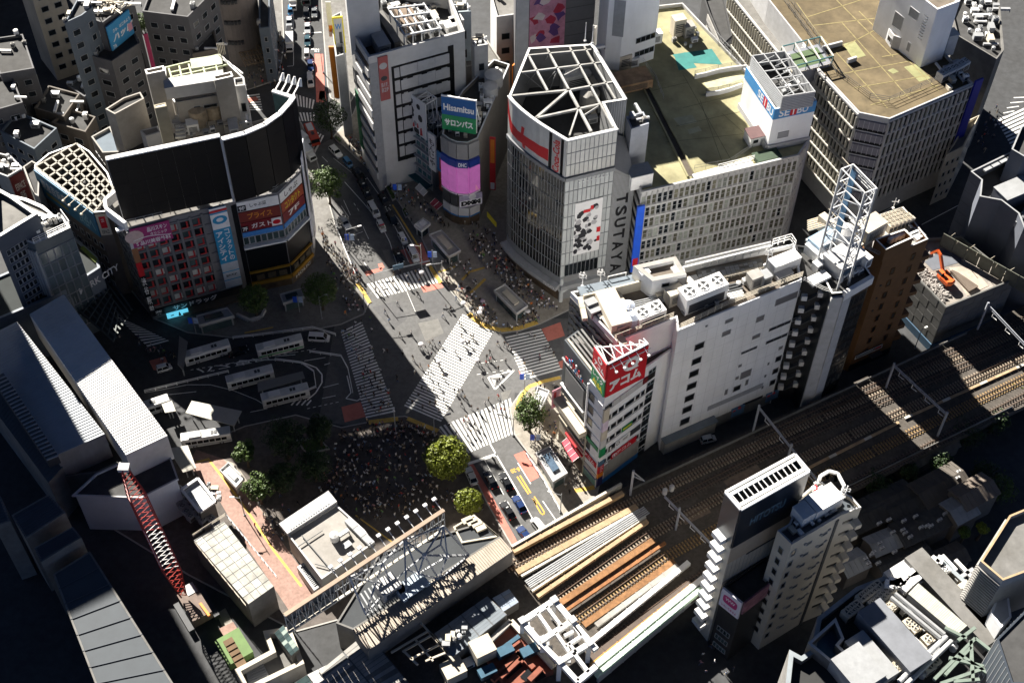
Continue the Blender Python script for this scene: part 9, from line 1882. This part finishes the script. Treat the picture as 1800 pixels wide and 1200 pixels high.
def person(px,py,place,heading=None,top=None,pose=None,para=None,z=.02):
 pose=pose or rp.choices(PK,(2,4,3,2,2,2))[0];top=top or rp.choices(list(TOPS),(8,9,3,3,1,2,2,1,.4,.3))[0];bt=rp.choices(list(BOT),(6,3,1.5,1,2))[0]
 h=heading if heading is not None else rp.choice((20,110,200,290))+rp.uniform(-35,35);p=P(px,py,z)
 o=bpy.data.objects.new('person',POSE[pose]);COL.objects.link(o);o.location=p;o.rotation_euler=(0,0,R(h));s=rp.uniform(.92,1.04);o.scale=(s,s,s)
 for i,q in((2,CL[top]),(3,BOT[bt])):o.material_slots[i].link='OBJECT';o.material_slots[i].material=q
 PEOPLE.append((o,f'person in {top} top and {bt} {"skirt" if "skirt" in pose else "trousers"} {pose.replace(" in a skirt", "")} {place}',place,px,py))
 if para is not None:
  t=lthing('parasol',f'open {("white", "black", "pale pink")[para]} parasol held by a person in {top} {place}'.replace('the pale roofed','the')[:95],'parasol',p,'parasols held on the pavements');link('cover',PARAM[para],t,at((.1,-.2,0)));link('stick',STKM,t,at((.1,-.2,0)))
  # people one can tell apart on the open junction
for x,y,tp,pl,pa in((723,589,'white',0,None),(703,591,'black',0,None),(737,613,'black',0,None),(740,612,'red',0,0),(748,614,'black',0,None),(756,607,'beige',0,None),(761,604,'grey',0,None),(773,606,'black',0,None),(759,626,'navy',0,None),(726,632,'black',0,None),(708,622,'white',0,None),(708,626,'black',0,None),(739,646,'grey',0,None),(729,657,'white',0,None),(681,620,'black',0,None),(675,619,'white',0,None),(684,567,'pale blue',0,None),(651,563,'green',0,None),(654,583,'white',0,None),(698,666,'black',0,None),(699,672,'black',0,None),(754,648,'orange',1,None),(771,642,'grey',1,0),(773,646,'grey',1,None),(779,664,'beige',1,None),(753,660,'black',1,None),(801,621,'white',1,None),(812,593,'black',1,None),(828,594,'black',1,None),(832,595,'black',1,None),(825,606,'black',1,None),(814,606,'white',1,0),(808,571,'black',1,None),(812,574,'white',1,None),(771,679,'grey',1,None),(751,688,'white',1,None),(742,686,'black',1,None),(736,699,'black',1,None),(743,719,'grey',1,None),(756,711,'black',1,None),(766,712,'beige',1,None),(771,727,'white',1,None),(725,711,'black',1,None),(763,689,'grey',1,None),(838,640,'black',2,0),(843,640,'black',2,None),(856,630,'black',2,None),(861,622,'black',2,None),(862,635,'pink',2,None),(855,641,'red',2,None),(876,651,'black',2,None),(889,638,'grey',2,None),(849,669,'white',2,None),(874,674,'black',2,None),(878,671,'black',2,None),(876,700,'red',2,None),(859,705,'beige',2,None),(853,712,'white',2,None),(813,692,'black',2,None),(799,690,'black',2,None),(806,691,'white',2,None),(817,702,'beige',2,None),(812,714,'black',2,None),(780,706,'white',2,None),(786,710,'white',2,None),(829,719,'black',2,None),(875,606,'navy',2,None),(887,608,'black',2,None),(893,612,'grey',2,None),(899,620,'black',2,None),(909,590,'grey',3,None),(932,592,'white',3,None),(940,596,'black',3,None),(949,630,'pink',3,None),(949,636,'black',3,None),(960,616,'grey',3,None),(966,616,'black',3,None),(973,625,'black',3,None),(922,643,'beige',3,None),(923,654,'white',3,None),(936,661,'beige',3,None),(920,636,'navy',3,None),(840,724,'black',4,None),(845,729,'pale blue',4,None),(881,723,'red',4,None),(886,724,'orange',4,None),(819,737,'beige',4,None),(815,744,'red',4,None),(824,741,'pink',4,None),(834,750,'black',4,None),(845,756,'black',4,None),(828,762,'beige',4,None),(837,763,'white',4,None),(790,751,'black',4,None),(802,764,'black',4,None),(822,770,'grey',4,None),(692,484,'black',5,None),(704,482,'black',5,None),(691,500,'grey',5,None),(716,490,'white',5,None),(731,482,'beige',5,None),(741,486,'white',5,0),(754,476,'black',5,None),(738,498,'black',5,None),(719,506,'beige',5,None),(728,508,'navy',5,None),(735,520,'black',5,None),(661,513,'white',5,None),(667,516,'white',5,None),(674,511,'white',5,None),(677,550,'black',0,None),(699,536,'white',0,None),(792,546,'black',0,None),(784,543,'grey',0,None),(779,557,'white',0,None)):
 person(x,y,('on the open asphalt of the junction','on the broad diagonal crossing','between the diagonal crossing and the guide triangle','on the crossing to the alley','on the crossing by the round tree','on the north crossing')[pl],top=tp,para=pa)
def inside(x,y,q):
 c=False
 for i in range(len(q)):
  (a,b_),(d,e)=q[i-1],q[i]
  if(b_>y)!=(e>y)and x<(d-a)*(y-b_)/(e-b_)+a:c=not c
 return c
def fill(poly,n,place,z=.16,heads=None,tops=None,only=False):
 k=0;pos=[];xs=[q[0]for q in poly];ys=[q[1]for q in poly]
 while k<n*8 and len(pos)<n:
  k+=1;x,y=rp.uniform(min(xs),max(xs)),rp.uniform(min(ys),max(ys))
  if inside(x,y,poly)and all((x-a)**2+(1.3*(y-b_))**2>17 for a,b_ in pos):pos.append((x,y))
 for x,y in pos:
  if only:person(x,y,place,rp.choice(heads)+rp.uniform(-25,25)if heads else None,z=z,para=rp.choice((0,0,1,2))if rp.random()<.05 else None)
  else:CROWD.append((P(x,y,z),R(rp.uniform(0,360))))
CROWD=[]
for poly,n,pl,z in(([(800,530),(850,575),(905,580),(860,540),(815,500)],62,'at the corner of the north pavement',.16),([(760,470),(800,520),(850,500),(830,460),(795,455)],34,'beside the pale roofed subway entrance',.16),([(905,580),(955,565),(940,545),(915,555)],22,'waiting at the kerb of the alley crossing',.16),([(640,290),(690,350),(730,400),(748,396),(700,320),(655,265)],36,'on the sunlit pavement of the north street',.16),([(400,812),(440,870),(540,1030),(565,1040),(470,890),(420,815)],26,'on the brick walk',.16),([(985,668),(940,680),(930,700),(975,700)],12,'at the corner by the blank display',.16)):
 fill(poly,n,pl,z,only=True)
for poly,n in(([(600,760),(700,740),(770,765),(760,850),(860,900),(780,900),(640,920),(560,860)],330),([(820,420),(880,430),(960,520),(980,545),(930,540),(850,470)],150),([(600,582),(636,566),(696,722),(646,734)],62),([(640,740),(775,755),(770,770),(640,765)],40),([(905,710),(975,700),(1010,820),(1030,850),(1000,870),(960,790)],60),([(560,400),(600,440),(640,545),(610,560),(575,480)],70),([(480,60),(505,60),(500,150),(430,160),(440,125)],60),([(410,870),(470,960),(520,960),(590,860),(520,860)],30),([(620,240),(670,300),(690,330),(680,340),(610,260)],50),([(220,575),(330,640),(310,650),(230,600)],14),([(810,380),(880,420),(860,440),(815,430)],30),([(700,330),(770,400),(790,400),(720,330)],30),([(590,450),(625,470),(640,500),(620,500)],30),([(1240,1120),(1300,1170),(1290,1200),(1200,1180)],8),([(1745,180),(1700,260),(1730,270),(1770,220)],20)):fill(poly,n,'')
# the 300 nearest to the camera are individuals, each with its own words; the rest is one crowd
seen={}
for o,l,pl,x,y in PEOPLE:seen.setdefault(l,[]).append((o,x,y))
LM=(('the white van',733,463),('the painted triangle',880,665),('the round tree',785,800),('the spreading tree',931,724),('the glass pavilion',742,395),('the pale subway roof',783,430),('the second subway roof',898,525),('the plaza end',740,735),('the curved glass front',940,520),('the bus terminal',600,600),('the white kiosk',408,835),('the flat roof block',530,960),('the north kerb',850,573),('the yellow sign',680,260))
for l,v in seen.items():
 for o,x,y in v:
  e=''
  if len(v)>1:e=' near '+min(LM,key=lambda q:(q[1]-x)**2+(q[2]-y)**2)[0]
  tag(o,' '.join((l+e).split()[:16]),'person','people on the crossing and pavements')
b=MB();base={k:([tuple(v.co)for v in m_.vertices],[(tuple(p.vertices),p.material_index)for p in m_.polygons])for k,m_ in POSE.items()};tk=list(TOPS);bk=list(BOT);mats=[HAIR,SK]+[CL[k]for k in tk]+[BOT[k]for k in bk]
for p,a in CROWD:
 vs,fs=base[rp.choice(PK)];i0=len(b.v);ca,sa=math.cos(a),math.sin(a);t_,q_=rp.choices(range(len(tk)),(8,9,3,3,1,2,2,1,.4,.3))[0],rp.choice((0,0,1,2,4))
 b.v+=[(p.x+x*ca-y*sa,p.y+x*sa+y*ca,p.z+z)for x,y,z in vs];b.f+=[tuple(k+i0 for k in f)for f,_ in fs];b.mi+=[{0:0,1:1,2:2+t_,3:2+len(tk)+q_,4:2+1}[mi]for _,mi in fs]
o=obj('crowd',b,mats,None,True);tag(o,'dense crowd of pedestrians filling the shaded plaza and pavements',kind='stuff')
